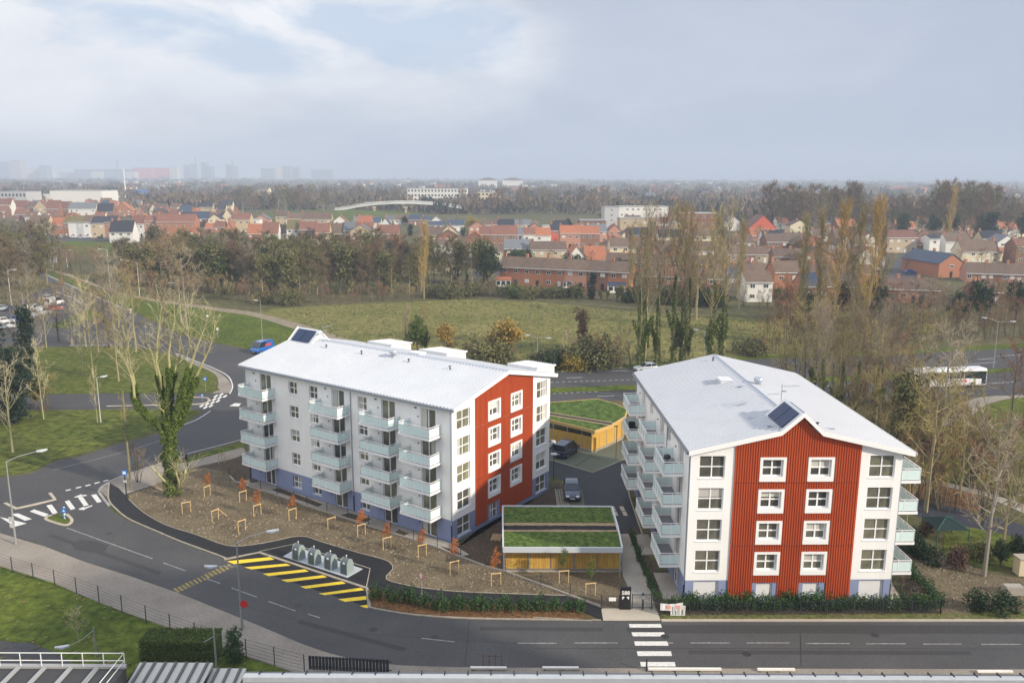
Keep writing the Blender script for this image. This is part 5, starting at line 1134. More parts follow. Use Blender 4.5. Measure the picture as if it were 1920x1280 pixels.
def skeleton(seed, H, r0, n1, spread, up, first, lens, n2=6, n3=7, twl=.9, tww=.035, lean=0, stems=1, curl=.15, taper=.25):
    """returns trunk mesh builder, crown (twig) mesh builder"""
    rd = random.Random(seed); tk = MB(); cr = MB()
    rv = lambda k: Vector((rd.uniform(-k,k), rd.uniform(-k,k), rd.uniform(-k,k)))
    for st in range(stems):
        a0 = rd.uniform(0, 6.28); base = Vector((math.cos(a0), math.sin(a0), 0))*(.35 if stems > 1 else 0)
        ld = Vector((math.cos(a0), math.sin(a0), 0))*(lean if stems == 1 else rd.uniform(.15,.45)*spread)
        n = 7; pts = [base]; h = H*rd.uniform(.82, 1) if stems > 1 else H
        for i in range(n): pts.append(pts[-1] + (Vector((0,0,1))+ld*(.6 if i else 1)+rv(curl*.5)).normalized()*h/n)
        k = h/max(.1, pts[-1].z); pts = [Vector((p.x,p.y,p.z*k)) for p in pts]
        R0 = r0*(1 if stems == 1 else .6); tk.tube(pts, [R0*(1-(1-taper*.3)*i/n) for i in range(n+1)], 6)
        m = max(3, int(n1/stems)) if stems > 1 else n1
        for j in range(m):
            t = first+(1-first)*(j+rd.random()*.8)/m; f = t*n; i = min(int(f), n-1); p = pts[i].lerp(pts[i+1], f-i)
            a = j*2.4+rd.uniform(-.5,.5); out = Vector((math.cos(a), math.sin(a), 0))
            L1 = lens*H*(1-.55*max(0, t-first)/(1-first))*rd.uniform(.75,1.15); d = (out*spread+Vector((0,0,up))+rv(.15)).normalized()
            q = [p]; s = 4
            for g in range(s): d = (d+Vector((0,0,up*.13))+rv(curl)).normalized(); q.append(q[-1]+d*L1/s)
            r1 = max(.02, R0*.42*(1-.6*t)); tk.tube(q, [r1*(1-.8*g/s) for g in range(s+1)], 4, cap=False)
            for k2 in range(n2):
                u = .25+.75*(k2+rd.random())/n2; f2 = u*s; i2 = min(int(f2), s-1); p2 = q[i2].lerp(q[i2+1], f2-i2); dd = (q[i2+1]-q[i2]).normalized()
                d2 = (dd*.7+rv(.9)*spread+Vector((0,0,up*.45))).normalized(); L2 = L1*.42*rd.uniform(.6,1.1); e = p2+d2*L2; mid = p2.lerp(e,.5)+rv(.06*L2)
                ribbon(cr, p2, mid, tww*1.6, rd); ribbon(cr, mid, e, tww*1.1, rd)
                for k3 in range(n3):
                    v = .15+.85*(k3+rd.random())/n3; p3 = p2.lerp(e, v); d3 = (d2*.6+rv(.9)+Vector((0,0,up*.4))).normalized()
                    ribbon(cr, p3, p3+d3*twl*rd.uniform(.5,1.2), tww, rd)
    return tk, cr
def leaf(mb, c, s, rd, flat=0):
    a = Vector((rd.uniform(-1,1), rd.uniform(-1,1), rd.uniform(-1,1)*(1-flat)+.01)).normalized(); b = a.cross(Vector((rd.uniform(-1,1), rd.uniform(-1,1), rd.uniform(-1,1)))).normalized()
    mb.add([c-a*s, c-b*s*.55, c+a*s, c+b*s*.55], [(0,1,2,3)])
def leaf_cloud(seed, blobs, n, s):
    """leaf clumps: blobs = (centre, (rx,ry,rz)); leaves gather into small clumps near the surface"""
    rd = random.Random(seed); mb = MB(); vol = [b[1][0]*b[1][1]*b[1][2] for b in blobs]; tot = sum(vol)
    for (c, r), v in zip(blobs, vol):
        for _ in range(max(3, int(n*v/tot/9))):
            d = Vector((rd.gauss(0,1), rd.gauss(0,1), rd.gauss(0,1))).normalized()*rd.random()**.33
            q = Vector((c[0]+d.x*r[0], c[1]+d.y*r[1], c[2]+d.z*r[2]))
            for _k in range(9): leaf(mb, q+Vector((rd.gauss(0,1), rd.gauss(0,1), rd.gauss(0,1)))*s*1.1, s*rd.uniform(.6,1.2), rd)
    return mb
def ivy_on(seed, pts, rad, n, s):
    rd = random.Random(seed); mb = MB()
    for _ in range(n):
        f = rd.random()*(len(pts)-1); i = int(f); p = pts[i].lerp(pts[i+1], f-i); r = rad[i]+(rad[i+1]-rad[i])*(f-i); a = rd.uniform(0, 6.28)
        k = .55+.6*noise.noise(p*.9+Vector((math.cos(a),math.sin(a),seed)))+rd.random()*.35
        leaf(mb, p+Vector((math.cos(a), math.sin(a), 0))*r*max(.2,k)+Vector((0,0,rd.uniform(-.2,.2))), s*rd.uniform(.6,1.3), rd)
    return mb
PROTO = {}
def proto(key, name, parts):
    """parts: (part name, builder, material); prototypes are the first plants placed"""
    o = E(name); 
    for nm, mb, mt in parts: mb.build(nm, mt, o)
    PROTO[key] = [o, False, None]; return o
def use(key, loc, rz, scale, label, cat, group=None):
    o, used, _ = PROTO[key]
    if not used: PROTO[key][1] = True; o.location = loc; o.rotation_euler = (0,0,rz); o.scale = (scale,)*3 if not isinstance(scale, tuple) else scale
    else: o = dup(o, loc, rz, scale)
    T(o, label, cat)
    if group: o['group'] = group
    elif 'group' in o: del o['group']
    return o
# --- prototypes; heights in PH
PH = {}
def P_(key, name, H, parts): proto(key, name, parts); PH[key] = H
for i, (c, b) in enumerate([('brown','brown'),('grey','grey'),('olive','olive'),('red','brown')]):
    t, k = skeleton(10+i, 12, .22, 15, 1.0, .55, .25, .36, 7, 8, 1.0, .045); P_('broad%d' % i, 'bare_tree', 12.8, [('trunk', t, BK[b]), ('crown', k, TW[c])])
TW['w0'] = twig_mat('wood_brown',(.165,.125,.075)); TW['w1'] = twig_mat('wood_green',(.150,.140,.060)); TW['w2'] = twig_mat('wood_russet',(.185,.118,.075)); TW['w3'] = twig_mat('wood_grey',(.20,.17,.125))
for i, (c, b) in enumerate([('w0','brown'),('w1','olive'),('w2','brown'),('w3','grey')]):
    t, k = skeleton(110+i, 12, .22, 18, 1.0, .6, .2, .36, 8, 9, 1.2, .085); P_('fbroad%d' % i, 'bare_tree', 12.8, [('trunk', t, BK[b]), ('crown', k, TW[c])])
for i, c in enumerate(['olive','gold','brown']):
    t, k = skeleton(30+i, 18, .22, 34, .42, 1.2, .10, .27, 7, 8, 1.1, .040); P_('poplar%d' % i, 'poplar_tree', 19, [('trunk', t, BK['olive']), ('crown', k, TW[c])])
for i, c in enumerate(['brown','olive','red']):
    t, k = skeleton(50+i, 6, .10, 18, .9, .9, .1, .42, 6, 7, .6, .03, stems=5); P_('bush%d' % i, 'bare_shrub', 6.3, [('stems', t, BK['brown']), ('crown', k, TW[c])])
for i in range(2):
    t, k = skeleton(60+i, 11, .12, 14, .8, .9, .2, .34, 5, 6, .8, .028, curl=.1); P_('slim%d' % i, 'slender_tree', 11.6, [('trunk', t, BK['pale']), ('crown', k, TW['pale'])])
def ivy_poplar(seed, H, c):
    t, k = skeleton(seed, H, .26, 22, .62, 1.0, .34, .27, 7, 8, 1.2, .036); rd = random.Random(seed)
    pts = [Vector((rd.uniform(-.2,.2), rd.uniform(-.2,.2), H*.62*j/8)) for j in range(9)]; iv = ivy_on(seed, pts, [.5,.6,.5,.55,.5,.42,.38,.3,.22], 1500, .14)
    for _ in range(3):
        a = rd.uniform(0,6.28); z = H*rd.uniform(.1,.3); q = [Vector((0,0,z)), Vector((math.cos(a)*1.2, math.sin(a)*1.2, z+2.5))]; iv2 = ivy_on(seed+_, q, [.6,.3], 250, .17); iv.add(iv2.v, iv2.f)
    return [('trunk', t, BK['olive']), ('crown', k, TW[c]), ('ivy', iv, LF['ivy'])]
for i in range(3): P_('ivypop%d' % i, 'ivy_clad_poplar', 21, ivy_poplar(70+i, 20, ['olive','grey','brown'][i]))
def round_tree(key, name, seed, H, W_, leafk, bark='brown', n=3600, s=.22, trunk=.25, nb=9):
    rd = random.Random(seed); bl = []
    for j in range(nb):
        a = rd.uniform(0,6.28); r = rd.uniform(0,.55)*W_; z = H*rd.uniform(trunk+.12,.85); f = 1-abs(z/H-.5)*.9
        bl.append(((r*math.cos(a)*f, r*math.sin(a)*f, z), (W_*.42*rd.uniform(.7,1.2), W_*.42*rd.uniform(.7,1.2), H*.17*rd.uniform(.8,1.3))))
    t, k = skeleton(seed, H*.9, .2*W_/3, 9, .8, .8, trunk, .3, 3, 2, .5, .04); P_(key, name, H, [('trunk', t, BK[bark]), ('crown', leaf_cloud(seed, bl, n, s), LF[leafk])])
round_tree('ever0', 'evergreen_tree', 81, 9, 3.2, 'ever'); round_tree('ever1', 'evergreen_tree', 82, 10, 2.6, 'fir', trunk=.05); round_tree('green0', 'leafy_tree', 83, 8, 3.4, 'green')
round_tree('willow', 'yellow_tree', 84, 10, 4.2, 'yellow', trunk=.02, nb=12); round_tree('orange0', 'autumn_tree', 85, 7, 3.0, 'orange', n=1500, trunk=.15); round_tree('orange1', 'autumn_tree', 86, 8, 2.6, 'rust', n=900, trunk=.15)
round_tree('olive0', 'olive_leaved_tree', 87, 8, 3.0, 'olive', n=2200, trunk=.1); round_tree('purple0', 'dark_leaved_tree', 88, 9, 2.8, 'purple', n=1800, trunk=.15)
for i, (lk, H_) in enumerate([('ever',2.4),('green',2.2),('olive',2.6),('yellow',2.4),('purple',2.4)]):
    P_('shrub%d' % i, 'leafy_shrub', H_, [('foliage', leaf_cloud(90+i, [((random.Random(i*7+j).uniform(-1,1), random.Random(i*9+j).uniform(-1,1), H_*.42), (1.0,1.0,H_*.5)) for j in range(5)], 1500, .15), LF[lk])])
for i in range(3):
    rd = random.Random(200+i); mb = MB()
    for _ in range(13):
        a = rd.uniform(0,6.28); b = Vector((math.cos(a)*rd.uniform(0,.35), math.sin(a)*rd.uniform(0,.35), 0)); top = b*1.6+Vector((0,0,rd.uniform(.8,1.5)))
        for q in range(9):
            p = b.lerp(top, .2+.8*q/9)
            for _k in range(2): leaf(mb, p+Vector((rd.gauss(0,.07), rd.gauss(0,.07), rd.gauss(0,.05))), rd.uniform(.06,.12), rd)
    P_('laurel%d' % i, 'laurel_shrub', 1.5, [('foliage', mb, LF['laurel'])])
# ---- the big pollarded tree wrapped in ivy
def pollard():
    g = G(322,930); o = E('ivy_clad_pollard', g); T(o, 'tall pollarded tree, ivy up its thick trunk, pale bare cut limbs above', 'tree'); rd = random.Random(5)
    tk = MB(); cr = MB(); iv = MB(); Y = g.y
    def at(px, py, dy=0): z = GH(px, Y+dy, py); r = ray(px, py); t = (Y+dy)/r.y; return Vector((r.x*t-g.x, dy, max(z,0)))
    limbs = [  # image points (px, py), radius, depth offset
        ([(326,925),(322,880),(318,840),(318,800),(316,770)], [.62,.55,.55,.5,.45], 0),
        ([(318,830),(300,800),(278,782),(262,765),(252,745),(250,720),(244,700),(236,680),(218,655)], [.42,.36,.30,.26,.22,.18,.15,.10,.06], -.4),
        ([(252,745),(253,722),(249,702),(240,680),(236,660),(238,640),(226,600),(215,570)], [.24,.2,.17,.15,.13,.10,.06,.03], .3),
        ([(316,790),(306,755),(302,730),(296,705),(290,680),(280,650),(272,640)], [.36,.30,.26,.2,.17,.12,.08], .5),
        ([(302,730),(300,705),(293,680),(294,655),(296,630),(300,600),(304,565)], [.2,.18,.16,.14,.1,.07,.03], -.6),
        ([(316,780),(317,745),(320,715),(318,690),(316,665),(321,630),(328,600),(326,560)], [.40,.33,.28,.22,.18,.13,.08,.03], .2),
        ([(320,720),(326,700),(333,680),(338,665),(336,640),(342,610),(338,575)], [.22,.20,.17,.14,.11,.07,.03], 1.0),
        ([(322,800),(332,770),(340,740),(348,715),(356,690),(366,660),(374,640),(384,612),(398,575)], [.38,.33,.28,.24,.2,.16,.12,.08,.03], -.5),
        ([(322,810),(336,790),(348,765),(358,735),(368,705),(380,680),(392,655),(400,630),(404,600)], [.36,.32,.28,.25,.21,.17,.13,.08,.04], .6),
        ([(366,662),(356,648),(352,625),(356,600),(350,570)], [.12,.10,.08,.05,.02], -.8),
        ([(333,682),(344,672),(351,668)], [.12,.10,.08], .9),
        ([(318,800),(306,770),(298,764)], [.16,.12,.10], -.9),
        ([(330,925),(312,905),(298,890),(283,873)], [.22,.19,.17,.15], -1.3),
        ([(332,925),(340,905),(346,895),(348,880)], [.20,.17,.15,.13], -1.2),
        ([(332,925),(336,905),(330,885)], [.18,.15,.13], -1.5)]
    for pts, rad, dy in limbs:
        n = len(pts); P = [at(x, y, dy*min(1, i/2)) for i, (x, y) in enumerate(pts)]; tk.tube(P, [q*.72 for q in rad], 9)
        for i in range(2, n):
            if rad[i] > .16: continue
            for _ in range(6):
                p = P[i-1].lerp(P[i], rd.random()); d = Vector((rd.gauss(0,.6), rd.gauss(0,.6), 1.0)).normalized(); L_ = rd.uniform(1.2,3.2); e = p+d*L_; m_ = p.lerp(e,.5)+Vector((rd.gauss(0,.1),rd.gauss(0,.1),0))
                tk.tube([p, m_, e], [.035,.024,.01], 3, cap=False)
                for _k in range(7): q = p.lerp(e, rd.uniform(.2,1)); ribbon(cr, q, q+(d+Vector((rd.gauss(0,.8),rd.gauss(0,.8),rd.gauss(0,.3)))).normalized()*rd.uniform(.4,1.3), .022, rd)
        # ivy covers the thick lower limbs
        sel = [(p, r) for p, r, (x, y) in zip(P, rad, pts) if r >= .20 and not dy < -.95]
        if len(sel) > 1:
            L_ = sum((sel[i+1][0]-sel[i][0]).length for i in range(len(sel)-1)); k = ivy_on(len(pts)*7+int(dy*10), [p for p, r in sel], [r*.75+.27+(.15 if sel[i][0].z < 7 else 0) for i, (p, r) in enumerate(sel)], int(L_*(850 if len(pts) == 5 and rad[0] > .5 else 430)), .13); iv.add(k.v, k.f)
    for _ in range(22):
        a = rd.uniform(0,6.28); p = Vector((math.cos(a)*.6, math.sin(a)*.6, rd.uniform(.1,2.5))); e = p+Vector((math.cos(a)*rd.uniform(.5,2.2), math.sin(a)*rd.uniform(.5,2.2), rd.uniform(.4,2.2)))
        ribbon(cr, p, e, .03, rd); [ribbon(cr, p.lerp(e, rd.random()), e+Vector((rd.gauss(0,.5),rd.gauss(0,.5),rd.gauss(0,.4))), .015, rd) for _k in range(4)]
    tk.build('trunk', BK['pale'], o, smooth=True); cr.build('twigs', TW['pale'], o); iv.build('ivy', LF['ivy'], o)
pollard()
# ---- hand placed trees: (prototype, base px, base py, top py, label)
def hand(key, px, py, top, label, cat='tree', group=None, wf=1.0):
    g = G(px, py); h = GH(px, g.y, top); s = h/PH[key]; return use(key, g, (px*1.7) % 6.28, (s*wf, s*wf, s), label, cat, group)
HAND = [('slim0',24,848,672,'slender bare tree standing alone on the near left lawn',1.2), ('slim1',82,786,640,'slim upright tree on the left lawn beside the turning road',.9), ('slim0',183,792,690,'thin pale tree leaning beside the globe lamp',.6),
 ('broad1',60,700,510,'bare tree rising from the dark conifers at the left edge',.9), ('ever1',22,790,640,'bushy dark evergreen at the left edge of the lawn',1.3), ('ever1',54,712,560,'narrow dark conifer between the car park and the lawn',.7),
 ('ever1',-10,740,600,'dark evergreen cut by the left edge of the picture',1.4), ('broad2',255,660,490,'olive branched tree behind the pollard, left of its limbs',.8), ('broad1',215,620,470,'pale bare tree by the avenue, left of the long curved lamp',.9),
 ('broad0',310,640,450,'wide bare tree behind the pollard with a fan of fine branches',1.15), ('broad1',352,625,455,'grey bare tree to the right of the fan shaped one behind the pollard',.9),
 ('poplar2',120,560,470,'upright bare tree at the car park entrance',1.0), ('slim1',245,690,560,'thin grey tree on the far lawn behind the pollard',.7),('broad2',185,660,545,'small olive tree on the far lawn beside the parking strip',.7),
 ('bush0',258,905,830,'low tangled shrub at the foot of the mossy timber pole',.9), ('bush1',235,800,745,'thin shrub growing round the middle of the timber pole',.5),
 ('green0',783,665,590,'leafy tree with ivy clumps behind the left roof',.9), ('ivypop0',800,662,575,'ivy covered tree behind the middle of the left roof',1.3), ('orange0',838,668,600,'orange brown tree right of the ivy clumps behind the left roof',.9), ('ivypop1',762,655,580,'thin dark tree behind the left roof, left of the ivy clumps',1.2),
 ('orange0',950,680,590,'yellow orange tree in the middle of the meadow edge',1.15), ('orange0',925,676,615,'smaller yellow orange tree touching the bigger one',1.0), ('slim0',1062,690,620,'pale leaning bare tree right of the yellow orange trees',1.2),
 ('purple0',1092,655,578,'dark reddish tree on the meadow right of the pale leaning one',.9), ('shrub0',1040,690,650,'dark green bush by the dual carriageway behind the left flats',1.4), ('shrub3',1078,692,660,'yellow green bush beside the dark one at the carriageway',1.2), ('shrub2',1015,690,655,'olive bush at the carriageway edge by the twin headed lamp',1.2),
 ('bush1',1150,688,615,'tan bare shrub by the carriageway left of the ivy poplars',1.2), ('bush0',1120,690,635,'brown bare shrub left of the tan one at the carriageway',1.2), ('bush2',890,690,640,'reddish bare shrub between the roof and the yellow trees',1.3),
 ('shrub2',985,560,530,'olive bush at the far meadow edge',1.0), ('ever1',1110,560,505,'dark conifer in front of the long brick terrace',1.0), ('shrub4',700,600,575,'x',1.0)]
HAND = HAND[:-1]
for k, x, y, t, l, wf in HAND: hand(k, x, y, t, l, wf=wf, cat='shrub' if k[:4] in ('shru','bush') else 'tree')
for i, (x, y, t) in enumerate([(1197,690,440),(1208,688,400),(1230,686,410),(1260,684,395),(1276,682,420),(1287,686,400),(1332,690,410),(1353,686,395)]):
    hand('ivypop%d' % (i % 3), x, y, t, 'tall bare poplar with ivy lower trunk, %s from the left behind the right roof' % nth(i), group='ivy poplars behind the right flats', wf=.85)
for i, (x, y, t, k) in enumerate([(1180,560,430,'poplar0'),(1215,560,415,'poplar0'),(1305,600,420,'broad2'),(1385,590,420,'poplar0'),(1500,610,415,'poplar0'),(1530,612,405,'poplar0'),(1556,640,385,'poplar1'),(1598,620,400,'poplar0'),(1622,640,380,'poplar1'),(1645,600,420,'poplar2'),(1774,470,355,'poplar1'),(795,560,420,'poplar1'),(1580,600,425,'poplar2')]):
    hand(k, x, y, t, 'columnar bare tree with upright golden branches, %s of the columns from the left' % nth(sorted([1180,1215,1305,1385,1500,1530,1556,1598,1622,1645,1774,795,1580]).index(x)), group='upright columnar trees', wf=1.0)
for i, (x, y, t, k, wf) in enumerate([(1500,780,560,'broad2',.8),(1535,800,580,'ivypop1',.8),(1572,790,600,'ivypop0',1.2),(1600,800,590,'ivypop2',1.0),(1640,800,570,'ivypop1',1.0),(1668,790,620,'broad3',.9),(1757,850,600,'broad1',1.0),(1715,830,640,'broad2',1.0),(1690,880,700,'olive0',.8),(1735,960,680,'broad2',.85),
    (1800,930,760,'broad2',.9),(1845,1080,770,'broad1',.8),(1875,1060,800,'broad2',.8),(1895,790,640,'broad3',.9),(1918,800,620,'broad3',.8),(1645,850,700,'bush1',1.2),(1620,770,680,'bush2',1.2),(1700,985,850,'slim1',.7),(1780,900,740,'bush0',1.2),(1850,950,830,'bush2',1.2),(1900,930,800,'bush1',1.2),(1740,800,700,'bush1',1.2),(1790,830,720,'broad0',.8),(1815,880,780,'bush2',1.3),(1660,930,800,'bush1',1.0)]):
    xs = sorted([1500,1535,1572,1600,1640,1668,1757,1715,1690,1735,1800,1845,1875,1895,1918,1645,1620,1700,1780,1850,1900,1740,1790,1815,1660])
    hand(k, x, y, t, 'bare branching tree right of the right flats, %s from the left there' % nth(xs.index(x)), group='bare trees beside the right flats', wf=wf)
for i, (x, y, t, k) in enumerate([(1735,1052,1015,'shrub0'),(1790,1062,1025,'shrub4'),(1700,1030,985,'shrub0'),(1875,1062,1010,'ever0'),(1905,1060,1000,'ever0'),(1850,1148,1105,'shrub0'),(1890,1140,1110,'shrub0'),(1740,1000,975,'shrub4'),(1835,1046,1010,'shrub2'),(1765,850,800,'shrub0'),(1700,800,740,'ever0'),(1690,760,700,'green0')]):
    hand(k, x, y, t, 'dark leafy bush on the right side, %s of the bushes from the left there' % nth(sorted([1735,1790,1700.5,1875,1905,1850,1890,1740,1835,1765,1700,1690]).index(x if not (x == 1700 and y == 1030) else 1700.5)), group='leafy bushes at the right side', cat='shrub')
# ---- laurels of the street bed and of the railing hedge
lr = random.Random(8); K = 0
for i in range(30):
    x = 702+i*13.6+lr.uniform(-3,3); y = (1121+(x-700)*.17 if x < 800 else 1144+(x-800)*.008)+lr.uniform(-2,2); use('laurel%d' % (i % 3), G(x, y, .06), lr.uniform(0,6), lr.uniform(.85,1.25), 'laurel shrub in the mulch bed along the street, %s from the left' % nth(i), 'shrub', 'laurels in the street bed')
for i in range(46):
    x = 1248+i*11.2+lr.uniform(-3,3); y = 1143+lr.uniform(-3,2); use('laurel%d' % (i % 3), G(x, y, .04), lr.uniform(0,6), lr.uniform(.9,1.3), 'laurel shrub behind the long black railing, %s from the left' % nth(i), 'shrub', 'laurels behind the long railing')
for i in range(16):
    t = i/15; x = 1184+t*46+lr.uniform(-2,2); y = 1010+t*118+lr.uniform(-3,3); use('laurel%d' % (i % 3), G(x, y, .05), lr.uniform(0,6), lr.uniform(.6,1.0), 'small shrub beside the entrance path, %s counting down from the courtyard' % nth(i), 'shrub', 'shrubs beside the entrance path')
for i in range(9):
    t = i/8; x = 1700+t*60+lr.uniform(-2,2); y = 1072+t*66; use('laurel%d' % (i % 3), G(x, y, .05), lr.uniform(0,6), lr.uniform(.8,1.2), 'shrub along the short right fence, %s from its far end' % nth(i), 'shrub', 'shrubs along the short right fence')
# ---- staked saplings in the soil garden
stake_m = M('stake_wood', (.62,.43,.20), .8, var=.12)
def stakes_mb(w_=.85, h=1.25, brace=False):
    mb = MB()
    for x in (-w_/2, w_/2): mb.tube([(x,0,0),(x,0,h)], .035, 6)
    mb.box(-w_/2-.05,-.05,h-.09,w_/2+.05,-.01,h)
    if brace: mb.tube([(w_/2,0,h-.05),(w_/2+1.0,-.1,.02)], .035, 6)
    return mb
def sapling(i, px, py, leafk, rzz, brace=False, h=2.6, where=''):
    g = G(px, py, .045); o = E('tree_stakes', g, rzz); names = {'rust':'orange leaved','green':'green leaved', None:'bare'}
    T(o, 'wooden stake frame%s, %s along the soil garden from the left' % (' with a slanting brace' if brace else '', nth(i)), 'tree stakes', 'stake frames of the soil garden'); stakes_mb(brace=brace).build('frame', stake_m, o)
    s = E('sapling', g+Vector((0,.15,0)), rzz); T(s, '%s sapling, %s along the soil garden from the left' % (names[leafk], nth(i)), 'sapling', 'saplings of the soil garden'); mb = MB(); rd = random.Random(i)
    hh = h if leafk else 1.9; mb.tube([(0,0,0),(rd.uniform(-.05,.05),0,hh*.5),(rd.uniform(-.1,.1),0,hh)], [.022,.016,.006], 5)
    for k in range(10): z = hh*rd.uniform(.5,.95); a = rd.uniform(0,6.28); mb.tube([(0,0,z),(math.cos(a)*.25,math.sin(a)*.25,z+.25)], [.008,.004], 3, cap=False)
    mb.build('trunk', BK['brown'], s)
    if leafk: leaf_cloud(300+i, [((0,0,hh*.72),(.42,.42,hh*.22)),((.08,0,hh*.9),(.28,.28,hh*.16)),((-.15,.1,hh*.6),(.36,.36,hh*.1))], 520, .07).build('leaves', LF[leafk], s)
SAP = sorted([(389,930,'rust',0),(350,961,None,0),(404,976,None,1),(456,940,'rust',0),(483,966,'rust',0),(454,996,None,0),(549,974,'rust',0),(622,991,None,0),(678,1004,'rust',0),(726,1029,'rust',0),(792,1043,'rust',0),(852,1075,'rust',0),(930,1098,'rust',0),(1057,1093,'green',0),(1107,1117,'green',0),(416,868,None,0)])
for i, (x, y, lk, br) in enumerate(SAP): sapling(i, x, y, lk, R(25+(i*37) % 40) if x < 900 else R(10), bool(br), 2.7 if x < 800 else 3.4)
# ---- clipped hedge and topiary by the near roofs
def hedge():
    a = G(262,1240); b = G(402,1243); o = E('clipped_hedge', a); T(o, 'long clipped green hedge on the near lower grass', 'hedge'); w_ = (b-a).length; rd = random.Random(3); mb = MB(); mb.box(.1,.1,0,w_-.1,1.9,1.55)
    for _ in range(9000):
        f = rd.random()
        p = Vector((rd.uniform(0,w_), 0 if f < .45 else rd.uniform(0,2), rd.uniform(0,1.6) if f < .45 else 1.6))+Vector((rd.gauss(0,.04),rd.gauss(0,.04),rd.gauss(0,.04))); leaf(mb, p, rd.uniform(.05,.09), rd)
    mb.build('foliage', LF['green'], o, loc=(0,0,0))
hedge()
g = G(439,1240); o = E('topiary_shrub', g); T(o, 'dark shrub with a small round head beside the clipped hedge', 'shrub')
leaf_cloud(77, [((0,0,.9),(.75,.75,.9)),((.1,0,2.3),(.7,.7,.35)),((-.2,0,1.7),(.3,.3,.5))], 2600, .08).build('foliage', LF['laurel'], o)
hand('slim1',148,1205,1140,'yellow green bare bush on the near lower grass','shrub',wf=1.6)
g = G(409,1295); o = E('utility_pole', g); h_ = GH(405, g.y, 1178); T(o, 'grey metal pole standing between the hedge and the near parapet', 'pole'); mb = MB(); mb.tube([(0,0,0),(0,0,h_)], [.09,.06], 8); mb.tube([(0,0,h_*.88),(-.7,-.1,h_*.80)], .03, 5); mb.build('pole', pole_g, o)
# ---- the woodland belt between meadow and town, tree by tree
br_ = random.Random(21)
def belt(rows, group, phrase, kinds, hr, step, jit=5, xr=None, cat='tree', kindname='bare tree'):
    L_ = []
    for (x0, y0, x1, y1) in rows:
        n = max(1, int(abs(x1-x0)/step))
        for i in range(n):
            t = (i+.5)/n; x = x0+(x1-x0)*t+br_.uniform(-jit,jit); y = y0+(y1-y0)*t+br_.uniform(-3,3); L_.append((x, y, br_.uniform(*hr), br_.choice(kinds)))
    L_.sort()
    for i, (x, y, h, k) in enumerate(L_):
        g = G(x, y); s = h/PH[k]; use(k, g, br_.uniform(0,6.28), (s*br_.uniform(.9,1.25), s*br_.uniform(.9,1.25), s), '%s %s, %s from the left' % (KN.get(k[:4], 'bare tree'), phrase, nth(i)), cat, group)
KN = dict(bush='bare shrub', shru='leafy bush', ever='evergreen', ivyp='ivy clad tree', oliv='olive leaved tree', gree='green tree', popl='columnar tree')
B4 = ['fbroad0','fbroad1','fbroad2','fbroad3','fbroad1','fbroad1','olive0','fbroad0']
belt([(285,548,470,566)], 'front row of the woodland', 'in the front row of the woodland belt', ['bush0','bush1','bush2','broad3'], (5,8), 13)
belt([(470,572,700,564),(700,564,930,553)], 'low row along the meadow', 'in the low row along the meadow', ['bush0','bush2','bush1','shrub2','bush0'], (3.5,6), 13)
belt([(250,535,470,552),(470,555,800,545)], 'second row of the woodland', 'in the second row of the woodland', B4+['ivypop1','green0','olive0'], (11,15), 14)
belt([(215,520,470,532),(470,532,760,526),(760,526,925,538)], 'third row of the woodland', 'in the third row of the woodland', B4+['ever0','ivypop2','olive0'], (12,15.5), 15)
belt([(280,503,480,510),(480,512,720,508)], 'rear row of the woodland', 'in the rear row of the woodland', B4, (12,15.5), 16)
belt([(930,556,1160,562)], 'garden hedge row', 'in the garden row by the brick terrace', ['shrub0','shrub2','bush0','shrub1','bush2','olive0'], (2.5,5), 13)
belt([(1160,566,1480,580)], 'garden hedge row on the right', 'in the garden row behind the poplars', ['bush0','shrub0','bush1','olive0'], (3,6), 17)
belt([(-30,548,95,532),(-40,520,110,505),(-20,490,90,480),(-60,575,40,560)], 'trees at the far left', 'of the dense trees at the far left', ['fbroad1','fbroad1','fbroad3','fbroad0'], (12,17), 15)
belt([(95,505,200,512),(120,495,210,496)], 'brown shrubs by the avenue', 'of the brown shrubs by the avenue', ['bush2','bush0','broad3'], (7,10), 16)
belt([(225,545,262,552)], 'red brown bushes', 'of the red brown bushes by the lamps', ['bush2','broad3'], (8,11), 18)
belt([(1440,640,1640,655),(1650,640,1920,632)], 'scrub beyond the carriageway', 'in the scrub beyond the right carriageway', ['bush0','bush2','bush1','broad0','broad3'], (6,10), 13)
belt([(1460,600,1680,612),(1680,610,1930,605)], 'rear scrub on the right', 'in the rear scrub on the right', ['broad0','broad3','bush2','broad1','ever0'], (8,12), 17)
belt([(1660,585,1920,590)], 'garden trees on the right', 'behind the right scrub in the gardens', ['bush0','ever0','broad3'], (4,7), 24)

# ---- the tangle of bare trees between the right flats and the carriageway
belt([(1560,800,1700,840),(1640,860,1760,900),(1700,830,1830,850),(1700,930,1790,960),(1790,900,1900,935)], 'tangle right of the right flats', 'of the tangled undergrowth right of the flats', ['bush1','bush0','broad2','bush2','broad0','bush1'], (6,10), 19, jit=9)
belt([(1480,735,1580,760),(1590,752,1700,758)], 'row along the near carriageway', 'between the carriageway and the right roof', ['ivypop1','bush1','broad2','ivypop2','bush1'], (8,15), 16, jit=6)
belt([(95,640,215,655),(130,700,230,720),(40,640,100,660),(140,600,235,612)], 'thin trees on the far lawns', 'of the thin trees on the far lawns', ['broad1','broad2','slim1','broad0','slim0'], (10,15), 27, jit=9)
belt([(0,760,100,770),(-20,700,60,700)], 'bushy trees at the left edge', 'of the bushy trees at the left edge', ['bush0','bush1','slim1','ever0'], (5,9), 24, jit=8)
belt([(1060,690,1190,686),(870,690,960,690),(1400,668,1480,660)], 'shrubs along the dual carriageway', 'along the dual carriageway', ['bush0','shrub2','bush2','bush1'], (3,7), 15)

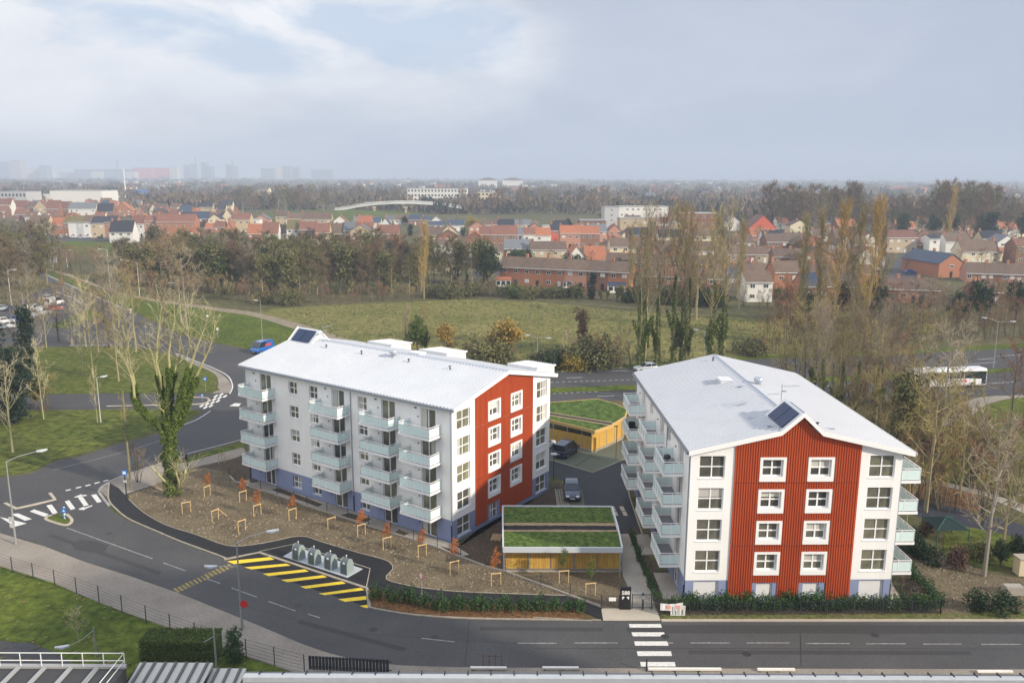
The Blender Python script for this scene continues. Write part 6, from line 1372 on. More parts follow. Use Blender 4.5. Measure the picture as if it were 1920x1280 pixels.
# ---- clods, stones and fallen leaves that roughen the bare soil and the lawns
def inside(p, poly):
    c = False; n = len(poly); j = n-1
    for i in range(n):
        a, b = poly[i], poly[j]
        if (a[1] > p[1]) != (b[1] > p[1]) and p[0] < (b[0]-a[0])*(p[1]-a[1])/(b[1]-a[1])+a[0]: c = not c
        j = i
    return c
def strew(name, label, polys, n, smin, smax, mats, z, flat=False, seed=1):
    rd = random.Random(seed); mb = MB(); P_w = [[G(*q) for q in pl] for pl in polys]; ar = []
    for pl in P_w: xs = [q.x for q in pl]; ys = [q.y for q in pl]; ar.append((min(xs), max(xs), min(ys), max(ys)))
    tot = sum((b-a)*(d-c) for a, b, c, d in ar)
    for pl, (a, b, c, d) in zip(P_w, ar):
        for _ in range(int(n*(b-a)*(d-c)/tot)):
            x, y = rd.uniform(a,b), rd.uniform(c,d)
            if noise.noise(Vector((x*.25,y*.25,seed))) < rd.uniform(-.5,.35) or not inside((x,y), pl): continue
            s = rd.uniform(smin, smax); t = rd.uniform(0,6.28); k = rd.randrange(len(mats)); o = Vector((x,y,z))
            q = [o+Vector((math.cos(t+i*1.57)*s*rd.uniform(.6,1.1), math.sin(t+i*1.57)*s*rd.uniform(.6,1.1), 0)) for i in range(4)]
            if flat: q = [v+Vector((0,0,rd.uniform(0,s*.5))) for v in q]; mb.add(q, [(0,1,2,3)], k)
            else: mb.add(q+[o+Vector((rd.uniform(-.3,.3)*s, rd.uniform(-.3,.3)*s, s*rd.uniform(.5,1.0)))], [(0,1,4),(1,2,4),(2,3,4),(3,0,4)], k)
    STUFF(mb.build(name, mats), label, name.replace('_', ' '))
garden = path_in+[(1127,1140),(1014,1096),(948,1072),(910,1062),(820,1027),(652,973),(576,948.6),(459,909),(440,903),(425,884),(350,872),(300,905),(241,928)]
strew('soil_clods', 'rough clods over the bare soil garden', [garden, [(1690,1120),(1700,1040),(1745,1022),(1790,1050),(1850,1075),(1920,1085),(1920,1146),(1765,1148)]], 16000, .05, .17, [M('clod_a', (.18,.145,.092), .95), M('clod_b', (.12,.092,.062), .95), M('clod_c', (.27,.215,.15), .95)], .045, seed=3)
strew('fallen_leaves', 'fallen leaves scattered on the lawns', [lawnA, lawnB, [(-300,975),(0,1061),(187,1130),(369,1196),(462,1232),(560,1264),(300,1300),(-300,1300)]], 16000, .07, .20, [M('dead_leaf_a', (.21,.15,.065), .9), M('dead_leaf_b', (.07,.085,.02), .9), M('dead_leaf_c', (.13,.15,.035), .9)], .035, True, seed=5)
strew('meadow_tufts', 'dry tufts over the meadow', [[(520,580),(700,571),(860,563),(1000,567),(1150,582),(1300,590),(1440,602),(1480,660),(1300,680),(1050,698),(900,700),(700,655),(600,622)]], 15000, .15, .5, [M('tuft_a', (.20,.16,.07), .95), M('tuft_b', (.08,.095,.03), .95), M('tuft_c', (.15,.14,.05), .95)], .01, seed=7)
# ================================================================ the town beyond the meadow, house by house
WALL = dict(brick=M('town_brick',(.26,.125,.080),.85,col2=(.20,.105,.07),scale=.3,var=.12,fine=2,rnd=.12), orange=M('town_orange_brick',(.36,.155,.088),.85,var=.1,rnd=.08), beige=M('town_beige',(.48,.38,.25),.85,var=.08,rnd=.1),
            cream=M('town_cream',(.66,.58,.40),.8,rnd=.08), white=M('town_white',(.68,.66,.62),.8,var=.04,rnd=.06), grey=M('town_grey',(.42,.42,.43),.8,rnd=.1), dark=M('town_dark_brick',(.17,.095,.075),.85,rnd=.1), pink=M('town_pink_brick',(.46,.24,.17),.85,var=.1,rnd=.1), blue=M('town_blue',(.03,.13,.40),.6), red=M('town_red',(.50,.10,.05),.7))
ROOF = dict(brown=M('tiles_brown',(.105,.070,.052),.8,col2=(.145,.10,.072),scale=.5,var=.15,rnd=.15), red=M('tiles_red',(.21,.09,.062),.8,col2=(.15,.075,.055),scale=.5,var=.15,rnd=.15), orange=M('tiles_orange',(.37,.135,.065),.8,col2=(.29,.11,.06),scale=.6,var=.12,rnd=.1),
            black=M('slates_black',(.022,.025,.035),.5,rnd=.2,var=.1), navy=M('slates_blue',(.035,.055,.09),.5,rnd=.15,var=.1), grey=M('slates_grey',(.13,.14,.155),.7,rnd=.15,var=.1), olive=M('tiles_mossy',(.12,.11,.055),.85,col2=(.16,.13,.05),scale=.4), flat=M('flat_roof',(.30,.30,.29),.8,rnd=.1))
win_w = M('town_window_frame', (.66,.66,.65), .6); win_g = M('town_glass', (.03,.035,.045), .15, spec=.6)
chim_m = M('town_chimney', (.40,.19,.11), .9, rnd=.15)
NWIN = {}
def town_window(w_, h_, lit):
    k = (round(w_,1), round(h_,1), lit)
    if k not in NWIN:
        m = MB(); m.box(-w_/2,-.07,0,w_/2,.03,h_); a = m.build('window', win_w); m2 = MB()
        if lit: m2.box(-w_/2+.12,-.09,.12,w_/2-.12,-.071,h_-.12)
        else: m2.box(-w_/2+.12,-.09,.12,-.06,-.071,h_-.12); m2.box(.06,-.09,.12,w_/2-.12,-.071,h_-.12)
        m2.build('pane', win_g if not lit else M('shutter_pale', (.60,.60,.58), .6), a); NWIN[k] = [a, False]
    a, used = NWIN[k]
    if not used: NWIN[k][1] = True; return a
    o = a.copy(); COL.objects.link(o)
    for ch in a.children: c = ch.copy(); COL.objects.link(c); c.parent = o
    return o
hr = random.Random(77)
HPOS = []
def house(x0, x1, yb, ye, yr, wall, roof, label, style='side', d=8.5, chim=1, storeys=2, wins=None, rz=0, name='house', cat='house', group='houses of the town', ybr=None, yer=None):
    A = G(x0, yb); B = G(x1, ybr or yb); c = (A+B)/2; w_ = (B-A).length; Y = c.y; xm = (x0+x1)/2; HPOS.append((c.x, c.y, w_/2))
    h = max(2.2, GH(xm, Y, (ye+(yer or ye))/2)); ang = math.atan2(B.y-A.y, B.x-A.x)+rz
    zr = GH(xm, Y+d/2, yr) if style == 'side' else GH(xm, Y, yr)
    rise = max(1.2, min(zr-h, d*.75)) if yr is not None else 0
    o = E(name, c, ang); T(o, label, cat, group); mb = MB(); hw = w_/2
    if style == 'flat':
        mb.box(-hw,0,0,hw,d,h); mb.build('wall', WALL[wall], o); r = MB(); r.box(-hw-.15,-.15,h+.003,hw+.15,d+.15,h+.4); ro = r.build('roof', ROOF[roof], o)
    elif style == 'side':
        mb.extr([(-hw,0,0),(-hw,0,h),(-hw,d/2,h+rise),(-hw,d,h),(-hw,d,0)][::-1], (w_,0,0)); mb.build('wall', WALL[wall], o)
        r = MB(); k = rise/(d/2); e = .35
        for s in (0, 1):
            y0, y1 = (-e, d/2) if s == 0 else (d+e, d/2); r.extr([(-hw-.12,y0,h-k*e+.05),(-hw-.12,y1,h+rise+.05),(-hw-.12,y1,h+rise+.25),(-hw-.12,y0,h-k*e+.22)][::1 if s else -1], (w_+.24,0,0))
        ro = r.build('roof', ROOF[roof], o)
    else:
        mb.extr([(-hw,0,0),(hw,0,0),(hw,0,h),(0,0,h+rise),(-hw,0,h)], (0,d,0)); mb.build('wall', WALL[wall], o)
        r = MB(); k = rise/hw; e = .35
        for s in (-1, 1): r.extr([(s*(hw+e),-.25,h-k*e+.05),(0,-.25,h+rise+.05),(0,-.25,h+rise+.25),(s*(hw+e),-.25,h-k*e+.22)][::1 if s < 0 else -1], (0,d+.5,0))
        ro = r.build('roof', ROOF[roof], o)
    if style == 'side':
        g = MB(); g.box(-hw-.1,-.46,h-.35,hw+.1,-.34,h-.12); g.build('gutter', win_w, ro)
    for i in range(chim):
        if style == 'flat': break
        cx = (-hw+.5 if i == 0 else hw-.5) if style == 'side' else hr.choice([-.4,.4]); cy = d/2 if style == 'side' else d*.5
        m = MB(); m.box(cx-.35,cy-.45,h+rise-.6,cx+.35,cy+.45,h+rise+1.1); m.box(cx-.4,cy-.5,h+rise+1.102,cx+.4,cy+.5,h+rise+1.25); m.build('chimney', chim_m, ro)
    if wins is None: wins = max(1, min(5, int(w_/3.0)))
    st = max(1, min(storeys, int(h/2.4))); far = Y > 700
    for s in range(st):
        z = h*(s+.38)/st if st > 1 else h*.42
        for j in range(wins):
            x = -hw+w_*(j+.5)/wins; ww = min(1.5 if not far else 1.7, w_/wins*.6)
            if s == 0 and j == wins//2 and style != 'flat':
                m = MB(); m.box(x-.5,-.06,0,x+.5,.02,2.1); m.build('door', hr.choice([win_g, WALL['dark'], win_w]), o); continue
            q = town_window(ww, 1.15, hr.random() < .3); q.parent = o; q.location = (x, 0, min(z, h-1.3))
    return o
def H_(rows):
    for r in rows:
        x0, x1, yb, ye, yr, wl, rf, lab = r[:8]; kw = r[8] if len(r) > 8 else {}; house(x0, x1, yb, ye, yr, wl, rf, lab, **kw)
gb = dict(style='gable')
H_([(55,92,447,420,404,'beige','brown','beige house under a dark brown roof, leftmost of the street row at left'), (92,121,446,422,408,'orange','orange','orange brick house with an orange roof behind the teal lorry'),
 (121,130,446,418,408,'brick','olive','narrow brick house right of the orange one in the left street row'), (130,145,446,416,406,'white','olive','white and red house in the middle of the left street row'),
 (145,158,446,416,405,'grey','olive','narrow grey house right of the white and red one'), (158,172,446,416,404,'white','brown','white house with brown mansard roof in the left street row'),
 (172,198,446,418,406,'beige','black','cream brick house with a black roof in the left street row'), (198,220,446,416,405,'orange','black','orange brick house with a black roof at the end of the row'),
 (206,250,455,435,414,'white','black','white house with a steep black roof standing in front of the left street row'), (248,272,445,419,404,'white','red','white house with red tiled roof right of the black roofed one'),
 (272,295,445,414,404,'pink','red','pink brick house beside the wide orange brick one'), (295,367,446,416,402,'orange','red','wide orange brick house with white cornice above the woodland',dict(wins=5)),
 (-15,22,404,384,373,'white','red','white house with red roof cut by the left edge'), (26,50,402,390,376,'pink','red','pink gabled house with dark red roof near the left edge'), (52,66,402,388,378,'dark','brown','dark narrow house beside the beige gable'),
 (64,90,404,390,374,'beige','red','tall beige gable wall with a red roof behind the left street row',gb), (88,111,406,391,375,'brick','red','brick house with dark red roof behind the left row, left of its twin'), (111,133,405,391,378,'brick','red','brick house with lighter red roof behind the left row'),
 (130,181,409,391,380,'white','grey','white house with shallow grey roof and four windows behind the left row'), (152,181,394,386,374,'pink','red','brown gable rising behind the white house with the grey roof',gb), (182,212,409,397,378,'brick','black','brick house with steep dark roof behind the black roofed row end'),
 (214,246,406,394,377,'orange','orange','house with a bright orange roof behind the left row',gb), (190,215,395,388,376,'grey','navy','grey house with blue slates left of the bright orange roof'), (255,272,408,398,386,'pink','brown','small pink gable right of the bright orange roof',gb),
 (268,283,404,396,386,'white','brown','small white windowed house with brown roof left of the white gable'), (281,296,405,394,383,'cream','brown','narrow cream gable in the back row above the wide orange house',gb), (286,303,408,400,391,'dark','navy','low house with dark blue slates above the wide orange house'),
 (300,316,408,400,390,'pink','red','pink house with dark red roof above the wide orange house'), (316,334,408,402,392,'orange','red','small red roofed house left of the dark blue roof'), (336,360,408,399,385,'orange','navy','house with dark blue roof and orange gable behind the wide orange house'),
 (358,372,408,400,390,'orange','orange','small orange house right of the dark blue roof'), (362,392,425,410,397,'dark','navy','dark brick house with slate roof and white windows right of the wide orange one'), (392,405,424,408,398,'dark','brown','narrow dark brick house beside the slate roofed one'),
 (404,420,423,405,393,'brick','brown','brick house with brown roof left of the cream gable'), (417,438,424,408,392,'cream','brown','pointed cream gable above the golden tree',gb), (436,446,420,402,391,'pink','red','narrow pink gable right of the pointed cream one',gb),
 (384,402,436,428,419,'orange','orange','low house with orange roof at the wood edge, left of the golden tree'), (402,421,436,426,415,'orange','red','house with red orange roof beside the low orange roofed one'), (424,437,440,430,416,'pink','orange','small pink gable right above the golden tree',gb),
 (436,470,436,411,400,'beige','red','beige house with hipped dark red roof beyond the golden tree'), (470,487,432,412,410,'white','flat','white flat roofed annex beside the hipped dark red roof',dict(style='flat')),
 (464,496,450,438,420,'orange','orange','house with orange roof above the woodland, left of centre'), (492,522,450,438,417,'white','red','white house with dark red roof and dormer above the woodland'), (516,540,448,438,423,'white','brown','house with dark brown roof right of the dormered one'),
 (538,562,449,430,412,'white','olive','white house with mossy olive roof and two skylights'), (562,590,450,430,416,'brick','red','brick house with red brown roof right of the mossy one'), (592,618,452,436,419,'beige','red','house with red brown roof and tall pale chimney in the middle row'),
 (618,645,450,438,419,'brick','brown','brown roofed house left of the grey roofed one in the middle row'), (645,668,450,432,416,'beige','grey','beige house with grey slates in the middle row'), (666,700,452,435,417,'white','red','white house with steep brick red roof and white gable'),
 (566,622,430,411,398,'beige','brown','long beige house with wide brown roof behind the middle row'), (484,504,468,458,447,'cream','brown','low cream house in front of the dormered one among the trees'), (584,601,462,452,443,'cream','orange','small cream gable poking from the woodland',gb),
 (706,748,462,438,422,'orange','red','orange brick house with brick red roof in front of dark conifers'), (662,680,424,416,407,'white','grey','white house with grey roof behind the steep red one'), (680,698,424,415,407,'white','grey','white gabled house with grey roof near the footbridge bank',gb),
 (697,714,428,417,408,'white','navy','white house with dark blue roof left of the white triangle gable'), (712,734,433,424,409,'white','navy','white triangular gable behind the orange brick house',gb), (722,742,419,411,404,'white','grey','pale house with grey roof below the footbridge'),
 (740,768,421,412,403,'white','brown','white house with brown roof and white gables below the footbridge'), (766,792,422,412,403,'brick','navy','house with navy roof and brick gable below the footbridge'), (792,810,420,413,406,'grey','navy','grey blue roofed house left of the double white gable'),
 (808,828,420,415,406,'white','grey','double white gable below the right end of the footbridge',gb), (800,833,437,422,415,'brick','navy','brick house with navy roof in front of the double white gable'), (838,870,434,422,413,'white','navy','white house with dark blue slates left of the yellow willow'),
 (825,860,452,438,423,'cream','brown','cream gable with two small windows below the yellow willow',gb), (806,838,482,459,450,'white','brown','white modern house, leftmost of the stepped white group'), (832,874,489,462,450,'white','brown','white modern house with dark lean to roof, second of the stepped group'),
 (876,904,492,468,455,'white','brown','white modern house, third of the stepped group'), (906,944,495,472,459,'cream','brown','cream modern house, rightmost of the stepped group'), (802,862,513,499,489,'cream','brown','low cream bungalow with brown roof at the wood edge',gb),
 (680,703,480,468,455,'white','brown','white gable half hidden by the woodland left of centre',gb), (752,792,500,480,467,'cream','brown','cream gable half hidden by bare trees right of the columnar tree',gb),
 (899,921,453,439,425,'brick','red','red roofed brick house beside the yellow willow'), (921,970,464,440,423,'brick','red','large brick house with red brown roof right of the willow',dict(chim=2)), (908,941,428,421,413,'cream','brown','cream house in the row behind the large brick one'),
 (941,996,428,421,412,'cream','grey','long cream house in the back row with grey roof'), (968,982,450,440,426,'grey','grey','narrow grey house between brick houses right of the willow'), (982,1004,455,439,427,'white','red','white house with red roof, left of the orange roofed pair'),
 (1004,1033,455,441,427,'white','orange','white house with orange roof left of the narrow slate one'), (1033,1050,454,432,420,'red','black','narrow red house with black roof'), (1050,1088,466,437,423,'pink','orange','left half of the big orange roofed pair'),
 (1088,1124,466,438,424,'brick','orange','right half of the big orange roofed pair'), (945,995,482,466,449,'dark','grey','slate roofed house with dormer behind the big green tree'), (995,1062,484,468,453,'beige','brown','long beige bungalow with brown roof behind the terrace'),
 (995,1010,430,425,415,'grey','grey','small grey roof in the back row right of the cream ones'), (1018,1034,430,424,418,'white','flat','pale skylit roof in the back row',dict(style='flat')), (1064,1098,500,484,462,'white','orange','white timbered gable with a huge bright orange roof',dict(style='gable',d=14,chim=0)),
 (1098,1138,500,487,462,'white','orange','right wing of the huge bright orange roof beside the timbered gable',dict(d=12,chim=0)), (1088,1135,440,414,412,'dark','flat','low dark brick building left of the white block',dict(style='flat',d=12)), (1133,1160,428,389,387,'grey','flat','grey end wing of the white block on the hill line',dict(style='flat',d=14,wins=1,storeys=4,name='apartment_building',cat='building')),
 (1160,1252,428,388,386,'white','flat','long white block with rows of small windows',dict(style='flat',d=14,wins=9,storeys=4,name='apartment_building',cat='building')), (1162,1236,440,410,408,'beige','flat','brown grey flat block in front of the long white one',dict(style='flat',d=10,wins=4)),
 (1278,1342,452,401,399,'brick','flat','brown brick flats among the poplars right of the white block',dict(style='flat',d=14,wins=4,storeys=4,name='apartment_building',cat='building')), (1262,1280,452,418,416,'beige','flat','beige flats wing left of the brown brick flats',dict(style='flat',d=12,storeys=3)),
   
   
   (1295,1360,480,465,455,'grey','flat','low pale roofs behind the poplars',dict(style='flat',d=10)),
   (1372,1385,470,458,444,'white','brown','slim white gable among the poplars',gb),
 (1408,1445,452,442,428,'orange','orange','low orange brick building before the red roofed hall',dict(chim=0)), (1406,1454,440,426,404,'red','red','hall with a steep dark red pyramid roof',dict(style='gable',chim=0,d=14)), (1430,1468,462,446,432,'white','black','white house with dark green black roof and white gable'),
 (1468,1525,462,453,437,'beige','brown','long brown roofed house behind the columnar trees'),  
 (1525,1562,462,443,430,'white','brown','white gabled house between the columnar trees'), (1565,1604,466,444,430,'brick','brown','brick house with white windows between the columnar trees'), 
 (1662,1718,474,445,432,'beige','red','tan house with red roof by the parked white car',dict(wins=4)), (1718,1740,474,458,454,'dark','red','low dark house right of the tan one'), (1741,1760,476,447,440,'white','black','narrow white house with dark roof beside the street'), (1788,1812,462,446,434,'brick','red','red roofed house behind the reddish columnar tree'),
 (1757,1808,520,494,477,'orange','navy','plain orange brick gable with dark slate roof beside the parked cars',dict(style='gable',d=22,wins=1,chim=1,rz=.12)), (1802,1872,494,472,450,'cream','brown','villa with broad hipped brown roof and white terrace',dict(chim=2)), (1872,1890,490,472,464,'cream','orange','small cream annex right of the villa'),
 (1903,1940,496,462,448,'brick','red','brick house with bay window at the right edge')])
# long brick terraces, unit by unit
def terrace(x0, x1, n, f, walls, roofs, phrase, **kw):
    for i in range(n):
        a, b = x0+(x1-x0)*i/n, x0+(x1-x0)*(i+1)/n; m = (a+b)/2; house(a, b-.2, f(a)[0], f(m)[1], f(m)[2], walls[i % len(walls)], roofs[i % len(roofs)], 'brick terraced house, %s from the left in %s' % (nth(i), phrase), group=phrase, ybr=f(b)[0], **kw)
terrace(937,1180,6, lambda x: (534+(x-937)*.055, 499+(x-937)*.047, 481+(x-937)*.045), ['orange','orange','orange','pink','brick'], ['brown'], 'the long terrace above the meadow', wins=2, d=8)
terrace(1205,1322,3, lambda x: (545+(x-1205)*.03, 516+(x-1205)*.03, 499+(x-1205)*.03), ['brick','pink'], ['brown','red'], 'the terrace behind the poplars', wins=2, d=8)
terrace(1325,1395,2, lambda x: (556, 522, 503), ['brick','beige'], ['brown','navy'], 'the pair behind the right poplars', wins=2, d=8)
terrace(1137,1292,6, lambda x: (483+(x-1137)*.01, 466+(x-1137)*.012, 450+(x-1137)*.014), ['beige','white','beige'], ['brown'], 'the bungalow row behind the orange roof', wins=2, d=8)
terrace(1135,1340,7, lambda x: (508+(x-1135)*.03, 489+(x-1135)*.034, 474+(x-1135)*.032), ['brick','orange','brick'], ['brown'], 'the second row behind the long terrace', wins=2, d=8)
terrace(1345,1440,4, lambda x: (493, 477, 462), ['brick','beige'], ['brown'], 'the row ending in a white gable', wins=2, d=8)
terrace(1450,1640,6, lambda x: (499+(x-1450)*.01, 481+(x-1450)*.012, 466+(x-1450)*.015), ['brick','pink','orange'], ['brown','brown','grey'], 'the row behind the golden columns', wins=2, d=8)
terrace(1340,1640,8, lambda x: (530, 510+(x-1340)*.01, 494+(x-1340)*.01), ['brick','orange','brick'], ['brown'], 'the row behind the pale grey house', wins=2, d=8)
house(1397,1447,566,528,509,'white','brown','pale grey two storey house with white windows at the meadow corner',wins=2)
house(1450,1500,556,510,490,'orange','brown','orange brick house right of the pale grey one',wins=2)
terrace(1503,1600,3, lambda x: (566, 536, 512), ['orange','brick','beige'], ['navy','brown'], 'the front row of the golden columns', wins=2, d=8)
terrace(1645,1760,3, lambda x: (566+(x-1645)*.03, 540+(x-1645)*.03, 520+(x-1645)*.03), ['brick','pink'], ['brown'], 'the terrace below the parked cars', wins=2, d=8)
terrace(1810,1930,3, lambda x: (528+(x-1810)*.03, 511+(x-1810)*.03, 492+(x-1810)*.03), ['pink','brick'], ['brown'], 'the dark right terrace', wins=3, d=8)
house(1836,1878,568,547,527,'brick','brown','brick house among bare trees below the right terrace')
# smaller houses that fill the streets in between
fr_ = random.Random(31); FL_ = []
for (xa, ya, xb, yb_, n) in [(-10,392,440,400,26),(0,412,210,432,9),(300,418,460,426,7),(440,425,700,428,10),(640,455,900,470,12),(880,440,1140,446,9),(1120,455,1480,470,16),(1140,488,1330,500,8),(1330,474,1640,480,12),(1500,500,1640,510,6),(1640,440,1920,446,10),(1720,470,1920,478,8),(1180,430,1640,438,14)]:
    for i in range(n):
        x = xa+(xb-xa)*(i+fr_.random())/n; y = ya+(yb_-ya)*(i/n)+fr_.uniform(-5,5); g = G(x, y); w_ = fr_.uniform(7,12)
        if any(abs(g.x-a) < w_/2+c+1 and abs(g.y-b-4) < 13 for a, b, c in HPOS): continue
        FL_.append((x, y, w_)); HPOS.append((g.x, g.y, w_/2))
FL_.sort()
for i, (x, y, w_) in enumerate(FL_):
    g = G(x, y); k = FPX*w_/2/g.y; hh = fr_.uniform(4.5,6.2); pe = FPX*hh/g.y; rr_ = FPX*3.2/g.y; wl = fr_.choice(['brick','brick','white','white','beige','pink','cream']); rf = fr_.choice(['red','brown','brown','orange','grey','black','brown'])
    st = fr_.choice(['side','side','gable']); house(x-k, x+k, y, y-pe, y-pe-rr_-(2 if st == 'side' else 0), wl, rf, 'small %s house with %s roof filling the town, %s from the left' % (wl, rf, nth(i)), style=st, d=fr_.uniform(7,10), group='small houses filling the town')
# garden lean-tos of the long terrace
for i, (a, b, y, col, lab) in enumerate([(930,958,538,'orange','orange roofed garden lean to at the left end of the long terrace'),(1040,1056,538,'flat','white lean to of the long terrace'),(1056,1074,541,'grey','grey roofed lean to right of the white one'),(1140,1172,549,'navy','glazed lean to at the right part of the long terrace')]):
    A = G(a, y); B = G(b, y); w_ = B.x-A.x; o = E('lean_to', A); T(o, lab, 'lean-to'); m = MB(); m.box(0,0,0,w_,2.4,2.2); m.build('wall', WALL['white'], o); m = MB(); m.extr([(-.15,-.25,2.2),(-.15,2.5,2.9),(-.15,2.5,3.05),(-.15,-.25,2.35)], (w_+.3,0,0)); m.build('roof', ROOF[col], o)
    m = MB(); [m.box(w_*(j+.1)/3,-.04,.7,w_*(j+.85)/3,-.004,1.9) for j in range(3)]; m.build('window', win_g, o)
# ---- big buildings and landmarks farther out
def block(x0, x1, yb, yt, wall, label, d=20, rows=0, name='warehouse', cat='warehouse', Y=None, z0=0, group=None, roof='flat', step=0):
    if Y is None: A = G(x0, yb); Y = A.y
    X0 = ray(x0, 330); X0 = X0.x/X0.y*Y; X1 = ray(x1, 330); X1 = X1.x/X1.y*Y; h = GH((x0+x1)/2, Y, yt); o = E(name, (X0, Y, z0)); T(o, label, cat, group); w_ = X1-X0
    m = MB(); m.box(0,0,0,w_,d,h); m.build('wall', WALL.get(wall) or MATS[wall], o); m = MB(); t = max(.4, h*.03); m.box(-t*.3,-t*.3,h+.01,w_+t*.3,d+t*.3,h+t); m.build('roof', ROOF[roof], o)
    for r in range(rows):
        m = MB(); z = h*(r+.35)/rows; n = max(3, int(w_/3.5)); [m.box(w_*(j+.25)/n,-.12,z,w_*(j+.75)/n,-.01,z+h/rows*.42) for j in range(n)]; m.build('window_band', win_g, o)
    return o
M('plant_pale', (.66,.60,.48), .8); M('plant_grey', (.28,.30,.34), .8); M('plant_beige', (.50,.43,.36), .8); M('plant_red', (.62,.13,.07), .8)
block(90,187,384,358,'white','long white warehouse behind the left houses',d=40,rows=0); block(68,92,380,364,'white','small white shed at the left end of the long warehouse',d=20); block(-10,45,386,360,'grey','grey glazed hall at the left edge behind the houses',d=30,rows=2)
block(207,258,366,356,'blue','bright blue hangar below the pale mast',d=30); block(206,228,368,361,'white','low white shed in front of the blue hangar',d=12); block(192,228,370,364,'cream','pale low wall building left of the mast',d=10)
block(290,332,356,349,'grey','pale long shed on the plain right of the mast',d=20); block(380,412,343,337,'grey','greenish far shed on the plain',d=25)
g = G(236,369); o = E('mast', g); T(o, 'tall pale mast rising beside the blue hangar', 'mast'); h_ = GH(233, g.y, 316); m = MB(); m.tube([(0,0,0),(0,0,h_)], [1.0,.7], 10); m.build('pole', M('mast_pale', (.72,.74,.76), .5), o)
block(763,876,388,354,'white','long white slab of flats behind the woodland beyond the footbridge',d=14,rows=4,name='apartment_building',cat='building'); block(895,938,392,361,'cream','white slab end block right of the long slab of flats',d=14,rows=4,name='apartment_building',cat='building')
for a, b, lab in ((897,932,'hip roofed block on the skyline, left one'),(942,980,'hip roofed block on the skyline, right one')):
    A = G(a,352); B = G(b,352); w_ = B.x-A.x; h = GH(a, A.y, 338); o = E('apartment_building', A); T(o, lab, 'building'); m = MB(); m.box(0,0,0,w_,20,h); m.build('wall', WALL['white'], o); m = MB(); m.add([(-1,-1,h),(w_+1,-1,h),(w_+1,21,h),(-1,21,h),(w_*.35,10,h+7),(w_*.65,10,h+7)], [(0,1,5,4),(1,2,5),(2,3,4,5),(3,0,4),(3,2,1,0)]); m.build('roof', ROOF['brown'], o)
for i, (a, b, yb, yt, wl) in enumerate([(22,40,None,284,'plant_beige'),(41,70,None,310,'plant_pale'),(70,95,None,314,'plant_pale'),(83,93,None,307,'plant_pale'),(0,18,None,288,'plant_grey'),(171,186,None,319,'plant_pale'),(235,252,None,320,'plant_pale'),(251,284,None,307,'plant_red'),(284,318,None,308,'plant_red'),
   (112,205,None,322,'plant_beige'),(74,88,None,300,'plant_grey'),(318,332,None,305,'plant_pale'),(345,356,None,300,'plant_grey'),(356,364,None,296,'plant_grey'),(378,386,None,291,'plant_grey'),(386,396,None,302,'plant_grey'),(424,434,None,297,'plant_grey'),(434,442,None,303,'plant_grey'),(490,512,None,309,'plant_grey'),(512,530,None,305,'plant_pale'),(530,545,None,302,'plant_grey'),(545,560,None,306,'plant_grey'),(584,622,None,314,'plant_grey'),(140,250,None,312,'plant_grey')]):
    block(a, b, None, yt+(326-yt)*.42, wl, '%s works building on the hazy left skyline, %s of them from the left' % ({'plant_beige':'beige','plant_pale':'pale','plant_grey':'grey','plant_red':'orange red'}[wl], nth(sorted([22,41,70,83,0,171,235,251,284,112,74,318,345,356,378,386,424,434,490,512,530,545,584,140]).index(a))), d=60, name='factory_building', cat='factory', Y=5000+(i % 5)*60, group='works on the left skyline')
for x_, t_, lab in ((222,292,'thin chimney on the left skyline'),(368,288,'tall thin stack on the left skyline, middle one'),(437,292,'double stack tower on the left skyline')):
    Y = 4950; r = ray(x_, 330); h = GH(x_, Y, t_); o = E('chimney_stack', (r.x/r.y*Y, Y, 0)); T(o, lab, 'chimney'); h *= .85; m = MB(); m.tube([(0,0,0),(0,0,h)], [5,3.2], 10); m.build('stack', MATS['plant_grey'], o)
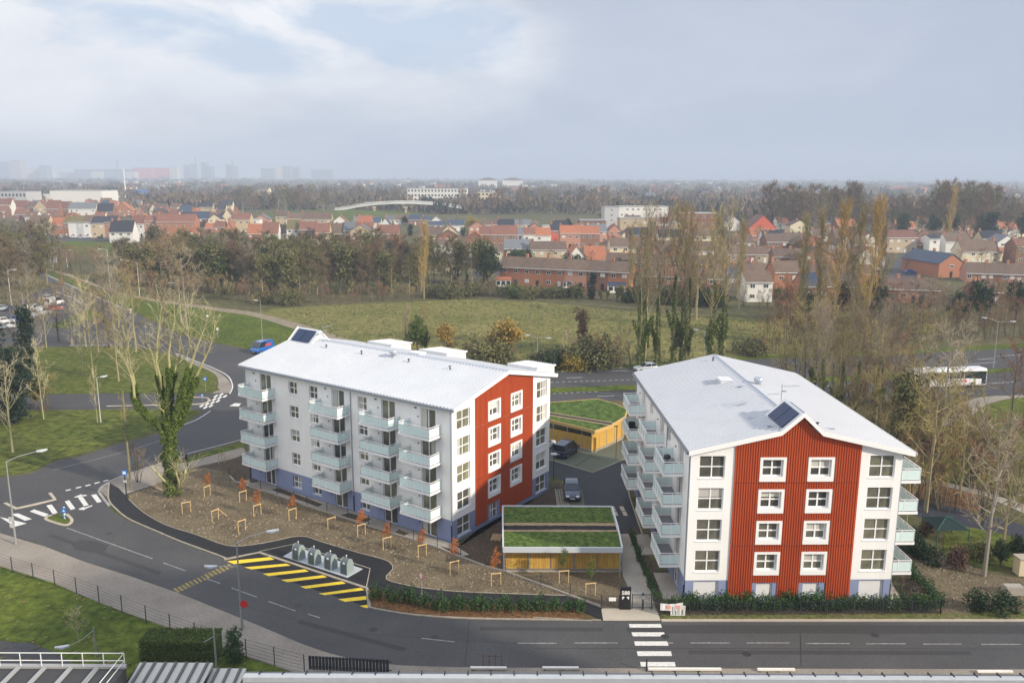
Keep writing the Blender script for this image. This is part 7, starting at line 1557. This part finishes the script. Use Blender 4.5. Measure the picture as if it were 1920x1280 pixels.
# footbridge on its bank
def bridge():
    Y = 770; P_px = [(628,392),(650,389),(672,384.5),(700,381),(740,378.5),(775,378.5),(810,380.5),(840,384),(866,388)]
    pts = []
    for x, y in P_px: r = ray(x, y); pts.append(Vector((r.x/r.y*Y, Y, GH(x, Y, y))))
    o = E('footbridge', (pts[0].x, Y, 0)); T(o, 'long curved white footbridge on slim piers behind the town', 'bridge'); q = [p-Vector((pts[0].x, Y, 0)) for p in pts]
    m = MB(); m2 = MB(); m3 = MB()
    for a, b in zip(q[:-1], q[1:]):
        m.beam(a-Vector((0,0,1.2)), b-Vector((0,0,1.2)), 4, 1.1)
        for y_ in (-2, 2):
            for z_ in (-.5, .2, .9): m2.beam(a+Vector((0,y_,z_)), b+Vector((0,y_,z_)), .12, .35)
    m.build('deck', M('bridge_white', (.66,.66,.64), .6), o); m2.build('parapet', M('bridge_white', (.66,.66,.64), .6), o)
    for x_ in (702,761,814): 
        r = ray(x_, 390); X = r.x/r.y*Y-pts[0].x; k = MB(); k.box(X-.8,-1.2,0,X+.8,1.2,5.2); k.box(X-1.4,-2,4.8,X+1.4,2,6.3); k.build('pier', WALL['beige'], o)
    m = MB(); n = 14; x0_, x1_ = q[2].x+6, q[4].x-2
    for i in range(n): x = x0_+(x1_-x0_)*i/n; z = 8.6+i*.04; m.box(x,-2.3,z-.6,x+.3,-2.1,z+1.6)
    m.beam((x0_,-2.2,10.2), (x1_,-2.2,10.6), .2, .3); m.build('screen', M('bridge_white', (.66,.66,.64), .6), o)
    b_ = MB(); a = G(470,428); c = G(632,418); d = G(720,418)
    b_.add([(a.x,a.y,0),(d.x,d.y-40,0),(d.x+10,Y+30,0),(a.x-60,Y+60,0),(pts[0].x-16,Y-3,GH(628,Y,395)),(pts[1].x+5,Y-3,GH(650,Y,393)),(pts[1].x+5,Y+6,GH(650,Y,393)),(pts[0].x-16,Y+6,GH(628,Y,395))], [(0,1,5,4),(1,2,6,5),(2,3,7,6),(3,0,4,7),(4,5,6,7)])
    S(b_.build('embankment', grass_b))
bridge()
# cars of the town and of the left car park
def tcar(px, py, col, label, kind='hatch', rz=0.0, L=4.2, W_=1.8, cat='car'): return car(kind, col, L, W_, G(px, py)+Vector((0,0,.06)), rz, label, cat=cat)
for px, py, col, lab in [(117,446,'silver','silver car parked right of the teal lorry'),(127,446,'grey','grey car parked outside the narrow brick house'),(140,446,'white','white car parked outside the white and red house'),(152,447,'silver','silver car parked in front of the grey house'),(165,446,'white','white car parked before the mansard roofed house'),(190,448,'black','black car parked by the cream brick house'),(202,450,'grey','grey car parked left of the white house with the black roof'),
    (1700,464,'white','white car outside the tan house'),(1702,492,'navy','first and farthest of four cars parked in line'),(1702,498,'silver','second car of the parked line, silver'),(1703,504,'white','third car of the parked line, white'),(1707,513,'blue','fourth and nearest car of the parked line, blue'),(1722,474,'silver','silver car near the narrow white house'),(1732,468,'grey','grey car at the top of the street of parked cars')]: tcar(px, py, col, lab, rz=.1)
tcar(877,493,'white','white car with red bonnet beside the stepped white houses', rz=.3); tcar(612,400,'navy','dark car climbing to the footbridge'); tcar(622,396,'red','red car next to the footbridge ramp')
car('panel','teal',7.0,2.3,G(87,449)+Vector((0,0,.06)),0,'teal lorry parked in the left street row',cat='lorry',name='lorry')
for px, py, col, k, rz, lab in [(6,582,'silver','hatch',.2,'silver car at the far left of the car park'),(32,583,'navy','hatch',.2,'dark blue car in the back row of the left car park'),(60,588,'white','panel',1.4,'white van in the middle of the left car park'),(78,592,'white','panel',1.4,'second white van in the car park behind the dark conifer'),(103,572,'white','panel',1.3,'white van by the entry of the left car park'),(95,562,'silver','hatch',1.2,'silver car behind the entry van'),
    (101,582,'red','hatch',.6,'red car at the car park entry'),(10,606,'white','hatch',.5,'white car in the front row of the car park, left one'),(30,603,'blue','hatch',.5,'blue car with green stripe in the front row of the car park'),(27,614,'white','hatch',.4,'white car nearest in the left car park'),(3,617,'silver','hatch',.4,'silver car cut by the left edge of the car park'),(46,600,'grey','hatch',.6,'grey car next to the blue one in the car park')]:
    car(k, col, 4.3 if k == 'hatch' else 5.2, 1.8, G(px, py)+Vector((0,0,.03)), rz, lab, cat='car' if k == 'hatch' else 'van')
# town trees
T5 = [('willow',884,442,403,'golden yellow willow among the town houses',1.1),('ever0',868,447,425,'dark green tree left of the golden willow',1.0),('green0',975,497,468,'big green leafy tree behind the long terrace',1.6),('willow',443,452,428,'golden leaved tree at the wood edge left of centre',1.3),
 ('ever1',770,442,418,'dark conifer right of the orange gabled house',1.5),('ever1',795,445,420,'second dark conifer right of the orange gabled house',1.4),('willow',917,520,489,'small yellow tree at the left end of the long terrace',.9),('ever0',1070,470,457,'round green tree beside the bungalow with brown roof',1.2),
 ('orange1',880,412,385,'x',1)][:-1]
for k, x, y, t, l, wf in T5: hand(k, x, y, t, l, wf=wf, group=None)
belt([(640,510,930,520)], 'garden trees behind the woodland', 'in the gardens behind the woodland', B4+['ever0','green0'], (7,10), 26)
belt([(560,470,930,475),(930,500,1180,510)], 'garden trees in the town', 'among the middle town gardens', ['broad0','ever0','bush0','broad2','shrub0'], (5,8), 30)
belt([(0,404,440,412),(440,422,900,424),(900,436,1140,440)], 'garden trees behind the town', 'behind the town rows', ['broad0','broad2','ever0','broad3','bush1'], (6,10), 30)
belt([(1200,520,1920,505),(1300,460,1920,456)], 'garden trees of the right town', 'in the right town gardens', ['broad0','broad2','ever0','bush0','broad3'], (6,11), 34)
# far woods tree by tree, then the rest as one mass
FW = ['fbroad0','fbroad1','fbroad2']
belt([(1440,436,1610,432)], 'first tall wood on the right skyline', 'in the first tall wood at the right', FW, (23,31), 15, jit=8)
belt([(1610,437,1735,437),(1872,438,1935,438)], 'lower wood on the right', 'in the lower wood at the right', FW, (13,20), 16, jit=8)
belt([(1735,438,1870,438),(1745,430,1860,430)], 'second tall wood on the right skyline', 'in the second tall wood at the right', FW, (24,33), 17, jit=8)
belt([(1450,424,1930,427)], 'rear wood on the right', 'in the rear wood at the right', FW, (12,24), 19, jit=9)
belt([(1680,452,1930,455)], 'dark conifers on the right', 'of the dark conifers behind the villa', ['ever0','ever1','fbroad0'], (13,19), 26, cat='tree')
belt([(440,392,760,388),(450,402,620,398),(860,400,1140,404)], 'wood behind the footbridge', 'in the wood behind the town', FW+['fbroad3'], (17,25), 22, jit=8)
def far_woods():
    rd = random.Random(9); V = {}; mbs = [MB(), MB(), MB()]
    def clump(x, y, h, w_, k):
        g = G(x, y); mb = mbs[k]; n = 26
        for _ in range(n):
            a = rd.uniform(0,6.28); r = w_*.5*rd.random()**.5; z0 = h*rd.uniform(.0,.55); p = Vector((g.x+r*math.cos(a), g.y+r*math.sin(a)*.6, z0)); e = p+Vector((rd.gauss(0,w_*.12), rd.gauss(0,w_*.1), h*rd.uniform(.25,.5)*(1-.35*(r/(w_*.5))**2)))
            s = Vector((1,rd.uniform(-.5,.5),0)).normalized()*h*rd.uniform(.04,.10); mb.add([p-s, p+s, e+s*.5, e-s*.5], [(0,1,2,3)])
    zones = [(-40,760,341,352,140,.7),(0,760,352,372,260,.8),(430,760,372,396,120,.8),(760,1300,340,352,160,.8),(760,1460,352,380,300,.8),(760,1440,380,402,220,.8),(1140,1480,402,424,120,.7),(1300,1960,338,352,180,.8),(1440,1960,352,400,320,.9),(1440,1960,400,424,160,.9),(0,90,372,384,30,.8),(250,440,376,396,90,.6),(-40,1960,334,341,340,.8)]
    for x0, x1, y0, y1, n, dk in zones:
        for _ in range(int(n*1.6)):
            x = rd.uniform(x0,x1); y = y0+(y1-y0)*rd.random(); h = rd.uniform(9,17)*(1.0 if y > 345 else .9); k = 0 if rd.random() < .55 else (1 if rd.random() < .75 else 2)
            if noise.noise(Vector((x*.02, y*.09, 5))) < -.28: continue
            clump(x, y, h, rd.uniform(12,26), k)
    for mb, c, nm in zip(mbs, ((.155,.115,.085),(.055,.062,.050),(.19,.155,.085)), ('brown','dark','tan')):
        STUFF(mb.build('far_woodland', M('far_wood_'+nm, c, .95, var=.25, fine=.05, world=True, spec=.05)), '%s mass of the far woods out to the horizon' % nm, 'woodland')
far_woods()
# scattered far houses
rdh = random.Random(12); FH = []
while len(FH) < 95:
    x = rdh.uniform(-10,1930); y = rdh.choice([rdh.uniform(341,352), rdh.uniform(350,372), rdh.uniform(360,398)])
    if x < 620 and y > 368: continue
    if 1440 < x and y > 392: continue
    if 620 < x < 900 and y > 360: continue
    if all(abs(x-a)+3*abs(y-b) > 14 for a, b in FH): FH.append((x, y))
FH.sort()
for i, (x, y) in enumerate(FH):
    g = G(x, y); w_ = rdh.uniform(10,24); h = rdh.uniform(5,9); d = rdh.uniform(8,12); o = E('distant_house', g, rdh.uniform(-.5,.5)); wl = rdh.choice(['white','white','cream','brick','grey','pink']); rf = rdh.choice(['red','brown','grey','orange','black'])
    T(o, '%s walled distant house with %s roof, %s from the left on the plain' % (wl, rf, nth(i)), 'house', 'distant houses on the plain')
    m = MB(); m.extr([(-w_/2,0,0),(-w_/2,0,h),(-w_/2,d/2,h+3.2),(-w_/2,d,h),(-w_/2,d,0)][::-1], (w_,0,0)); m.build('wall', WALL[wl], o)
    m = MB(); m.extr([(-w_/2-.3,-.5,h-.2),(-w_/2-.3,d/2,h+3.3),(-w_/2-.3,d+.5,h-.2),(-w_/2-.3,d/2,h+3.7)], (w_+.6,0,0)); m.build('roof', ROOF[rf], o)
# unused prototypes leave the scene
for k, (o, used, _) in PROTO.items():
    if not used:
        for ch in list(o.children): bpy.data.objects.remove(ch)
        bpy.data.objects.remove(o)
